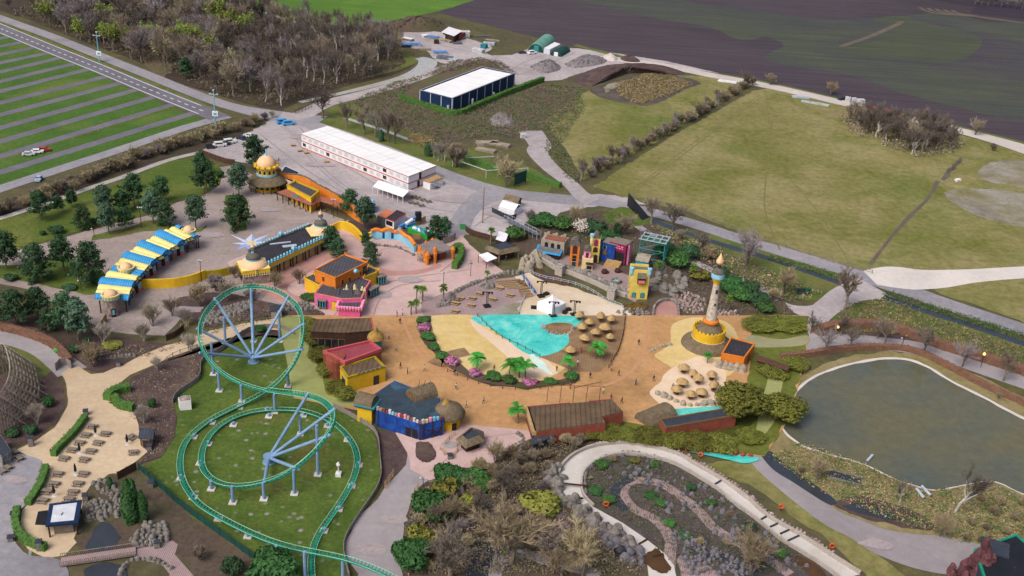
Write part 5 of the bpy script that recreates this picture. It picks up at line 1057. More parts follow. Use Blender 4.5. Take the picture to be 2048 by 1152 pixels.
for foot,top in(((508,683),582),((451,686),634),((560,683),622),((427,749),684),((439,782),742),((484,803),770),((550,825),788),((576,773),741),((601,869),832),((636,950),850),((589,988),940),((528,999),965),((466,1006),972),((423,979),961),((553,1116),1092),((611,1165),1103),((686,1165),1118)):column(foot,None,top)
for x,y in((480,813),(535,818),(424,843),(388,872),(362,954),(387,993),(437,1036),(496,1071),(400,925),(417,886),(467,848),(538,831),(607,829),(655,850),(695,878),(718,928),(704,970),(678,1017),(648,1060)):column((x,y+3),.9)
root=thing('camera_mast','small white camera pole on the coaster lawn','pole',P(677,952));m=MB('white_panel');m.tube([(0,0,0),(0,0,3)],.12,6);m.box((0,0,0),(1.1,1.1,.9));m.build('mast',root);m=MB('white_panel');m.rock((0,0,2.8),(.9,.9,.7),2);m.build('head',root)
B=Bld('equipment_cabin','small white equipment cabin at the edge of the coaster lawn','cabin',[(356,795),(359,803),(382,801),(380,790)],2.4);B.walls('white_panel');B.roof('stone_pink',ins=.1)
m=MB('light_blue');B.panel(m,3,.5,.2,1.2,2.1,.4,.1);m.build('door',B.root)
# ------------------------------------------------------------ ticket booths with barrel roofs
ZR=4.9
def zb(x,y,z):v=P(170+x*.2014,420+y*.2014,z);return v
c0=zb(560,420,0);BT=thing('ticket_pavilion','curved row of ticket booths under blue and yellow barrel roofs','pavilion',c0)
brl=[((735,195),(968,300),2.0,'sky_blue'),((800,190),(1015,285),1.1,'pale_yellow'),((870,165),(1052,268),1.35,'pale_yellow'),((915,145),(960,168),1.0,'sky_blue'),((1045,222),(1105,255),1.0,'sky_blue'),((680,258),(898,358),1.35,'pale_yellow'),((622,290),(860,375),1.1,'pale_yellow'),((555,300),(815,400),2.0,'sky_blue'),((510,362),(752,455),1.35,'pale_yellow'),((458,398),(715,470),1.1,'pale_yellow'),((400,412),(690,492),2.0,'sky_blue'),((360,478),(635,553),1.35,'pale_yellow'),((312,520),(610,580),1.2,'pale_yellow'),((285,550),(355,565),1.1,'sky_blue'),((258,578),(340,592),1.1,'sky_blue'),((500,590),(590,607),1.2,'sky_blue'),((475,615),(565,632),1.2,'sky_blue'),((232,605),(528,660),1.4,'pale_yellow'),((200,655),(515,690),.9,'pale_yellow'),((160,668),(492,705),2.1,'sky_blue'),((140,740),(465,775),1.4,'pale_yellow'),((117,790),(452,805),1.2,'pale_yellow'),((105,828),(195,830),1.3,'sky_blue'),((357,838),(445,842),1.3,'sky_blue')]
for a,b,r,mt in brl:
 A_,B_=zb(*a,ZR)-c0,zb(*b,ZR)-c0;m=MB(mt);barrel(m,A_,B_,r,ZR-r*.82,10,.82);m.build('barrel_roof',BT)
 m=MB('black_metal');d=(B_-A_).normalized();e=B_+d*.03;s_=Vector((-d.y,d.x,0))
 m.tube([Vector((e.x,e.y,ZR-r*.82))+s_*math.cos(t*math.pi/8)*r+Vector((0,0,math.sin(t*math.pi/8)*r*.82))for t in range(9)],.12,4);m.build('roof_rim',BT)
bm=MB('black_metal');bpts=[zb(*q,3.6)-c0 for q in((445,905),(505,735),(600,620),(720,520),(830,430),(960,345),(1090,280),(1150,258))];bm.tube([q for q in crom([tuple(v)for v in bpts],False,4)],.18,6);bm.build('front_beam',BT)
for a in((160,1025),(195,955),(415,1015),(440,945),(470,880),(500,820),(595,680),(715,600),(860,505),(1020,420),(1110,385),(560,700),(1130,380)):
 f=zb(*a,0)-c0;m=MB('wood_dark');m.tube([f,f+Vector((0,0,3.6))],.17,5);m.build('post',BT)
for(x,y),rz in(((480,815),1.1),((630,640),.95),((755,540),.8),((910,440),.75)):
 f=zb(x,y,0)-c0;m=MB('salmon');m.box((f.x,f.y,0),(3.6,2.8,1.1),rz);bt=m.build('booth',BT)
 m=MB('light_blue');m.box((f.x,f.y,1.1),(3.4,2.6,1.9),rz);m.build('window',bt);m=MB('wood_dark');q=Matrix.Rotation(rz,4,'Z')@Vector((0,-1.38,0));m.box((f.x+q.x,f.y+q.y,0),(1,.16,2.6),rz);m.build('door',bt);m=MB('wood_dark');m.box((f.x,f.y,3.0),(3.9,3.0,.4),rz);m.build('fascia',bt)
def turret(label,foot,h,r,stone=True):
 root=thing('turret',label,'tower',foot);m=MB('stone_pink');m.lathe((0,0,0),[(r*.92,0),(r*.9,h)],16);m.build('shaft',root)
 m=MB('pale_yellow');m.lathe((0,0,h),[(r*.9,0),(r*1.12,.15),(r*1.18,1.2),(r*1.0,1.2),(r*.98,.75),(0,.75)],18);m.use('teal_trim')
 for k in range(18):t=k*math.pi/9;m.box((math.cos(t)*r*1.14,math.sin(t)*r*1.14,h+.35),(.14,.3,.5),t)
 c=m.build('collar',root);m=MB('cream_wall');m.lathe((0,0,h+1.15),[(r*1.22,0),(r*1.22,.18),(r*.98,.18)],18);m.build('rim',c)
 m=MB('peach').use('peach',True);m.lathe((0,0,h+.7),[(r*.86,0),(r*.86,.4),(r*.8,.85),(r*.6,1.35),(r*.3,1.7),(0,1.82)],16);m.build('dome',root)
 return root
t_=turret('near stone ticket turret with peach dome at the end of the booths',zb(275,1035,0),4.6,1.95)
m=MB('wood_dark');m.box((.95,-1.62,0),(1.0,.2,2.4),.5);d_=m.build('door',t_);m=MB('light_blue');m.box((.98,-1.72,.8),(.6,.12,1.3),.5);m.build('pane',d_)
turret('middle ticket turret with peach dome rising between the booth roofs',zb(425,745,0),4.2,1.9);turret('far ticket turret with peach dome beside the pine',zb(1040,365,0),4.2,1.75)
def wall_path(name,label,px,z,mat,t=.4,top=None,cat='wall',zs=None,capm=None,sub=3,z0=0.):
 """free-standing wall; px = photo pixels of its foot; zs = heights along it"""
 pp=crom([(x,y,(zs[i]if zs else z))for i,(x,y)in enumerate(px)],False,sub);w=[P(a,b)for a,b,c in pp];o=w[0].copy();root=thing(name,label,cat,o);L,Rr=offset([(q.x-o.x,q.y-o.y)for q in w],t);n=len(w);m=MB(mat)
 vs=[(v.x,v.y,z0)for v in L]+[(v.x,v.y,z0)for v in Rr]+[(v.x,v.y,pp[i][2])for i,v in enumerate(L)]+[(v.x,v.y,pp[i][2])for i,v in enumerate(Rr)]
 fs=[]
 for i in range(n-1):fs+=[(i,2*n+i,2*n+i+1,i+1),(n+i,n+i+1,3*n+i+1,3*n+i),(2*n+i,3*n+i,3*n+i+1,2*n+i+1)]
 fs+=[(0,n,3*n,2*n),(n-1,3*n-1,4*n-1,2*n-1)];m.add(vs,fs);m.build('wall',root)
 if capm:m=MB(capm);m.tube([((L[i]+Rr[i])/2)+Vector((0,0,pp[i][2]))for i in range(n)],t*.62,6);m.build('coping',root)
 return root
wall_path('garden_wall','long bright yellow plastered wall curving from the booths to the gate',[(272,577),(310,577),(350,575),(385,568),(410,558)],2.8,'yellow_wall',.5)
wall_path('garden_wall','mossy olive end of the yellow wall next to the gate',[(411,558),(440,554),(462,549),(484,545)],2.4,'olive_yellow',.45)
wall_path('garden_wall','yellow scalloped wall curving away from the far end of the gate',[(664,462),(680,459),(700,465),(715,476),(727,486)],2.9,'yellow_wall',.5,zs=[1.8,2.6,2.9,2.9,2.0],capm='gold_yellow')
# ------------------------------------------------------------ entrance gate with two domes
B=Bld('entrance_gate','long entrance gate building with flat felt roof, yellow cornice and teal crests','gate',[(512.4,541),(656.7,472),(621,451),(497,502)],4.4)
B.walls('wood_dark','core',ins=.7,z1=4.0);B.roof('dark_felt',ins=.4,dz=.05)
m=MB('yellow_wall');B.panel(m,0,.5,3.3,B.edge(0)[2]+.3,1.3,.15,.4);m.build('cornice',B.root);m=MB('teal_trim');B.panel(m,0,.5,3.15,B.edge(0)[2]+.3,.14,.25,.3);B.panel(m,0,.5,4.55,B.edge(0)[2]+.3,.14,.25,.3);m.build('cornice_line',B.root)
m=MB('thatch_grey');B.panel(m,2,.5,4.0,B.edge(2)[2]+.3,.9,.15,.7);m.build('thatch_edge',B.root)
for e,q in((0,22),(2,22)):
 m=MB('light_blue')
 for k in range(q+1):
  a,dr,L,nn=B.edge(e);c=a+dr*L*(.04+.92*k/q)-nn*.05;big=1.9 if k==q//2 else 1;m.lathe((c.x,c.y,4.6),[(.38,0),(.2,.2),(.36*big,.5*big),(.3*big,.8*big),(.08,1.0*big),(0,1.2*big)],6)
 m.build('crest',B.root)
for k in range(9):
 if k<9:f=B.win(0,.16+.76*k/8.6,.15,2.2,2.6,'wood_pale','wood_dark','gate_door',.12,-.55)
for k in range(5):a,dr,L,nn=B.edge(0);c=a+dr*L*(.13+.76*k/4.3);m=MB('wood_dark');m.tube([(c.x,c.y,0),(c.x,c.y,3.3)],.2,5);m.build('post',B.root)
m=MB('light_steel');m.box((-2,.5,4.55),(6,.5,.3),.45);m.box((1,-1,4.55),(4,1.2,.25),.45);m.build('roof_duct',B.root)
def gate_dome(label,px,foot_px,r=3.75,square=True):
 c=P(px[0],px[1],4.6);root=thing('gate_pavilion',label,'pavilion',(c.x,c.y,0),.45);m=MB('stone_pink');m.box((0,0,0),(7.2,6.6,3.4));m.build('base',root)
 m=MB('yellow_wall');m.box((0,0,3.4),(7.6,7.0,1.1));b=m.build('cornice',root);m=MB('pale_yellow');m.box((0,0,4.5),(7.7,7.1,.12));m.build('rim',b)
 m=MB('cream_wall')
 for k in range(12):
  for s_ in(-1,1):m.box((-3.5+k*.63,s_*3.52,2.7),(.4,.12,.8),0,.6)
 m.build('fringe',b);m=MB().use('peach',True);m.lathe((0,0,4.55),[(r,0),(r*.99,.35),(r*.9,.95),(r*.72,1.5),(r*.5,1.85)],24);m.build('dome',root)
 m=MB('teal_trim');m.lathe((0,0,6.35),[(r*.5,0),(r*.57,.12),(r*.5,.3)],18);m.build('collar',root);m=MB().use('thatch_grey',True);m.lathe((0,0,6.5),[(r*.5,.05),(r*.54,.45),(r*.47,1.1),(r*.25,1.55),(.45,1.7)],18);m.build('thatch',root)
 m=MB('light_blue');m.lathe((0,0,8.1),[(.45,0),(.42,.9),(.6,1.0)],10);m.build('neck',root);m=MB().use('thatch_grey',True);m.lathe((0,0,9.0),[(.75,0),(.8,.35),(.5,.75),(.35,.8)],12);m.build('cap',root);m=MB().use('peach',True);m.lathe((0,0,9.75),[(.35,0),(.6,.15),(.5,.45),(.2,.9),(.06,1.5),(0,1.9)],12);m.build('finial',root)
gate_dome('near gate pavilion with peach dome and thatched cap on a stone base',(507,529),None);gate_dome('far gate pavilion with peach dome and thatched cap',(641.6,461),None,3.6)
st=[P(x,y)for x,y in((460,469),(491,480),(504,468),(511,479),(539,469),(521,484),(548,490),(519,493),(505,508),(490,494),(471.5,502),(483,490),(463,487),(486,484))];cs=P(503,487)
for h,mt in((0,'star_pale'),(1,'star_blue')):
 pass
spec('star_pale','d3d3de','c8c8d6',1,.06,.9,0,'g');spec('star_blue','92a8d8','86a0d4',1,.06,.9,0,'g');spec('star_sand','d8c9a4','cfc09a',1,.06,.9,0,'g')
m=MB();n=len(st)
for i in range(n):m.use('star_pale' if i%2 else 'star_blue');a,b=st[i],st[(i+1)%n];m.add([(a.x,a.y,.125),(b.x,b.y,.125),(cs.x,cs.y,.125)],[(0,1,2)])
m.build('plaza_star')['kind']='structure';m=MB('star_sand');m.lathe((cs.x,cs.y,.128),[(1.7,0),(0,.002)],14);m.build('plaza_star')['kind']='structure'
# ------------------------------------------------------------ domed pavilion and orange wall building
c=P(535,377);DP=thing('domed_pavilion','round pavilion with peach dome, yellow arched drum and wide thatched skirt','pavilion',c)
m=MB('gold_yellow');m.lathe((0,0,0),[(4.2,0),(4.2,3.0)],20);w_=m.build('wall',DP);m=MB('glass_dark')
for k in range(14):t=k*2*math.pi/14;m.box((math.cos(t)*4.2,math.sin(t)*4.2,.9),(.12,.9,1.5),t)
m.build('window',w_)
for k in range(14):t=(k+.5)*2*math.pi/14;m=MB('wood_dark');m.tube([(math.cos(t)*5.9,math.sin(t)*5.9,0),(math.cos(t)*5.9,math.sin(t)*5.9,3)],.16,5);m.build('post',DP)
m=MB().use('thatch',True);m.lathe((0,0,0),[(6.3,2.6),(6.7,2.7),(6.5,3.1),(5.0,4.2),(3.3,5.2),(3.2,4.6)],26);m.build('skirt_roof',DP);m=MB('light_blue');m.lathe((0,0,5.1),[(3.45,0),(3.45,.45),(3.1,.45)],24);m.build('ring',DP)
m=MB('cream_wall');m.lathe((0,0,5.5),[(3.1,0),(3.1,2.3)],24);dr=m.build('drum',DP)
for k in range(12):t=k*math.pi/6;m=MB('glass_dark');m.box((math.cos(t)*3.1,math.sin(t)*3.1,6.0),(.2,.75,1.1),t,.8);m.build('window',dr)
m=MB('gold_yellow')
for k in range(12):t=(k+.5)*math.pi/6;m.box((math.cos(t)*3.12,math.sin(t)*3.12,5.5),(.25,.45,2.2),t)
m.build('pilaster',dr);m=MB('gold_yellow');m.lathe((0,0,7.6),[(3.1,0),(3.75,.3),(3.7,.8),(3.2,.8)],24)
for k in range(12):t=k*math.pi/6;m.lathe((math.cos(t)*3.65,math.sin(t)*3.65,8.2),[(.7,0),(.5,.5),(.1,.75)],6)
m.build('cornice',DP);m=MB().use('peach',True);m.lathe((0,0,8.3),[(3.05,0),(3.1,.6),(2.85,1.6),(2.2,2.5),(1.2,3.15),(.5,3.4)],24);m.build('dome',DP);m=MB('light_blue');m.lathe((0,0,11.5),[(.75,0),(.4,.5),(.2,.6),(.18,2.2),(0,2.4)],10);m.build('finial',DP)
ow=Bld('market_house','yellow flat-roofed house with battlements and terracotta porch in front of the orange wall','house',[(574,372.8),(622,398.5),(639.6,384),(591,363)],4.6);ow.walls('yellow_wall');ow.roof('grey_felt',ins=.35,dz=.03);ow.parapet('gold_yellow',.35,.35);ow.crenel((0,1,2,3),'gold_yellow',4.9,.45,.4,.35)
m=MB('terracotta_roof');o=Vector((ow.c[0],ow.c[1],0));ou=[P(x,y,2.9)-o for x,y in((553,384),(622,411),(641,402.5),(684,414.5))];inn=[P(x,y,3.9)-o for x,y in((574,378),(622,399.5),(640,392),(682,404))];th=Vector((0,0,-.15))
for i in range(3):vs=[ou[i],ou[i+1],inn[i+1],inn[i]];m.add(vs+[v+th for v in vs],[(0,1,2,3),(7,6,5,4),(0,4,5,1),(3,7,4,0),(1,5,6,2),(2,6,7,3)])
m.build('porch_roof',ow.root)
for i in range(3):
 for k in range((6,2,4)[i]):q=ou[i].lerp(ou[i+1],(k+.1)/(6,2,4)[i]);m=MB('wood_dark');m.tube([(q.x,q.y,0),(q.x,q.y,2.85)],.16,5);m.build('porch_post',ow.root)
for k in range(5):ow.win(0,.12+.19*k,.2,1.1,2.2,'glass_dark','gold_yellow','door',.1)
m=MB('teal_paint');q=(ou[0]+ou[1])/2;m.box((q.x+.5,q.y+.5,3.1),(2.2,.15,.9),-.62);m.build('sign',ow.root)
rr=random.Random(12);px=[(556,371),(575,374),(594,380),(615,389),(638,398),(660,408),(684,419),(700,430),(716,442),(728,448)]
ow2=wall_path('orange_wall','long orange wall with ragged wavy top behind the market house',px,4,'orange_wall',.9,zs=[5.6,4.6,5.4,5.9,4.9,4.7,4.2,4.6,4.0,2.8],sub=6)
m=MB('thatch_grey');wl_=[]
for o_ in ow2.children:
 vv=[v.co for v in o_.data.vertices];n=len(vv)//4;m.tube([(vv[2*n+i]+vv[3*n+i])/2+Vector((0,0,rr.uniform(-.1,.25)))for i in range(n)],.38,5)
m.build('ragged_top',ow2)
B=Bld('store_wing','grey flat-roofed wing behind the domed pavilion','wing',[(556,352),(585,366),(599,345),(570,332)],3.2);B.walls('container_grey');B.roof('dark_felt',ins=.25);B.parapet('container_grey',.2,.2)
# ------------------------------------------------------------ orange, yellow and pink shop
B=Bld('fantasy_shop','fantasy shop with orange upper block, pink front and yellow wings','shop',[(628.5,587),(684,598.5),(724,597),(731,578),(741.7,562),(716,553),(650,560)],3.8);B.walls('pink_wall');B.roof('grey_felt',ins=.35,dz=.03);B.parapet('salmon',.12,.35)
o=Vector((B.c[0],B.c[1],0))
def block(px,z0,z1,mat,par,rm='grey_felt',name='block'):
 w=[(a-o.x,b-o.y)for a,b in poly(px,z1)];m=MB(mat);m.prism(w,z0,z1);b=m.build(name,B.root);c=centre(w);k=.93;m=MB(rm);m.prism([(c[0]+(x-c[0])*k,c[1]+(y-c[1])*k)for x,y in w],z1,z1+.06);m.build('roof',b);m=MB(par)
 for i in range(len(w)):a,d=Vector(w[i]),Vector(w[(i+1)%len(w)]);q=(a+d)/2;e=d-a;m.box((q.x,q.y,z1-.02),(e.length+.2,.28,.32),math.atan2(e.y,e.x));m.box((a.x,a.y,z1),(.45,.45,.75),0,.6)
 m.build('parapet',b);return b,w
up,uw=block([(629.9,541),(670.8,557),(734,525.5),(690.3,509.5)],3.7,7.0,'orange_wall','orange_wall');block([(609,557),(640,573),(650,562),(628,549)],0,3.6,'yellow_wall','gold_yellow');block([(727,556),(752,546),(757.6,541),(737,533)],0,3.8,'yellow_wall','gold_yellow')
def onwall(w,i,t,z,sz,mat,fr,parent,name='window',dep=.2):
 a,b=Vector(w[i]),Vector(w[(i+1)%len(w)]);d=b-a;nn=Vector((d.y,-d.x)).normalized();c=centre(w)
 if nn.dot((a+b)/2-Vector(c))<0:nn=-nn
 q=a+d*t;an=math.atan2(d.y,d.x);m=MB(fr);m.box((q.x+nn.x*.05,q.y+nn.y*.05,z-.1),(sz[0]+.25,dep,sz[1]+.25),an);f=m.build(name,parent);m=MB(mat);m.box((q.x+nn.x*.12,q.y+nn.y*.12,z),(sz[0],dep,sz[1]),an);m.build('pane',f);return f
for t,s_ in((.2,(.7,1.2)),(.42,(.5,.9)),(.78,(.5,1.0)),(.92,(1.3,2.4))):onwall(uw,1,t,4.4 if s_[1]<2 else 3.8,s_,'glass_dark','orange_wall' if s_[1]<2 else 'wood_dark',up,'window' if s_[1]<2 else 'door')
onwall(uw,0,.42,5,(.6,1.1),'glass_dark','orange_wall',up);q=Vector(uw[1]).lerp(Vector(uw[2]),.64);m=MB('light_blue');barrel(m,(q.x-.6,q.y-.2),(q.x+.6,q.y-1.2),.7,6.4);m.build('dormer',up)
for t,e in((.85,3),(.1,3),(.35,2)):q=Vector(uw[e]).lerp(Vector(uw[(e+1)%4]),t);cc=Vector(centre(uw));d=(q-cc).normalized();m=MB('thatch_grey');barrel(m,(q.x-d.x*.3,q.y-d.y*.3),(q.x+d.x*1.3,q.y+d.y*1.3),.95,5.9);m.build('dormer',up)
def bay(px,z,sz,rz):
 p=P(*px)-o;m=MB('wood_grey');m.box((p.x,p.y,z),(sz[0],sz[1],.18),rz);m.box((p.x,p.y,z+sz[2]),(sz[0]+.3,sz[1]+.3,.22),rz);b=m.build('bay_window',B.root);m=MB('teal_trim')
 for sx in(-.5,-.17,.17,.5):
  for sy in(-.5,.5):q=Matrix.Rotation(rz,4,'Z')@Vector((sx*sz[0]*.94,sy*sz[1]*.94,0));m.box((p.x+q.x,p.y+q.y,z+.18),(.16,.16,sz[2]-.18),rz)
 m.build('frame',b);m=MB('glass_dark');m.box((p.x,p.y,z+.18),(sz[0]*.85,sz[1]*.85,sz[2]-.2),rz);m.build('pane',b)
bay((645,617),.5,(2.3,1.5,2.0),-.2);bay((762,569),.4,(2.4,2.0,2.3),.55);bay((746,593),.6,(3.6,1.5,2.0),1.0)
B.win(0,.72,.15,1.5,2.4,'gold_yellow','wood_dark','door')
fc=P(701,627)-o;m=MB('pink_pale')
for e in range(3):
 for k in range(8):
  u=-2.6+5.2*k/7;x,y=((u,-2.2),(2.9,u*.8),(-2.9,u*.8))[e];ox,oy=((0,-.5),(.6,0),(-.6,0))[e];m.lathe((fc.x+x+ox*.5,fc.y+y+oy*.5,2.1),[(.2,0),(.42,.7),(.4,1.1),(0,1.35)],6)
m.build('petal_crown',B.root);m=MB('pink_wall');m.box((fc.x,fc.y,0),(5.6,4.4,2.6));pb=m.build('porch',B.root);m=MB('grey_felt');m.box((fc.x,fc.y,2.6),(5.0,3.8,.12));m.build('roof',pb)
sc=P(708,606)-o;m=MB('cream_wall')
for k in range(9):u=k/8;m.rock((sc.x-2.6+5.4*u,sc.y+.6*math.sin(u*3),0),(1.7,1.4,4.2+1.4*math.sin(k*1.9)),k)
m.build('plaster_facade',B.root);m=MB().use('thatch_grey',True);m.lathe((sc.x+1.4,sc.y-1.6,3.6),[(1.0,0),(.9,.7),(.3,1.2)],12);m.lathe((sc.x+1.4,sc.y-1.6,4.8),[(.3,0),(.12,.7),(0,.8)],8);m.build('lantern_dome',B.root)
m=MB('steel')
for k in range(5):x,y=R.uniform(-5,-1),R.uniform(-1,3);m.box((x,y,3.8),(.9,.7,.6),.3)
m.build('roof_unit',B.root)
for k,(a,b)in enumerate(((680,590),(705,588),(716,587))):q=P(a,b,3.8)-o;m=MB('black_metal');m.tube([q,q+Vector((0,0,1.8))],.09,4);m.build('roof_pipe',B.root)
# ------------------------------------------------------------ market hall, wavy wall, bar
spec('hall_roof','8a7f7c','7a706e',.4,.2,.95,.1)
B=Bld('market_hall','open market hall with mauve flat roof and ragged orange wall fronts','hall',[(838.7,490),(855,509),(906,498),(872,477)],3.5);B.walls('hall_roof','roof_slab',z0=3.1,z1=3.5,ins=-.2);B.roof('hall_roof',ins=.2)
m=MB('brick_red');B.panel(m,1,.7,0,2.4,3,-1.5,1.5);B.panel(m,1,.3,0,.5,3,-2,3);B.panel(m,3,.5,0,B.edge(3)[2],3,-.1,.3);m.build('inner_wall',B.root)
m=MB('orange_wall')
for e,ts in((0,(.05,.2,.35,.5,.65,.8,.95)),(1,(.02,.98)),(3,(.2,.6))):
 for i,t in enumerate(ts):a,dr,L,nn=B.edge(e);c=a+dr*L*t;m.rock((c.x,c.y,2.6 if e else 1.0),(1.5,1.0,1.6 if e else(2.6+.5*math.sin(i*2))),i)
a,dr,L,nn=B.edge(1)
for t in(0,.3,1):c=a+dr*L*t;m.lathe((c.x,c.y,0),[(.55,0),(.35,.4),(.5,2),(.75,3.4),(.5,4.0 if t!=.3 else 5),(.1,4.5 if t!=.3 else 5.6)],8)
m.build('ragged_front',B.root);m=MB('stone_pink');a,dr,L,nn=B.edge(0);c=a+dr*L*.5+nn*.3;m.lathe((c.x,c.y,0),[(1.5,0),(1.5,1.6),(1.0,2.4),(0,2.6)],12);m.build('wheel_relief',B.root)
px=[(742,478),(752,477),(764,478),(776,479),(788,479),(800,481),(811,487),(820,495),(830,505)]
wl_=wall_path('fantasy_wall','wavy orange and blue fantasy wall with moon panel beside the pond',px,3.6,'light_blue',.7,zs=[2.4,2.9,2.6,3.4,2.4,2.8,2.4,2.9,2.2],sub=5)
m=MB('orange_wall');vv=[v.co for v in wl_.children[0].data.vertices];n=len(vv)//4;m.tube([(vv[2*n+i]+vv[3*n+i])/2+Vector((0,0,.15))for i in range(n)],.62,6);m.build('wave_coping',wl_)
for i in(0,6,12,18,24,30,36):q=vv[min(i,n-1)];m=MB('stone_pink' if i==24 else 'yellow_wall');m.lathe((q.x,q.y,0),[(.75,0),(.6,1.2),(.7,2.0)]+([(1.1,3.2),(.6,3.9),(0,4.1)]if i==24 else[(0,2.1)]),8);m.build('pier',wl_)
q=vv[15];d=(vv[17]-vv[13]).normalized();nn=Vector((d.y,-d.x,0));nn=nn if nn.y<0 else-nn;m=MB('royal_wall');m.box((q.x+nn.x*.5,q.y+nn.y*.5,.4),(3.4,.2,2.2),math.atan2(d.y,d.x));pb=m.build('panel',wl_)
m=MB('pale_yellow');m.add([(q.x+nn.x*.64+d.x*u,q.y+nn.y*.64+d.y*u,1.9+v)for u,v in[(.32*math.cos(t),.32*math.sin(t))for t in[math.pi*(.35+k*.14)for k in range(10)]]+[(.1+.24*math.cos(t),.02+.24*math.sin(t))for t in[math.pi*(1.6-k*.13)for k in range(10)]]],[tuple(range(20))]);m.build('moon',pb)
def rocks(label,px,n,size,mat,seed,name='boulder',group=None,h=.75,line=False):
 """separate boulders, one object each"""
 rr=random.Random(seed);pts=[(p.x,p.y)for p in resample(ground_path(px,4),size*.85)]if line else scatter_px(px,n,seed,size*.55)
 for x,y in pts[:90]:s_=size*rr.uniform(.65,1.35);ROCKS.append((s_/math.hypot(x,y),x,y,s_,rr.uniform(0,6.28),mat,h,label))
def place_rocks():
 """the 290 boulders that show largest are objects of their own, the small rest is one object"""
 ROCKS.sort(key=lambda r:-r[0]);pr={};rest=MB()
 for i,(_,x,y,s_,a,mat,h,label)in enumerate(ROCKS):
  if i>=290:rest.use(mat);rest.rock((x,y,0),(s_,s_*.8,s_*h),i);continue
  k=(mat,h,i%4)
  if k not in pr:m=MB(mat);m.rock((0,0,-.1),(1,.65+.08*(i%4),h),31+i);o=pr[k]=m.build('boulder')
  else:o=pr[k].copy();COL.objects.link(o)
  o.location=(x,y,.05);o.scale=(s_,)*3;o.rotation_euler=(0,0,a);tag(o,label,'rock',label)
 tag(rest.build('stones'),'smaller stones of the banks and walls',None,None,'stuff')
ROCKS=[]
rocks('grey boulder round the little pond in front of the wavy wall',[(742,490),(765,493),(790,495),(815,505),(828,512)],0,1.0,'stone_plain',1,line=True)
B=Bld('thatched_bar','open bar with grey roof and thatched eaves above the boulders','bar',[(972,492),(999,503),(1038,495),(1012,482)],3.4);B.walls('wood_dark','back_wall',z1=3.2,ins=.9);B.roof('slate',ins=.5,dz=.05);m=MB('thatch')
for e in range(4):a,dr,L,nn=B.edge(e);c0_,c1_=a,a+dr*L;m.add([c0_-nn*.5+Vector((0,0,3.7)),c1_-nn*.5+Vector((0,0,3.7)),c1_+nn*.6+Vector((0,0,2.5)),c0_+nn*.6+Vector((0,0,2.5))],[(0,1,2,3)])
m.build('thatch_eaves',B.root)
for i in range(4):q=B.p[i];m=MB('wood_grey');m.tube([(q[0],q[1],0),(q[0],q[1],3.2)],.2,5);m.build('post',B.root)
root=thing('shade_sail','small white shade sail on posts beside the thatched bar','sail',P(975,535));o=P(975,535);q=[P(*a)-o for a in((957,510,2.6),(975,504,2.8),(995,516,2.6),(973,524,2.4))];m=MB('tent_white');c=sum(q,Vector())/4-Vector((0,0,.35));m.add(q+[c],[(0,1,4),(1,2,4),(2,3,4),(3,0,4)]);m.build('sail',root)
for v in q:m=MB('wood_dark');m.tube([(v.x,v.y,0),v],.09,4);m.build('post',root)
fence('dark plank fence beside the yard gate',[(931,463),(945,472),(975,480),(992,486)],2.0,'fence_wood');fence('dark plank fence behind the thatched bar',[(1022,486),(1045,482),(1060,476)],2.2,'fence_wood');fence('grey fence behind the market hall',[(886,490),(908,482),(910,474)],2.2,'fence_grey');fence('dark brown gate of the parking yard',[(400,308),(425,318),(455,328),(476,330)],2,'fence_wood')
rocks('brown boulder in the row below the thatched bar',[(900,592),(940,572),(985,556),(1010,548),(1036,548)],0,1.6,'stone_plain',2,line=True);rocks('boulder in the ring round the terrace palm',[(960,572),(985,568),(990,578),(970,580)],12,1.5,'stone_plain',3);rocks('boulder on the left terrace mound',[(875,608),(910,596),(915,603),(890,615),(875,615)],16,1.5,'stone_plain',4)
B=Bld('canopy','white tilted canopy chair stand among the palms','canopy',[(992,479),(1010,485),(1016,468),(998,463)],2.4);B.walls('wood_dark','frame',z0=1.9,z1=2.3,ins=.2);B.roof('tent_white',ins=-.1,dz=.05);m=MB('wood_dark')
for q in B.p:m.tube([(q[0]*.9,q[1]*.9,0),(q[0]*.9,q[1]*.9,2)],.1,4)
m.build('legs',B.root)
root=thing('walkway','grey metal walkway with railings behind the palms','walkway',P(1040,450));o=P(1040,450);a,b=P(1012,436,1.6)-o,P(1078,470,1.6)-o;m=MB('steel');d=(b-a).normalized();s_=Vector((-d.y,d.x,0));c=(a+b)/2;m.box((c.x,c.y,1.5),((b-a).length,1.6,.15),math.atan2(d.y,d.x));m.build('deck',root)
for k in(-1,1):m=MB('light_steel');q=s_*.8*k;m.tube([a+q+Vector((0,0,1.1)),b+q+Vector((0,0,1.1))],.05,4);[m.tube([a.lerp(b,t/8)+q-Vector((0,0,1.5)),a.lerp(b,t/8)+q+Vector((0,0,1.1))],.06,4)for t in range(9)];m.build('railing',root)
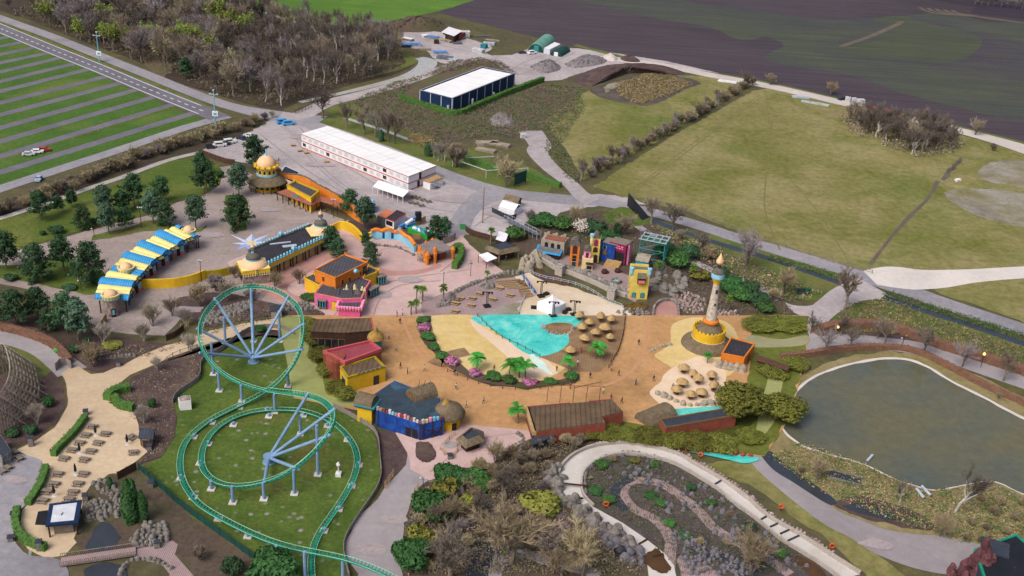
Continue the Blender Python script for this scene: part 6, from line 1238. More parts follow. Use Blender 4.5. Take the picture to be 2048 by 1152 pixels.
# ------------------------------------------------------------ stage village
spec('village_yellow','ddc766','cfb653',.6,.18,.9,.1,'','e4d68c');spec('blue_roof','3a4a56','2f3b46',.35,.3,.8,.05,'','3f6478')
def vb(x,y):return(1030+x*.1953,420+y*.1953)
def house(name,label,foot,w,d,h,rz,mat,cat='stage house'):
 p=P(*foot);root=thing(name,label,cat,(p.x,p.y,0),rz);m=MB(mat);m.box((0,d/2,0),(w,d,h));root['_b']=0;b=m.build('wall',root);return root,b
def hwin(b,x,z,w,h,mat='glass_dark',fr='wood_dark',d=0.,arch=True,name='window'):
 m=MB(fr);m.box((x,-.06+d,z-.1),(w+.25,.16,h+.2));f=m.build(name,b);m=MB(mat);m.box((x,-.1+d,z),(w,.16,h));
 if arch:m.lathe((x,-.12+d,z+h-.02),[(w/2,0),(w/2*.7,w*.35),(0,w/2)],8,0,2*math.pi,.25)
 m.build('pane',f)
H_=HT(*vb(375,475),vb(375,300)[1]);r_,b_=house('stage_house','grey ruined stage house with three dark arched windows',vb(375,472),7.2,4.5,4.9,-.28,'ruin_wall')
for x in(-1.9,0,1.9):hwin(b_,x,2.6,.75,1.4)
m=MB('terracotta_roof');m.box((.3,2.3,4.95),(6.0,3.6,.15));m.build('roof',r_);m=MB('ruin_wall')
for k in range(9):m.box((-3.4+k*.85,4.3 if k%2 else 4.2,4.9),(.8,.5,.6+.5*math.sin(k*2.1)))
m.build('battlement',r_)
p=P(*vb(345,480));root=thing('market_stall','brown stall with blue-edged grey awning in front of the ruined house','stall',p,-.28);m=MB('wood_dark');m.box((0,0,0),(7,2.6,1.9));m.build('body',root);m=MB('sky_blue');m.add([(-3.9,-2,1.9),(3.9,-2,1.9),(3.9,1.5,2.9),(-3.9,1.5,2.9)]+[(-3.9,-2,1.75),(3.9,-2,1.75),(3.9,1.5,2.75),(-3.9,1.5,2.75)],[(0,1,2,3),(7,6,5,4),(0,4,5,1),(1,5,6,2),(2,6,7,3),(3,7,4,0)]);aw=m.build('awning',root);m=MB('steel');m.add([(-3.3,-1.2,2.16),(3.5,-1.2,2.16),(3.5,1.3,2.88),(-3.3,1.3,2.88)],[(0,1,2,3)]);m.build('panel',aw)
r_,b_=house('stage_tower','slim orange stage tower with thatched barrel top',vb(598,582),2.7,2.7,7.0,-.08,'orange_wall','stage tower');hwin(b_,0,4.4,1.2,2.0,'wood_dark','maroon');hwin(b_,0,3.0,.9,.6,'glass_dark','wood_dark',0,False);hwin(b_,0,2.0,.9,.6,'glass_dark','wood_dark',0,False);hwin(b_,0,.1,1.2,1.6,'wood_dark','light_blue',0,False,'door');m=MB('light_blue');m.box((0,1.3,7.0),(3.0,3,.2));m.build('cornice',r_);m=MB('thatch_grey');barrel(m,(0,-.4),(0,2.9),1.5,7.2,10,1.05);m.build('thatch',r_)
r_,b_=house('stage_tower','tall yellow stage tower with pale blue turret cap',vb(810,540),2.5,2.5,8.0,-.1,'village_yellow','stage tower');hwin(b_,0,5.6,1.1,1.6,'maroon','salmon');hwin(b_,0,3.6,1.1,1.1,'wood_dark','wood_dark');hwin(b_,.2,.3,1,2,'wood_dark','wood_dark',0,True,'door');m=MB('thatch_grey');barrel(m,(0,-.2),(0,2.6),1.1,8.0,8,1.3);m.build('roof',r_);m=MB('pale_yellow');m.lathe((-1.3,0,5.5),[(.25,0),(.5,1),(.5,3)],8);q=m.build('corner_turret',r_);m=MB('light_blue');m.lathe((-1.3,0,8.5),[(.7,0),(.7,.7),(0,.9)],8);m.build('cap',q)
r_,b_=house('stage_tower','low cream stage tower with pink upper floor',vb(735,615),3.2,2.4,3.6,-.05,'cream_wall','stage tower');hwin(b_,.2,.5,.5,.7,'glass_dark','wood_dark');hwin(b_,.95,.5,.5,.7,'glass_dark','wood_dark');m=MB('wood_dark');m.box((.6,-.5,2.2),(2.2,.9,.35));m.build('balcony',r_);m=MB('pink_pale');m.box((-.3,1.3,3.6),(2.0,2,2.4));q=m.build('upper_floor',r_);m=MB('wood_dark');m.box((-.3,.26,3.9),(.8,.12,1.5));m.build('window',q);m=MB('thatch_grey');barrel(m,(-.3,0),(-.3,2.4),1.15,6.0,8,.9);m.build('roof',r_)
r_,b_=house('stage_house','deep blue stage house with ragged roof edge',vb(935,538),4.6,4,6.2,-.5,'royal_wall');hwin(b_,-1,4.2,.9,.9,'glass_dark','light_blue');hwin(b_,-.8,2.5,1.2,1.3,'wood','wood_dark',0,False);m=MB('wood_grey');m.box((.5,2,6.2),(4.8,4.2,.25),.1);m.build('roof',r_)
r_,b_=house('stage_house','magenta stage front with sign panel and broad steps',vb(1035,555),5.2,4,6.6,-.45,'maroon');m=MB('maroon');m.box((0,-.25,4.6),(5.4,.25,2.2));sg=m.build('sign_panel',r_);m=MB('black_metal');m.box((0,-.05,.2),(4.4,.2,3.8));m.build('stage_opening',r_);m=MB('wood_grey');m.box((0,2,6.6),(5.4,4.4,.25));m.build('roof',r_)
for k in range(9):m=MB('wood_pale');m.box((-.4,-3.9+k*.42,.02),(4.6,.44,.12+k*.16));m.build('step',r_)
m=MB('pink_pale')
for k in range(14):m.box((-1.9+(k%7)*.6+R.uniform(-.1,.1),-.4,5.9-(k//7)*.6),(.35,.05,.3))
m.build('lettering',sg)
r_,b_=house('stage_tower','salmon pink stage tower with two arched openings',vb(1115,555),2.4,3,6.4,-.35,'pink_pale','stage tower');hwin(b_,0,3.9,1.0,1.6,'maroon','salmon');hwin(b_,0,1.0,1.0,1.9,'wood_dark','salmon');m=MB('thatch_grey');m.box((0,1.5,6.4),(2.6,3.2,.3),0,.9);m.build('roof',r_)
r_,b_=house('stage_shed','cyan stage shed with rusty white tin roof',vb(1290,610),3.6,3,3.0,-.3,'teal_trim','shed');m=MB('ruin_wall');m.add([(-2,-.5,2.9),(2,-.5,2.9),(2,3.3,3.9),(-2,3.3,3.9),(-2,-.5,2.75),(2,-.5,2.75),(2,3.3,3.7),(-2,3.3,3.7)],[(0,1,2,3),(7,6,5,4),(0,4,5,1),(1,5,6,2),(2,6,7,3),(3,7,4,0)]);m.build('roof',r_)
r_,b_=house('stage_tower','large yellow stage tower nearest the arena with grey oriel window',vb(1255,912),5.2,4.2,8.2,.02,'village_yellow','stage tower');hwin(b_,-1.2,.6,.9,1.2,'teal_paint','wood_dark');hwin(b_,1.2,.6,.9,1.2,'teal_paint','wood_dark');m=MB('wood_dark');m.box((.4,-.5,5.1),(2.2,1.0,2));q=m.build('oriel',r_);m=MB('salmon');m.box((.4,-1.04,5.3),(1.9,.1,.9));m.build('shutter',q);m=MB('thatch_grey');m.add([(-1,-1.3,6.9),(1.8,-1.3,6.9),(1.6,0,8.1),(-.8,0,8.1)],[(0,1,2,3)]);m.build('oriel_roof',q);m=MB('steel');m.box((0,2.1,8.2),(4.4,3.4,.1));m.build('roof',r_);m=MB('village_yellow');m.box((0,.2,8.2),(5.2,.4,.7));m.box((0,4.0,8.2),(5.2,.4,.7));m.build('parapet',r_);m=MB('light_blue')
for s_ in(-2.5,2.5):m.lathe((s_,.1,7),[(.15,0),(.5,.9),(.5,2.1),(.65,2.2),(.6,2.6),(0,2.8)],9)
m.build('corner_turret',r_);m=MB('stone_pink')
for k in range(5):m.rock((-3.0+.3*k,.8+k*.4,k*1.0),(1.6,1.6,1.6),k)
m.build('rough_masonry',r_)
def frame_tower(label,foot,w,d,h,mat,rz,name='steel_tower',n=3):
 p=P(*foot);root=thing(name,label,'tower',(p.x,p.y,0),rz)
 for sx in(-.5,.5):
  for sy in(-.5,.5):m=MB(mat);m.tube([(sx*w,sy*d,0),(sx*w,sy*d,h)],.13,5);m.build('leg',root)
 m=MB(mat)
 for k in range(1,n+1):
  z=h*k/n
  for s_ in(-.5,.5):m.tube([(-w/2,s_*d,z),(w/2,s_*d,z)],.1,4);m.tube([(s_*w,-d/2,z),(s_*w,d/2,z)],.1,4)
  z0_=h*(k-1)/n;m.tube([(-w/2,-d/2,z0_),(w/2,-d/2,z)],.07,4);m.tube([(w/2,-d/2,z0_),(w/2,d/2,z)],.07,4)
 m.build('bracing',root);return root
ft=frame_tower('green steel lighting tower with slatted platforms behind the village',vb(1400,560),7.5,5,8.6,'teal_paint',-.35);m=MB('light_steel')
for k in range(5):m.box((-3.7+k*1.9,0,8.7),(.22,6,.2));
for k in range(3):m.box((0,-2.8+k*2.8,8.6),(8.4,.22,.2))
m.build('top_grid',ft);m=MB('green_metal');m.box((-1.8,0,7.6),(3.2,4.4,.6));m.box((1.9,0,7.6),(3.2,4.4,.6));m.build('tray',ft)
root=thing('pyramid_frame','dark triangular mesh frame leaning beside the canal','frame',P(1270,432));o=P(1270,432);q=[P(*a)-o for a in((1254,412),(1285,442),(1300,436))]+[P(1256,386,1)-o];q[3]=Vector((q[0].x,q[0].y,HT(1254,412,385)));m=MB('black_metal');m.add(q,[(0,1,3),(1,2,3),(0,3,2)]);m.build('mesh',root)
wv=[vb(*a)for a in((232,500),(330,560),(440,625),(560,660),(690,712),(830,770),(980,842),(1090,880),(1180,905))]
wall_path('quay_wall','curved quay wall with pale carved parapet along the stage',wv,1.3,'concrete_wall',.7,sub=4);wl_=wall_path('parapet','pale grey carved parapet on top of the curved quay wall',[(x,y-3)for x,y in wv],2.5,'stone_grey',.35,sub=4,z0=1.32)
for a,lb in(((455,660),'stone pier in the quay wall near the brown water'),((988,900),'stone pier in the quay wall near the yellow tower')):p=P(*vb(*a));root=thing('pier',lb,'pier',p,-.4);m=MB('concrete_wall');m.box((0,0,0),(2.2,2.2,2.7));m.build('shaft',root);m=MB('stone_grey');m.box((0,0,2.7),(2.5,2.5,.3),0,.9);m.build('cap',root)
p=P(*vb(1030,745));root=thing('well','round stone well on the stage floor','well',p);m=MB('stone_grey');m.lathe((0,0,0),[(1.6,0),(1.6,1.1),(1.1,1.1),(1.1,.3),(0,.3)],18);m.build('rim',root);m=MB('water_teal');m.lathe((0,0,.5),[(1.05,0),(0,.02)],14);m.build('basin',root)
for i,(x,y,rz)in enumerate(((830,690,-.45),(920,755,-.5),(1030,805,-.5),(790,720,-.45))):p=P(*vb(x,y));m=MB('slate');m.box((0,0,0),(4,.9,.2));o=m.build('stage_grate',None,(p.x,p.y,.15),rz);tag(o,'dark grating set in the stage floor','grating','gratings in the stage floor')
for x,y,lb in((280,495,'barrel on the quay by the stall'),(725,650,'pale stone tub in front of the cream tower'),(915,650,'dark cart on the stage floor'),(1050,640,'heap of props at the foot of the steps')):p=P(*vb(x,y));root=thing('stage_prop',lb,'prop',p);m=MB('wood_dark' if x!=725 else 'stone_grey');m.lathe((0,0,0),[(.8,0),(1.0,.6),(.8,1.2),(0,1.2)],10);m.build('body',root);m=MB('maroon');m.rock((.9,.2,0),(1.4,1,.9),x);m.build('load',root)
c=P(*vb(375,1040));px=[vb(228,940),vb(395,1008),vb(525,945),vb(365,890)];w=poly(px,2.5);cc=centre(w);root=thing('pavilion_tent','white peaked event tent with closed walls on the sand arena','tent',(cc[0],cc[1],0));w=[(a-cc[0],b-cc[1])for a,b in w];m=MB('tent_white');m.prism(w,0,2.5,False);m.build('side_wall',root);m=MB('tent_white');r2=[(x*1.03,y*1.03,2.5)for x,y in w];md=[(x*.5,y*.5,3.3)for x,y in w];tp=[(x*.12,y*.12,4.3)for x,y in w]
m.add(r2+md+tp+[(0,0,4.9)],[(i,(i+1)%4,4+(i+1)%4,4+i)for i in range(4)]+[(4+i,4+(i+1)%4,8+(i+1)%4,8+i)for i in range(4)]+[(8+i,8+(i+1)%4,12)for i in range(4)]);m.build('roof',root)
def light_mast(label,foot,top,arms=2):
 h=HT(foot[0],foot[1],top);root=thing('light_mast',label,'mast',P(*foot));m=MB('black_metal');m.tube([(-.2,0,0),(-.2,0,h)],.09,4);m.tube([(.2,0,0),(.2,0,h)],.09,4);[m.tube([(-.2,0,k*.5),(.2,0,k*.5+.5)],.05,3)for k in range(int(h/.5))];m.box((0,0,h),(2.8,.2,.2));m.build('mast',root);m=MB('black_metal')
 for s_ in(-1.2,1.2,.4):m.box((s_,0,h-.35),(.5,.5,.4))
 m.build('spotlights',root);m=MB('black_metal');m.box((0,0,0),(1.8,1.8,.5),.4);m.build('ballast',root)
light_mast('lattice light mast behind the white event tent',vb(265,890),vb(265,735)[1]);light_mast('light mast right of the white event tent',vb(605,1080),vb(605,935)[1]);light_mast('dark light mast in front of the white event tent',vb(388,1092),vb(400,945)[1]);light_mast('light mast at the edge of the terrace water',(974,614),585)
for i,(x,y)in enumerate(((190,1010),(545,1030),(320,870),(510,1060),(680,1055))):p=P(*vb(x,y));m=MB('black_metal' if i<4 else 'steel');m.box((0,0,0),(1.5,1.2,.7 if i<4 else .15));o=m.build('equipment_case',None,p,.4*i);tag(o,['black speaker case left of the event tent','black case right of the event tent','black case behind the event tent','flat black case by the right light mast','flat grey plate on the arena sand'][i],'case')
fence('thin wire fence along the arena edge',[vb(*a)for a in((130,640),(280,700),(480,740),(640,780),(800,850),(920,930),(1100,1000))],1.0,'light_steel',rails=(.45,.95),t=.05);fence('wire fence at the left of the arena',[vb(*a)for a in((30,1070),(60,980),(100,900),(95,880))],1.0,'light_steel',rails=(.45,.95))
for k,(a,b)in enumerate((((70,665),(95,720)),((115,725),(150,790)),((160,800),(210,870)))):p,q=P(*vb(*a)),P(*vb(*b));c=(p+q)/2;root=thing('banner',('upper','middle','lower')[k]+' blue banner with pale lettering beside the bench terrace','banner',c,math.atan2(q.y-p.y,q.x-p.x));m=MB('blue_wall');m.box((0,0,.1),((q-p).length*.95,.08,1.1));m.build('cloth',root);m=MB('light_blue');[m.box((u*.6,-.06,.5),(.4,.05,.35))for u in(-1,0,1)];m.build('lettering',root)
for k in range(7):a,b=P(*vb(5+k*9,760+k*22)),P(*vb(95+k*14,735+k*26));c=(a+b)/2;m=MB('seat_wood');m.box((0,0,0),((b-a).length,.5,.42));o=m.build('bench_row',None,(c.x,c.y,.2),math.atan2(b.y-a.y,b.x-a.x));tag(o,'long wooden bench row on the terrace facing the arena','bench','bench rows of the arena terrace')
for k in range(5):a,b=P(990+k*6,566+k*3),P(1040+k*5,562+k*4);c=(a+b)/2;m=MB('seat_wood');m.box((0,0,0),((b-a).length,.5,.42));o=m.build('bench_row',None,(c.x,c.y,.2),math.atan2(b.y-a.y,b.x-a.x));tag(o,'upper wooden bench row on the terrace','bench','upper bench rows')
rocks('big grey boulder beside the yellow stage tower',[(1300,560),(1335,545),(1370,560),(1372,585),(1345,592),(1312,585)],16,3.6,'stone_plain',6,h=.62);rocks('pinkish stone in the stone bank below the grey boulders',[(1345,595),(1380,585),(1410,600),(1412,628),(1370,628),(1362,612)],85,1.0,'stone_pink',7);rocks('pinkish stone right of the minaret shaft',[(1432,622),(1470,622),(1475,632),(1436,632)],22,1.0,'stone_pink',8);rocks('rubble stone in front of the pink round terrace',[(1230,622),(1262,618),(1306,622),(1306,632),(1236,632)],26,1.2,'stone_plain',9);rocks('sandstone block of the artificial cliff left of the quay',[(1040,535),(1060,518),(1080,520),(1078,535),(1055,545)],14,2.6,'ruin_wall',10,h=1.1)
wall_path('low_wall','pale low wall round the pink round terrace',[(1306,632),(1308,618),(1320,606),(1340,603),(1354,612),(1357,632)],1.1,'stone_grey',.5,sub=4)
# ------------------------------------------------------------ minaret
c=P(1414,690);MT=thing('minaret','tall minaret with speckled stone shaft, peach onion top, yellow drum and thatched skirt','minaret',c);ht=HT(1414,690,489)
m=MB().use('thatch',True);m.lathe((0,0,0),[(6.9,0),(6.6,.8),(5.4,1.7),(4.3,2.5)],24);m.build('skirt_roof',MT);m=MB('gold_yellow');m.lathe((0,0,2.3),[(4.2,0),(4.2,2.6),(3.9,2.6),(3.85,2.0),(0,2.0)],28)
for k in range(24):t=k*math.pi/12;m.box((math.cos(t)*4.05,math.sin(t)*4.05,4.85),(.3,.65,.5),t,.7)
m.build('drum',MT);m=MB('cream_wall');m.lathe((0,0,2.25),[(4.35,0),(4.35,.25),(4.2,.25)],28);m.build('drum_base',MT);m=MB().use('thatch',True);m.lathe((0,0,4.3),[(3.6,0),(2.9,1.1),(1.9,2.0),(1.5,2.4)],20);m.build('upper_thatch',MT);m=MB('orange_wall');m.lathe((0,0,6.4),[(1.5,0),(2.1,.5),(2.1,1.0),(1.6,1.4)],18);m.build('orange_ring',MT)
z8,zf=7.7,HT(1414,690,567);m=MB('ruin_speck');spec('ruin_speck','d6ccba','a89d8e',1.6,.4,.95,.4);m.lathe((0,0,z8),[(1.45,0),(1.1,(zf-z8)*.5),(.75,zf-z8)],16);sh=m.build('shaft',MT);m=MB('slate')
for k,z in enumerate((8.6,11.4,15.2)):t=-1.35;m.box((math.cos(t)*(1.5-z*.045),math.sin(t)*(1.5-z*.045),z),(.3,.6,1.1),t)
m.build('window',sh);m=MB('yellow_wall');m.lathe((0,0,zf),[(.8,0),(.95,.5),(1.45,1.5)],16);m.build('flare',MT);m=MB('light_blue');m.lathe((0,0,zf+1.5),[(1.45,0),(1.65,.3),(1.65,1.3),(1.5,1.5)],18);m.build('gallery',MT);m=MB().use('thatch_grey',True);m.lathe((0,0,zf+3.0),[(1.65,0),(1.55,.5),(1.0,1.1),(.5,1.4)],18);m.build('cap',MT);m=MB('slate');m.lathe((0,0,zf+4.4),[(.5,0),(.5,1.1)],10);m.build('lantern',MT);m=MB().use('peach',True);m.lathe((0,0,zf+5.4),[(.5,0),(.95,.4),(.95,.9),(.55,1.8),(.18,2.7),(0,3.2)],14);m.build('onion',MT);m=MB('black_metal');m.tube([(0,0,zf+8.4),(0,0,max(ht,zf+10.4))],.06,4);m.build('spire',MT)
# ------------------------------------------------------------ houses round the boulevard garden
B=Bld('garden_house','orange house with dark flat roof beside the minaret','house',[(1443,708),(1489,717),(1510,689),(1462,676)],3.6);B.walls('orange_wall');B.roof('dark_felt',ins=.35);B.parapet('orange_wall',.3,.3);B.win(1,.5,.1,1.4,2.2,'glass_dark','wood_dark','door')
m=MB('ruin_wall')
for k in range(5):a,dr,L,nn=B.edge(0);c=a+dr*L*k/4+nn*.6;m.rock((c.x,c.y,0),(2.4,2,2.4),k)
m.build('rock_face',B.root)
B=Bld('covered_bridge','narrow mauve-roofed passage right of the orange house','passage',[(1511,716),(1576,738),(1582,729),(1516,706)],2.8);B.walls('wood_dark',z1=2.4,ins=.5);m=MB('fence_wood');gable(m,B.p,2.3,3.1);m.build('roof',B.root)
B=Bld('brown_hall','long hall with brown board roof beneath the pink shop','hall',[(622,662),(690,665),(747,660),(742,637),(632,640)],5);B.walls('wood_dark',z1=4.8);B.roof('plank_roof',ins=-.2,dz=.05,th=.2);m=MB('crimson_rim');B.panel(m,2,.5,4.8,B.edge(2)[2],.6,.2,.35);m.build('rim',B.root)
for k in range(5):B.win(0,.1+.2*k,.4,1.4,2.6,'glass_dark','wood')
B=Bld('crimson_house','crimson house with sunken flat roof and rounded brick corner','house',[(646,705),(690,728),(763,701),(740,684)],4.8);B.walls('brick_red');B.roof('crimson',ins=.5,dz=.03);B.parapet('crimson_rim',.6,.45);a,dr,L,nn=B.edge(0);m=MB('brick_red');c=a+dr*L*.5+nn*-.6;m.lathe((c.x,c.y,0),[(2.4,0),(2.4,4.6),(2.2,5.2),(0,5.2)],14);m.build('round_corner',B.root)
B=Bld('yellow_house','yellow house with olive-topped flat roof below the crimson house','house',[(680,735),(695,757),(771,735),(750,714)],4.0);B.walls('gold_yellow');B.roof('plank_roof',ins=.5);B.parapet('olive_yellow',.35,.4);m=MB('steel')
for k in range(6):B.panel(m,1,.3+.12*k,4.3,.6,.3,.1,.4)
m.build('coping_stone',B.root);B.win(1,.75,.2,1.2,2.2,'glass_dark','wood_dark','door');B.win(0,.5,.3,2.0,2.4,'glass_dark','teal_paint')
c=P(751,705);root=thing('turret','golden thatched turret on a teal drum at the corner of the crimson house','tower',c);m=MB('teal_paint');m.lathe((0,0,0),[(1.5,0),(1.5,4.2),(1.8,4.4)],14);m.build('drum',root);m=MB().use('thatch_gold',True);m.lathe((0,0,4.1),[(2.1,0),(1.9,.8),(1.1,1.6),(.5,2.0),(.6,2.4),(.2,3.0),(0,3.3)],16);m.build('thatch',root)
B=Bld('blue_hall','royal blue hall with dark roof and row of white toy-like battlements','hall',[(747,789),(752,820),(843,849),(887,838),(880,797),(789,761)],4.2);B.walls('royal_wall');B.roof('blue_roof',ins=.3,dz=.04);m=MB('wood_dark')
for e,ts in((1,(.05,.97)),(2,(.1,.5,.9))):
 for t in ts:B.panel(m,e,t,0,.3,4.2,.12,.2)
m.build('post',B.root);rr=random.Random(3)
for e in(1,2):
 L=B.edge(e)[2];n=int(L/.75)
 for k in range(n):m=MB(rr.choice(('crate_white','ruin_wall','pale_yellow','light_blue','brick_red','pink_pale')));B.panel(m,e,(k+.5)/n,4.25,.55,.5+.6*rr.random(),.0,.4);m.build('battlement',B.root)
for t in(.72,.86):B.win(1,t,.05,1.1,2.3,'black_metal','wood_dark','door')
m=MB('wood_dark');a,dr,L,nn=B.edge(2);[m.tube([a+dr*L*u+nn*.12+Vector((0,0,z)),a+dr*L*v+nn*.12+Vector((0,0,w))],.1,4)for u,z,v,w in((.1,.4,.5,2.6),(.5,.4,.9,2.6),(.1,2.8,.9,1.2))];m.build('timber_brace',B.root)
o=Vector((B.c[0],B.c[1],0));m=MB('thatch');d0,d1=P(822,792,5)-o,P(866,778,5)-o;barrel(m,d0,d1,2.2,4.2,10,1.1);dm_=m.build('dormer',B.root);m=MB('wood');d=(d0-d1).normalized();barrel(m,d0,d0+d*.15,1.8,4.25,8,1.0);m.build('gable_front',dm_)
for k in range(3):q=d0.lerp(d1,.3+.25*k);m=MB('wood_dark');m.tube([(q.x,q.y,6),(q.x+.4,q.y,8.6-k*.5)],.07,3);m.build('pole',dm_)
c=P(897,850);root=thing('round_hut','round yellow hut with broad thatched cone roof at the corner of the blue hall','hut',c);m=MB('gold_yellow');m.lathe((0,0,0),[(2.6,0),(2.6,3.6)],16);m.build('wall',root);m=MB().use('thatch',True);m.lathe((0,0,0),[(3.6,3.0),(3.7,3.3),(2.9,4.6),(1.4,5.6),(.4,6.0)],18);m.build('thatch',root);m=MB().use('thatch_gold',True);m.lathe((-.6,0,5.4),[(1.1,0),(.7,.8),(.1,1.3)],10);m.build('topknot',root);m=MB('black_metal');m.box((1.4,-2.3,.3),(1,.3,1.6),.5);m.build('window',root)
c=P(735,838);root=thing('corner_tower','bright yellow corner tower with teal rim and shaggy thatch left of the blue hall','tower',c,-.25);m=MB('yellow_wall');m.box((0,0,0),(3.4,3.4,3.9));m.build('wall',root);m=MB('teal_paint');m.box((0,0,3.9),(4.2,4.2,.5),0,1.15);m.build('rim',root);m=MB('thatch');barrel(m,(-2.4,.3),(1.8,0),2.0,4.3,9,1.0);m.build('thatch',root)
B=Bld('plank_roof_hall','wide hall with streaky plank roof and red trim on the boulevard','hall',[(1054.5,814),(1069.5,863),(1135,855),(1211.7,845),(1205,833),(1247,823),(1225,799),(1140,806)],4.0);B.walls('brick_red',z1=3.8);B.roof('plank_roof',ins=.1,dz=-.05,th=.25,z=4.0);m=MB('container_red');B.panel(m,7,.5,3.6,B.edge(7)[2],.5,.15,.25);B.panel(m,6,.3,3.6,B.edge(6)[2]*.5,.5,.15,.25);m.build('fascia',B.root);m=MB('thatch_pale');B.panel(m,0,.5,3.0,B.edge(0)[2],1.0,.5,.9);m.build('thatch_edge',B.root)
root=thing('rigging','timber spars and railing on the far edge of the plank roof hall','rigging',P(1145,808));m=MB('wood');[m.tube([(x,0,0),(x+.1,0,5)],.08,4)for x in(-6,-3,0,3,6)];m.tube([(-7,0,4.6),(7,.5,5.0)],.08,4);m.tube([(0,0,4.4),(6,0,6.4)],.12,4);m.build('spars',root)
B=Bld('dark_hut','dark pitched lean-to under the left end of the plank roof hall','lean-to',[(1064,868),(1068,888),(1108,872),(1102,862)],2.4);B.walls('slate');B.roof('slate',ins=-.3,dz=.1)
B=Bld('grotto_hall','brown-edged dark roofed hall beside the turquoise pool','hall',[(1319,840),(1332,857),(1473,832),(1450,818)],3.2);B.walls('brick_red');B.roof('slate',ins=.35,dz=.04);B.parapet('wood',.3,.3);m=MB('thatch');q=P(1312,838)-Vector((B.c[0],B.c[1],0));barrel(m,(q.x-3,q.y-3),(q.x+3,q.y+2),3.2,.2,10,.9);m.build('thatch_porch',B.root)
B=Bld('thatched_kiosk','square kiosk with sunken dark roof and thatched rim beside the blue hall','kiosk',[(917,872),(933,886),(965,874),(963,858),(942,852)],3.0);B.walls('wood_dark',z1=2.6,ins=.5);B.roof('slate',ins=.6,dz=0,z=2.75);m=MB('thatch');i_,o_=B.inset(.7),B.inset(-.55);n=B.n
m.add([(x,y,3.25)for x,y in i_]+[(x,y,2.1)for x,y in o_]+[(x,y,2.7)for x,y in i_],[(k,(k+1)%n,n+(k+1)%n,n+k)for k in range(n)]+[(k,2*n+k,2*n+(k+1)%n,(k+1)%n)for k in range(n)]);m.build('thatch_rim',B.root)
fence('rope and post queue railing beside the thatched kiosk',[(880,900),(890,912),(905,915),(914,905),(912,890)],1.1,'wood_pale',rails=(.5,1.0));fence('second queue railing between kiosk and blue hall',[(890,890),(900,878),(915,868)],1.1,'wood_pale',rails=(.5,1.0))
def parasol(x,y,r=1.5,lab='',big=False):
 if not PROT.get('par'):
  root=thing('thatched_parasol',lab,'parasol',P(x,y),0,'thatched parasols of the deck and terrace');m=MB('wood_dark');m.tube([(0,0,0),(0,0,2.6)],.08,5);m.build('pole',root);m=MB().use('thatch_pale',True);m.lathe((0,0,2.0),[(1.7,0),(1.6,.25),(1.0,.75),(.3,1.15),(0,1.4)],14);m.build('canopy',root);m=MB('wood');m.lathe((0,0,.7),[(.8,0),(.8,.08),(0,.08)],10);m.build('table',root);PROT['par']=root
 else:dup(PROT['par'],P(x,y),R.uniform(0,6),lab,(R.uniform(.65,.95),R.uniform(.65,.95),R.uniform(.8,1)))
for x,y in((1209,668),(1219,685),(1163,665),(1190,676),(1168,688),(1140,712),(1178,655),(1158,642),(1200,645),(1222,650)):parasol(x,y,1.5,'round pale thatched parasol on the brown deck')
for x,y in((1366,748),(1363,776),(1395,770),(1422,762),(1426,784),(1380,800),(1352,790),(1402,796),(1385,758)):parasol(x,y,1.5,'round pale thatched parasol on the sandy terrace below the minaret')
rocks('boulder round the turquoise pool terrace',[(1315,790),(1340,800),(1370,812),(1400,812),(1440,808)],0,2.0,'ruin_wall',11,line=True);rocks('brown boulder at the lagoon edge',[(1085,655),(1100,668),(1135,670),(1148,656)],0,1.3,'stone_pink',12,line=True);rocks('stone in the short row on the boulevard',[(1300,705),(1320,696),(1345,690)],0,1.2,'ruin_wall',13,line=True);rocks('brown stone along the lower garden pool',[(1345,893),(1380,900),(1430,905),(1500,914)],0,1.8,'brick_red',14,line=True)
fence('low post fence along the lagoon shore',[(955,636),(985,665),(1010,682),(1045,698),(1075,715),(1090,722)],1.3,'wood_dark',rails=(.9,),post=2.6);fence('dark railing along the outer edge of the brown deck',[(1250,636),(1246,670),(1236,705),(1215,740)],1.1,'wood_dark',rails=(.5,1.0));fence('post railing along the far planting bed',[(895,745),(960,770),(1050,782),(1150,768)],1.0,'wood_dark',rails=(.9,),post=3)
# ------------------------------------------------------------ vehicles
CARP={}
def car(label,x,y,rz,col,kind='car',group=None):
 spec('paint_'+col,col,col,1,.03,.35)
 L,W_,h1,h2=dict(car=(4.3,1.75,.95,1.5),van=(4.9,1.9,1.15,1.95),cart=(3.2,1.5,.9,1.9))[kind]
 root=thing('parked_'+kind,label,kind,P(x,y),rz,group);m=MB('paint_'+col);m.prism([(-L/2,-W_/2+.15),(-L/2+.2,-W_/2),(L/2-.3,-W_/2),(L/2,-W_/2+.3),(L/2,W_/2-.3),(L/2-.3,W_/2),(-L/2+.2,W_/2),(-L/2,W_/2-.15)],.32,h1);m.box((-.35 if kind=='car' else-.45,0,h1),(L*.58 if kind=='car' else L*.74,W_*.9,h2-h1),0,.8);b=m.build('body',root)
 m=MB('glass_dark');cx,cl=(-.35,L*.58)if kind=='car' else(-.45,L*.74)
 for s_ in(-1,1):m.box((cx+s_*cl*.45,0,h1+.05),(.12,W_*.74,(h2-h1)*.75));m.box((cx,s_*W_*.425,h1+.05),(cl*.72,.1,(h2-h1)*.68))
 m.build('window',b)
 for sx in(-.31,.31):
  for sy in(-.5,.5):m=MB('black_metal');m.tube([(sx*L,sy*W_*.98-.1,.33),(sx*L,sy*W_*.98+.1,.33)],.33,9);m.build('wheel',root)
 for s_ in(-.6,.6):m=MB('crate_white');m.box((L/2,s_,.6),(.06,.35,.16));m.build('headlight',root)
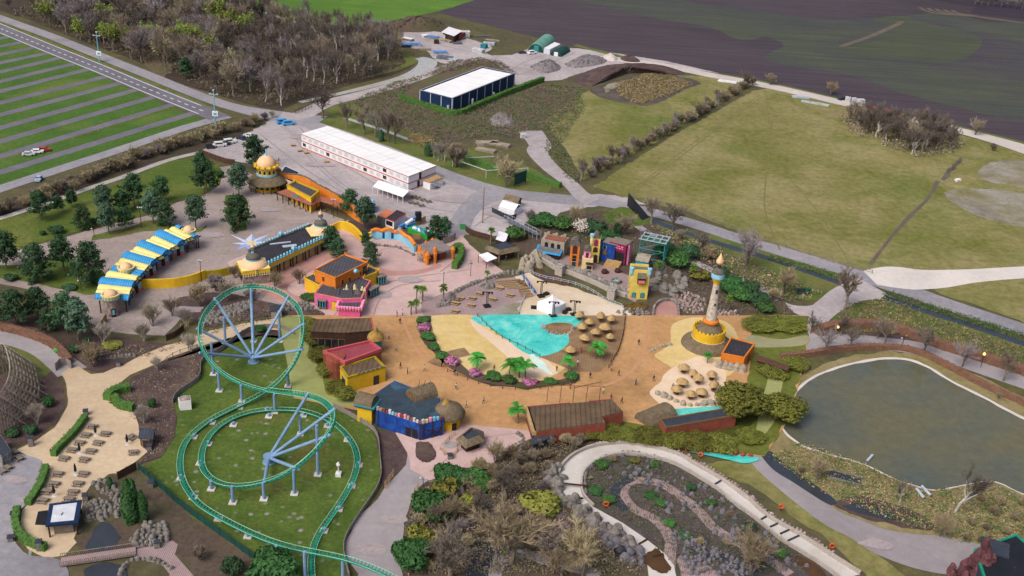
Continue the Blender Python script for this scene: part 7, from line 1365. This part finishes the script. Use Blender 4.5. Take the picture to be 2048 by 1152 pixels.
for a in[('silver car left of the white and red ones on the grass aisle',58,311,.25,'c3c8cc'),('white car in the middle of three on the grass aisle',75,306,.25,'e6e8ea'),('red car at the right of three on the grass aisle',89,302,.25,'b02a34'),('pale car with dark windows alone on the lowest parking lane',78,361,-1.35,'9fb4c6'),('white van among the cars on the yard',459,287,.6,'e6e6e8','van'),('white box trailer car left of the white van',440,293,.5,'dcdcdc','van'),('dark buggy at the left end of the yard cars',421,297,.4,'2c2f33','cart'),('dark car behind the white box trailer',450,290,.5,'2a3038'),('dark blue car on the yard left of the silver one',483,279,2.7,'28324a'),('silver car at the right end of the yard cars',498,274,2.7,'c9cdd2'),('left of the two bright blue vans on the yard',565,247,.55,'3f9ad8','van'),('right of the two bright blue vans on the yard',577,250,.45,'4aa4e0','van'),('white pickup on the far gravel site',1064,108,.6,'e2e2e4','van'),('dark car beside the white pickup on the far gravel site',1044,107,.5,'3c4048')]:car(*a)
# ------------------------------------------------------------ lamps
def flag_lamp(label,x,y,top,box):
 h=HT(x,y,top);root=thing('light_pole',label,'lamp',P(x,y));m=MB('lamp_turquoise');m.tube([(0,0,0),(0,0,h)],[.28,.16],6);m.build('pole',root);m=MB('light_steel');m.box((0,0,h*.86),(3,.25,.2));m.box((0,0,h*.8),(.25,2.4,.2));m.build('bracket',root)
 for u,v in((-1.4,.86),(1.4,.86),(0,.97)):m=MB('crate_white');m.box((u,0,h*v),(.6,.5,.4));m.build('floodlight',root)
 m=MB('white_panel');m.box((.2,-.1,h*box),(2.2,.5,1.9));b=m.build('sign_box',root);m=MB('teal_trim');m.box((.2,-.38,h*box+.5),(1.2,.08,.8));m.build('emblem',b)
flag_lamp('turquoise light pole beside the wood road, the farther of two',199,124,63,.22);flag_lamp('turquoise light pole at the corner of the parking road, the nearer of two',431,250,179,.26)
def lamp(label,x,y,top,n=3):
 h=HT(x,y,top);root=thing('street_lamp',label,'lamp',P(x,y));m=MB('wood_dark');m.tube([(0,0,0),(0,0,h)],[.1,.07],5);m.tube([(-.55,0,h*.95),(.55,0,h*.95)],.05,4);m.build('pole',root)
 for u in(-.55,.55,0)[:n]:m=MB('crate_white');m.lathe((u,0,h*.95),[(.1,0),(.24,.15),(.2,.35),(0,.42)],7);m.build('globe',root)
for a in[('three-globe lamp in front of the yellow wall',403,563,520),('lamp in the mulch bed behind the booths',283,455,414),('lamp at the lower lawn path by the tiny bush',189,475,458,1),('lamp at the lawn edge near the dense pine',163,582,562,1),('lamp on the lawn corner left of the far pine',410,392,375,1),('three-globe lamp at the right end of the porch',667,436,398),('crossed signpost lamp on the pink plaza',887,570,545,2),('slim lamp post on the plaza below the bar',941,553,525,1),('lamp post on the pond path',1803,697,677,1),('lamp on the grey path below the kiosk',846,975,957,2)]:lamp(*a)
for i,(x,y,t)in enumerate(((1674,664,655),(1961,735,709))):root=thing('lantern',('left','right')[i]+' lit yellow lantern among the trees of the pond path','lantern',P(x,y));h=HT(x,y,t);m=MB('black_metal');m.tube([(0,0,0),(0,0,h)],.08,4);m.build('pole',root);spec('lantern_glow','ffd27a',None,1,0,.5,0,'e');m=MB('lantern_glow');m.lathe((0,0,h-.2),[(.2,0),(.4,.3),(.2,.7),(0,.8)],8);m.build('lantern_glass',root)
# ------------------------------------------------------------ picnic tables, parasols
TB_={}
def table(x,y,rz,label,group,w=2.0,mat='wood_grey'):
 p=P(x,y)
 if mat in TB_:return dup(TB_[mat],p,rz,label,group=group)
 root=thing('picnic_table',label,'table',p,rz,group);m=MB(mat)
 for k in range(4):m.box((0,-.33+k*.22,.72),(w,.2,.06))
 m.build('table_top',root)
 for s_ in(-.78,.78):m=MB(mat);m.box((0,s_,.42),(w,.3,.06));m.build('bench',root)
 for s_ in(-.7,.7):m=MB('wood_dark');m.tube([(s_,-.7,0),(s_,-.25,.72)],.06,4);m.tube([(s_,.7,0),(s_,.25,.72)],.06,4);m.box((s_,0,.34),(.08,1.7,.1));m.build('leg_frame',root)
 TB_[mat]=root;return root
NT=('first','second','third','fourth','fifth')
def trow(pts,rz,lab,group):
 for i,(x,y)in enumerate(pts):table(x,y,rz+R.uniform(-.05,.05),lab%NT[i],group)
q=lambda L:[(x*.2604,680+y*.2604+3)for x,y in L]
trow(q([(710,665),(660,730),(612,790),(555,845),(492,910)]),-.12,'weathered picnic table, %s from the top in the row along the low hedge','picnic tables on the sand terrace');trow(q([(812,720),(755,790),(700,855),(648,920)]),-.12,'weathered picnic table, %s from the top in the right-hand upper row','picnic tables on the sand terrace');trow(q([(445,1030),(415,1108),(362,1165),(330,1235)]),-.05,'weathered picnic table, %s from the top beside the clipped hedge','picnic tables on the sand terrace');trow(q([(642,1030),(600,1105),(562,1170),(530,1225)]),-.05,'weathered picnic table, %s from the top in the lower right row','picnic tables on the sand terrace')
table(267,908,.2,'lone picnic table below the shed','picnic tables on the sand terrace');table(262,878,1.2,'picnic table against the side of the shed','picnic tables on the sand terrace')
for i,(x,y)in enumerate([(38,920),(15,938),(22,918),(5,945),(28,908)]):table(x,y,-.6,'dark picnic table, %s of the cluster on the grey asphalt'%NT[i],'picnic tables on the grey asphalt')
for i,(x,y)in enumerate([(846,402),(857,405),(832,409),(843,413),(822,407),(828,396),(836,398)]):table(x,y,.45,'weathered picnic table in front of the cabin marquee','picnic tables by the marquee')
for i,(x,y)in enumerate([(959,590),(944,599),(920,599),(911,609),(999,579),(1020,593),(985,601),(942,613),(910,625)]):table(x,y,-.35,'pale picnic table on the planked terrace','picnic tables of the planked terrace',2.2,'wood_pale')
PR_=None
for x,y,t,lb in[(192,872,848,'closed black parasol in the upper picnic rows'),(160,908,884,'closed black parasol between the two upper rows'),(255,890,866,'closed black parasol left of the shed'),(152,950,925,'closed black parasol beside the lower right row'),(109,993,970,'closed black parasol behind the grey-roofed kiosk')]:
 if PR_ is None:
  PR_=r_=thing('closed_parasol',lb,'parasol',P(x,y),0,'closed parasols');m=MB('crate_white');m.lathe((0,0,0),[(.5,0),(.5,.12),(.06,.15),(.05,2.6)],9);m.build('base',r_);m=MB('black_metal');m.lathe((0,0,.9),[(.22,0),(.3,.4),(.2,1.4),(.05,1.9)],8);m.build('canopy',r_)
 else:dup(PR_,P(x,y),0,lb)
# ------------------------------------------------------------ lower left: shed, kiosk, bridge, wooden coaster
B=Bld('garden_shed','small wooden shed with dark tiled gable roof beside the sand terrace','shed',[(276,875),(306,877),(312,858),(284,854)],2.4);B.walls('wood',z1=2.3,ins=.3);m=MB('slate');gable(m,[B.p[(i+(1 if B.rev else 0))%4]for i in range(4)],2.2,3.5);m.build('roof',B.root);B.win(0,.5,.1,1.3,1.8,'wood_dark','wood_grey','door')
B=Bld('drinks_kiosk','drinks kiosk with flat grey roof, dark rim and square hatch','kiosk',[(99,1008),(91,1052),(156,1046),(164,1000)],3.0);B.walls('wood_grey',z1=2.7,ins=1.1);B.roof('navy_panel',ins=0,dz=.05,th=.4);B.roof('container_grey','roof_felt',ins=.8,dz=.1);m=MB('crate_white');m.box((-.6,-.6,3.15),(1.0,.9,.3));m.build('hatch',B.root)
for p_ in B.inset(.4):m=MB('wood_dark');m.tube([(p_[0],p_[1],0),(p_[0],p_[1],2.8)],.18,6);m.build('post',B.root)
o=Vector((B.c[0],B.c[1],0));c_=[P(x,y,2.5)-o for x,y in((76,1023),(96,1020),(93,1050),(70,1049))];m=MB('black_metal');m.add(c_+[v-Vector((0,0,.06))for v in c_],[(0,1,2,3),(7,6,5,4)]);m.build('awning',B.root)
root=thing('footbridge','rustic wooden footbridge with stick railings over the rockery pond','bridge',P(195,1115));o=P(195,1115);a,b=P(122,1128)-o,P(272,1106)-o;d=(b-a).normalized();s_=Vector((-d.y,d.x,0));m=MB('deck_mauve');c=(a+b)/2;m.box((c.x,c.y,.35),((b-a).length,2.4,.15),math.atan2(d.y,d.x));m.build('deck',root)
for k in(-1.2,1.2):
 m=MB('wood_grey');N=40
 for t in range(N):q_=a.lerp(b,t/N)+s_*k;m.tube([q_+Vector((0,0,.4)),q_+Vector((R.uniform(-.1,.1),0,1.45))],.06,3)
 m.tube([a+s_*k+Vector((0,0,1.35)),b+s_*k+Vector((0,0,1.35))],.09,4);m.build('railing',root)
root=thing('wooden_coaster','wooden roller coaster trestle bending round the left edge of the photo','roller coaster',P(0,850));o=P(0,850)
for k in range(9):
 k*=.55;z=9-k*1.6;px=[(-60+k*14,690+k*6),(2+k*13,686+k*8),(16+k*13,710+k*10),(20+k*13,740+k*10),(8+k*12,775+k*8),(-30+k*12,815+k*8)];w=resample([P(x,y,z)-o for x,y in crom(px,False,5)],1.5);m=MB('timber_stack');m.tube(w,.17,4);m.build('ledger',root);m=MB('wood_grey')
 for i in range(0,len(w)-1,2):q_=w[i];m.tube([q_,(q_.x,q_.y,0)],.11,4);m.tube([q_,(w[i+1].x,w[i+1].y,z*.45)],.08,3);m.tube([q_,q_+Vector((1.6,.4,-1.5))],.12,3)
 m.build('trestle',root)
fence('dark timber gate across the service path below the shed',[(236,960),(276,938)],1.9,'fence_wood');fence('green mesh fence along the lower coaster lawn',[(277,938),(330,985),(375,1024),(459,1084),(516,1125),(575,1160)],1.6,'green_panel',t=.03);fence('dark brown gate beside the white birch',[(333,682),(352,674),(368,660)],1.7,'fence_wood');fence('low wooden rail fence beside the small gate',[(362,660),(388,650)],1.6,'wood_pale',rails=(.4,.9,1.4));fence('wooden rail fence at the left edge of the grey path',[(770,978),(790,948)],1.8,'wood_pale',rails=(.4,1,1.6));fence('wooden rail fence at the shrub garden corner',[(822,1005),(838,975)],1.8,'wood_pale',rails=(.4,1,1.6));fence('grey board wall round the far side of the coaster lawn',[(346,808),(356,790),(398,760),(404,726),(440,704),(500,662),(560,658),(590,672)],1.3,'fence_grey');fence('grey board wall on the right of the coaster lawn',[(668,815),(713,840),(752,868),(760,920),(762,957),(750,988),(720,1032),(692,1078),(688,1112),(700,1160)],1.2,'fence_grey');fence('wire fence along the meadow beside the long road',[(1260,393),(1380,424),(1480,463),(1640,518),(1745,548)],1.2,'wood_grey',rails=(.5,1.1),t=.05,post=4);fence('pale yellow double rail across the parking grass',[(-20,330),(0,324),(180,268),(355,213)],.7,'wood_pale',rails=(.55,),post=4);fence('low rail along the sand path',[(296,768),(340,716),(398,695)],1.0,'wood_grey',rails=(.8,));fence('dark gate by the wood corner',[(591,228),(625,215)],1.8,'black_metal',rails=(.4,.9,1.5));fence('low rail along the shrub garden thicket',[(1080,930),(1110,905),(1150,888),(1190,880)],1.0,'wood_dark',rails=(.8,));fence('rustic fence at the end of the brown hedge',[(112,742),(128,728),(146,740)],2.0,'fence_grey');fence('bamboo gate at the foot of the near ticket turret',[(204,656),(218,632)],2.0,'wood_pale')
B=box_thing('stone_hut','grey hut cut by the left edge of the photo','hut',[(-14,886),(4,916),(22,900),(2,870)],2.6,'stone_grey','slate',rib=False)
for x,y,h,lb in[(63,892,2.2,'stone litter pillar at the corner of the sand path'),(299,900,1.2,'grey bin in front of the shed'),(237,733,1.4,'stone post at the mulch corner'),(172,830,1.2,'post at the upper end of the low hedge'),(171,1000,1.3,'wooden bin beside the grey-roofed kiosk'),(80,1100,2.0,'dark litter pillar at the end of the curved hedge'),(315,1095,1.3,'grey bin at the planked plaza'),(302,975,1.4,'grey utility box by the green mesh fence'),(22,1082,1.0,'round dark bin on the grey asphalt'),(28,1035,1.1,'bin beside the curved hedge'),(900,918,1.1,'barrel beside the queue railing')]:root=thing('litter_bin',lb,'bin',P(x,y),.3);m=MB('stone_plain');m.box((0,0,0),(1.0,1.0,h),0,.92);m.build('body',root);m=MB('slate');m.box((0,0,h),(1.15,1.15,.12));m.build('lid',root)
root=thing('waste_pod','bright green rounded bin beside the grey path on the left','bin',P(116,705));m=MB('skip_green').use('skip_green',True);m.lathe((0,0,0),[(.5,0),(.9,.5),(.8,1.2),(.3,1.5)],12);m.build('body',root);m=MB('slate');m.lathe((0,0,1.4),[(.5,0),(.3,.25),(0,.3)],10);m.build('lid',root)
root=thing('waste_bin','dark green rubbish bin on the gravel spur','bin',P(1607,588),.2);m=MB('bin_green');m.box((-.9,0,0),(2.2,1.5,1.3),0,1.08);m.box((1.2,.3,0),(1.6,1.4,1.6),.1);m.build('body',root);m=MB('black_metal');m.box((-.9,0,1.31),(2.4,1.6,.1));m.build('lid',root)
B=Bld('stone_shelter','little stone shelter with slate roof at the boulder wall','shelter',[(541,613),(542,622),(563,621),(562,610)],2.4);B.walls('ruin_wall');B.roof('slate',ins=-.2,dz=.06,th=.2);B.win(0,.6,.1,1.2,1.7,'black_metal','wood_dark','door')
rocks('squared boulder in the retaining wall behind the coaster loop',[(400,642),(440,622),(500,606),(502,622),(450,640),(402,655)],88,1.5,'stone_plain',20);rocks('boulder right of the stone shelter',[(565,612),(600,606),(628,614),(625,622),(570,622)],26,1.3,'stone_plain',21);rocks('dark boulder of the rockery beside the kiosk',[(170,1010),(205,1000),(230,1020),(215,1040),(175,1045)],40,1.5,'stone_plain',22);rocks('boulder along the rockery crest',[(185,968),(215,955),(240,985),(248,1020),(235,1035),(222,1000)],30,1.2,'stone_plain',23);rocks('boulder at the right of the rockery pond',[(262,1080),(290,1050),(330,1050),(342,1080),(300,1092),(270,1095)],45,1.5,'stone_plain',24);rocks('boulder on the lower pond rim',[(240,1150),(262,1122),(310,1122),(345,1140)],0,1.2,'stone_plain',25,line=True);rocks('stone in the kerb of the corner bed',[(200,720),(230,716),(275,712)],0,1.0,'stone_plain',26,line=True);rocks('pale stone round the garden pond',[(940,1130),(938,1100),(955,1082),(978,1080),(992,1105),(990,1140)],0,.9,'stone_plain',27,line=True);rocks('stone along the paving edge',[(1000,915),(1030,890),(1048,880),(1030,865)],0,1.2,'stone_plain',28,line=True)
# ------------------------------------------------------------ rapids channel: walls, rockwork, boardwalk, beams
wall_path('channel_wall','outer concrete wall of the rapids channel',CO[:14],.9,'concrete_wall',.5,sub=4);wall_path('channel_wall','inner concrete wall of the rapids channel',CI[:16],.8,'concrete_wall',.4,sub=4)
rocks('pale coping stone along the outer rim of the rapids',[(x+6,y-5)for x,y in CO[1:12]],0,1.0,'stone_pink',30,line=True);rocks('coping stone along the inner rim of the rapids',[(x+6,y-3)for x,y in CI[9:15]],0,1.0,'stone_plain',31,line=True)
rocks('dark rock on the rapids island',[(1215,915),(1260,905),(1350,935),(1440,990),(1540,1070),(1640,1140),(1560,1150),(1440,1085),(1380,1045),(1330,1025),(1310,985),(1250,950),(1225,975)],90,1.3,'rubble',32);rocks('dark rock in the lower rapids garden',[(1350,1060),(1440,1100),(1520,1150),(1380,1150),(1345,1090)],70,1.3,'rubble',33)
0 and rocks('grey rock of the artificial cliff beside the channel',[(1092,955),(1108,930),(1124,945),(1124,985),(1165,1015),(1190,1030),(1185,1050),(1140,1045),(1100,1005)],75,3.0,'stone_plain',34,h=.8);rocks('flat pale stone on the cascade slope',[(1065,1070),(1090,1035),(1130,1025),(1145,1045),(1110,1090),(1080,1100)],70,1.7,'stone_pink',35,h=.4);rocks('dark slab on the cave roof',[(1190,1055),(1220,1060),(1260,1080),(1290,1110),(1285,1135),(1250,1120),(1210,1085)],45,2.4,'rubble',36,h=.7)
root=thing('cliff','grey rock massif with cave mouth beside the rapids channel','rock massif',P(1130,1000));o=P(1130,1000);m=MB('stone_plain')
for i,q_ in enumerate(resample(ground_path([(1106,940),(1112,970),(1122,995),(1150,1018),(1180,1038),(1205,1065),(1235,1080),(1266,1100)],3),.55)):k=1.3+.9*abs(math.sin(i*1.7));q_=q_-o;m.rock((q_.x+R.gauss(0,.9),q_.y+R.gauss(0,.9),0),(k*1.4,k,k*(.8+.5*math.sin(i*.37)**2)),i)
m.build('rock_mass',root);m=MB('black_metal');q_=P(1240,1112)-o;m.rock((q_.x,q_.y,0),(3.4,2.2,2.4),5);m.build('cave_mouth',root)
for i,(a,b)in enumerate((((1119,973),(1178,979)),((1140,998),(1166,999)),((1277,1091),(1294,1081)),((1306,1115),(1326,1110)),((1424,974),(1442,963)),((1520,1042),(1538,1032)),((1540,1056),(1562,1046)),((1560,1070),(1586,1058)),((1575,1084),(1605,1070)))):
 p,q_=P(*a),P(*b);c=(p+q_)/2;m=MB('wood_dark' if i<4 else 'slate');m.box((0,0,0),((q_-p).length,.3,.25));tag(m.build('beam',None,(c.x,c.y,.75 if i==0 else .2),math.atan2(q_.y-p.y,q_.x-p.x)),'dark beam laid across the rapids channel floor','beam','beams across the rapids channel')
for i,(x,y)in enumerate(((1375,892),(1145,893),(1400,918),(1211,1018),(1561,1023),(1662,1102))):root=thing('lifebuoy',['lifebuoy at the garden edge by the boulevard','lifebuoy at the upper left of the rapids','lifebuoy near the small turquoise pool','lifebuoy on the island side of the rapids','lifebuoy on the grass beside the straight channel','lifebuoy at the lower right of the rapids'][i],'lifebuoy',P(x,y));m=MB('orange_plastic');m.tube([(math.cos(t*.524)*.5,0,1.3+math.sin(t*.524)*.5)for t in range(13)],.13,5,False);m.build('ring',root);m=MB('wood_dark');m.tube([(0,.15,0),(0,.15,1.4)],.06,4);m.build('post',root)
# ------------------------------------------------------------ red rock and dark roof, bottom right; pond outlets
B=Bld('dark_building','dark flat-roofed building with green roof edge at the bottom right','building',[(1948,1100),(1985,1210),(2160,1180),(2032,1070)],5);B.walls('slate');spec('roof_black','20242c','1a1e26',.3,.1,.8);B.roof('roof_black',ins=.3,dz=.05);B.parapet('track_green',.3,.4);c=P(1990,1096,5.2);m=MB('slate');m.box((c.x-B.c[0],c.y-B.c[1],5.12),(5,4.5,.35),-.4);m.build('skylight',B.root)
root=thing('red_rock','reddish-purple artificial rock peak beside the dark roof','rock',P(1955,1165));o=P(1955,1165);m=MB('red_rock');rr=random.Random(9)
for k in range(34):z=rr.uniform(0,1)**.8;x,y=rr.gauss(0,2.2*(1.1-z)),rr.gauss(0,1.6*(1.1-z));s_=rr.uniform(1.6,3.2)*(1.15-z*.6);m.rock((x-z*.5,y,z*7.5),(s_,s_*.8,s_*1.3),k)
m.rock((-.6,0,8.6),(1.5,1.4,2.4),77);m.build('rock_mass',root)
for i,(x,y,a)in enumerate(((1840,990,1.8),(1852,985,1.9),(1738,920,.9))):root=thing('pond_pipe',['pale pipe on the near pond bank','white pipe next to the pale one on the pond bank','short steel outlet at the pond edge'][i],'pipe',P(x,y),a);m=MB('light_steel');m.tube([(-1.6,0,.3),(1.6,0,.5)],.3,7);m.build('pipe',root);m=MB('steel');m.tube([(-1.7,0,.3),(-1.5,0,.3)],.38,7);m.build('flange',root)
root=thing('basin','dark rectangular basin in the pond bank grass','basin',P(1690,957),-.35);m=MB('stone_plain');m.box((0,1.5,0),(7,.4,.5));m.box((0,-1.5,0),(7,.4,.5));m.build('kerb',root);m=MB('water_dark');m.box((0,0,0),(6.6,2.6,.25));m.build('water',root)
place_rocks()
# ------------------------------------------------------------ people
def person(x,y,rz,coat,label,pose=0,group=None):
 k=(coat,pose)
 if k in CARP:return dup(CARP[k],P(x,y,.22),rz,label,R.uniform(.95,1.05),group)
 root=thing('person',label,'person',P(x,y,.22),rz,group);s_=.22 if pose else .1
 vs=[(0,0,.95),(0,0,1.2),(0,0,1.42),(0,.01,1.54),(0,.02,1.66),(0,.0,1.75),(.1,0,.9),(.11,-s_,.5),(.12,-s_*.6,.08),(.12,-s_*.6-.16,.04),(-.1,0,.9),(-.11,s_*.8,.5),(-.12,s_*1.3,.08),(-.12,s_*1.3-.16,.04),(.2,0,1.4),(.26,.04,1.13),(.25,-.12,.9),(.25,-.16,.8),(-.2,0,1.4),(-.26,.02,1.13),(-.25,-.08,.9),(-.25,-.13,.8)]
 es=[(0,1),(1,2),(2,3),(3,4),(4,5),(0,6),(6,7),(7,8),(8,9),(0,10),(10,11),(11,12),(12,13),(2,14),(14,15),(15,16),(16,17),(2,18),(18,19),(19,20),(20,21)]
 rd=[.15,.15,.16,.06,.1,.08,.09,.065,.05,.045,.09,.065,.05,.045,.07,.05,.04,.045,.07,.05,.04,.045]
 me=bpy.data.meshes.new('body');me.from_pydata(vs,es,[]);ob=bpy.data.objects.new('body',me);COL.objects.link(ob);ob.modifiers.new('skin','SKIN');ob.modifiers.new('sub','SUBSURF').levels=1
 for i,v in enumerate(me.skin_vertices[0].data):v.radius=(rd[i],rd[i]*(.7 if i<3 else 1));v.use_root=i==0
 dg=bpy.context.evaluated_depsgraph_get();m2=bpy.data.meshes.new_from_object(ob.evaluated_get(dg));bpy.data.objects.remove(ob);m2.name='body'
 for n in('skin','trousers',coat):m2.materials.append(M(n))
 for f in m2.polygons:c=f.center;f.material_index=0 if c.z>1.5 or(c.z<.86 and abs(c.x)>.2)else(1 if c.z<.92 else 2);f.use_smooth=True
 b=bpy.data.objects.new('body',m2);COL.objects.link(b);b.parent=root;m=MB('hair').use('hair',True);m.lathe((0,.03,1.66),[(.115,-.02),(.12,.06),(.08,.13),(0,.15)],9);m.build('hair',root);CARP[k]=root;return root
pp=[(1277,690,'dark'),(1237,752,'red'),(1271,770,'blue'),(1307,762,'dark'),(1206,787,'white'),(1243,807,'dark'),(1222,800,'red'),(1180,757,'dark'),(1223,742,'white'),(849,742,'white'),(815,748,'dark'),(912,779,'white'),(801,737,'red'),(967,807,'blue'),(988,742,'red'),(909,750,'dark'),(1113,743,'red'),(1155,732,'white'),(1162,706,'red'),(1140,778,'red'),(778,678,'white'),(792,703,'white'),(800,648,'dark'),(932,816,'blue'),(1345,780,'blue'),(1012,522,'blue')]
WH=['walking on the right-hand boulevard','nearest the deck end','on the outer right boulevard','left of the sandy terrace','on the lower right boulevard','by the corner of the plank roof hall','beside the plank roof hall corner','at the lower deck corner','at the lower deck edge','on the boulevard by the boardwalk','left of the boardwalk','on the boulevard under the flower bed','near the yellow house','on the boulevard right of the blue hall','crouching place on the yellow beach','beside the boardwalk bed','on the pale beach tip','on the deck by the leaning palm','in the middle of the deck','on the boulevard below the bed end','beside the golden turret','near the crimson house','at the top of the boulevard','by the round hut','among the terrace parasols','standing inside the thatched bar']
for i,(x,y,c)in enumerate(pp):person(x,y,R.uniform(0,6.28),'coat_'+c,'person in %s top, %s'%(dict(dark='dark',red='red',blue='blue',white='pale')[c],WH[i].replace('crouching place ','')),i%2)
person(794,633,2,'coat_dark','left person of the pair on the pink plaza');person(805,631,2,'coat_white','right person of the pair on the pink plaza')
# ------------------------------------------------------------ wear on the ground, small things
spec('rut','8d8687','999192',.2,.25,.95,0,'g');spec('rut_grass','6e6b40','7a7549',.2,.3,.95,0,'g');spec('joint','8f7c79','9a8683',.4,.2,.9,0,'g');spec('stain','9b9192','a69b9a',.15,.2,.95,0,'g')
for a,w in(([(560,252),(590,275),(620,318),(680,372),(760,415),(860,440)],.5),([(566,251),(596,274),(626,316),(686,369),(766,412),(866,436)],.5),([(600,255),(640,300),(720,350),(820,405),(920,425),(1000,410)],.6),([(520,268),(560,300),(620,345),(700,392),(800,432),(900,452)],.6),([(950,452),(985,430),(1040,400),(1120,392)],.5),([(1035,150),(1080,135),(1150,105)],.8),([(1020,140),(1060,120),(1120,100)],.8),([(830,70),(880,90),(950,105)],.8)):strip('tyre_track',a,w,3.2,'rut')
for a,w in(([(1255,388),(1330,330),(1420,262),(1520,190)],.5),([(1262,390),(1337,332),(1427,264),(1527,191)],.5),([(1700,530),(1640,430),(1560,330),(1540,250),(1532,190)],.5),([(1560,500),(1530,420),(1535,330),(1545,240)],.5),([(1110,290),(1200,250),(1330,215)],.5),([(0,1180),(60,1110),(40,1060),(62,1005)],.5)):strip('tyre_track',a,w,3.3,'rut_grass' if a[0][0]else 'rut')
for a in([(660,640),(700,600),(760,570),(850,552),(940,540)],[(745,640),(760,600),(800,572),(880,562)],[(740,510),(790,495),(845,503),(872,520)],[(520,600),(560,565),(630,540),(690,520)],[(860,945),(900,915),(960,880),(1030,868)],[(700,470),(740,500),(735,530)],[(940,500),(900,530),(880,545)]):strip('paving_joint',a,.16,7.5,'joint')
for x,y,s_ in((640,330,7),(720,400,6),(900,400,8),(600,275,7),(870,460,5),(1000,430,7),(300,500,6),(420,470,6),(380,620,5),(120,490,5),(540,420,5),(930,525,4),(820,560,5),(760,590,5),(900,890,3),(780,1040,4),(740,1100,4),(30,960,3),(60,1000,3),(1750,1090,4)):
 c=P(x,y);m=MB('stain');q=crom([(math.cos(t*.785)*s_*R.uniform(.5,.9),math.sin(t*.785)*s_*.6*R.uniform(.5,.9))for t in range(8)],True,4);m.add([(c.x+u,c.y+v,.19+x*1e-5)for u,v in q],[tuple(range(len(q)))]);m.build('stain')['kind']='structure'
for i,(x,y,lb)in enumerate(((516,318,'bicycle lying in front of the domed pavilion pine'),(545,322,'red bicycle parked behind the domed pavilion'),(551,326,'dark bicycle next to the red one behind the domed pavilion'),(557,322,'second dark bicycle parked behind the domed pavilion'))):
 root=thing('bicycle',lb,'bicycle',P(x,y),.5*i);m=MB('container_red' if i==1 else 'black_metal');m.tube([(-.5,0,.35),(-.15,0,.75),(.4,0,.8),(.5,0,.35)],.05,4);m.tube([(-.15,0,.75),(.1,0,.35),(.42,0,.8)],.05,4);m.tube([(.42,-.3,1),(.42,.3,1)],.04,4);m.build('frame',root)
 for u in(-.52,.52):m=MB('black_metal');m.tube([(u+math.cos(t*.6284)*.34,0,.34+math.sin(t*.6284)*.34)for t in range(11)],.04,4,False);m.build('wheel',root)
for x,y,lb in((586,292,'orange wooden crate left of the long white building'),(600,303,'wooden pallet table at the near end of the white building'),(613,307,'second wooden pallet table at the near end of the white building'),(653,325,'wooden bench below the front of the white building')):root=thing('pallet_table',lb,'table',P(x,y),.4);m=MB('wood_pale');m.box((0,0,.5),(1.8,1.4,.14));m.build('table_top',root);m=MB('wood');m.box((0,0,0),(1.5,1.1,.5));m.build('base',root)
for i,x in enumerate((1950,1962,1975,1988,2002,2016,2030,2044)):plant(R.choice(('oak0','oak2','wood0')),x,9+(x-1950)*.1,None,'dark bare tree on the far edge of the fields in the top right corner','trees on the far field edge',h=R.uniform(7,10))
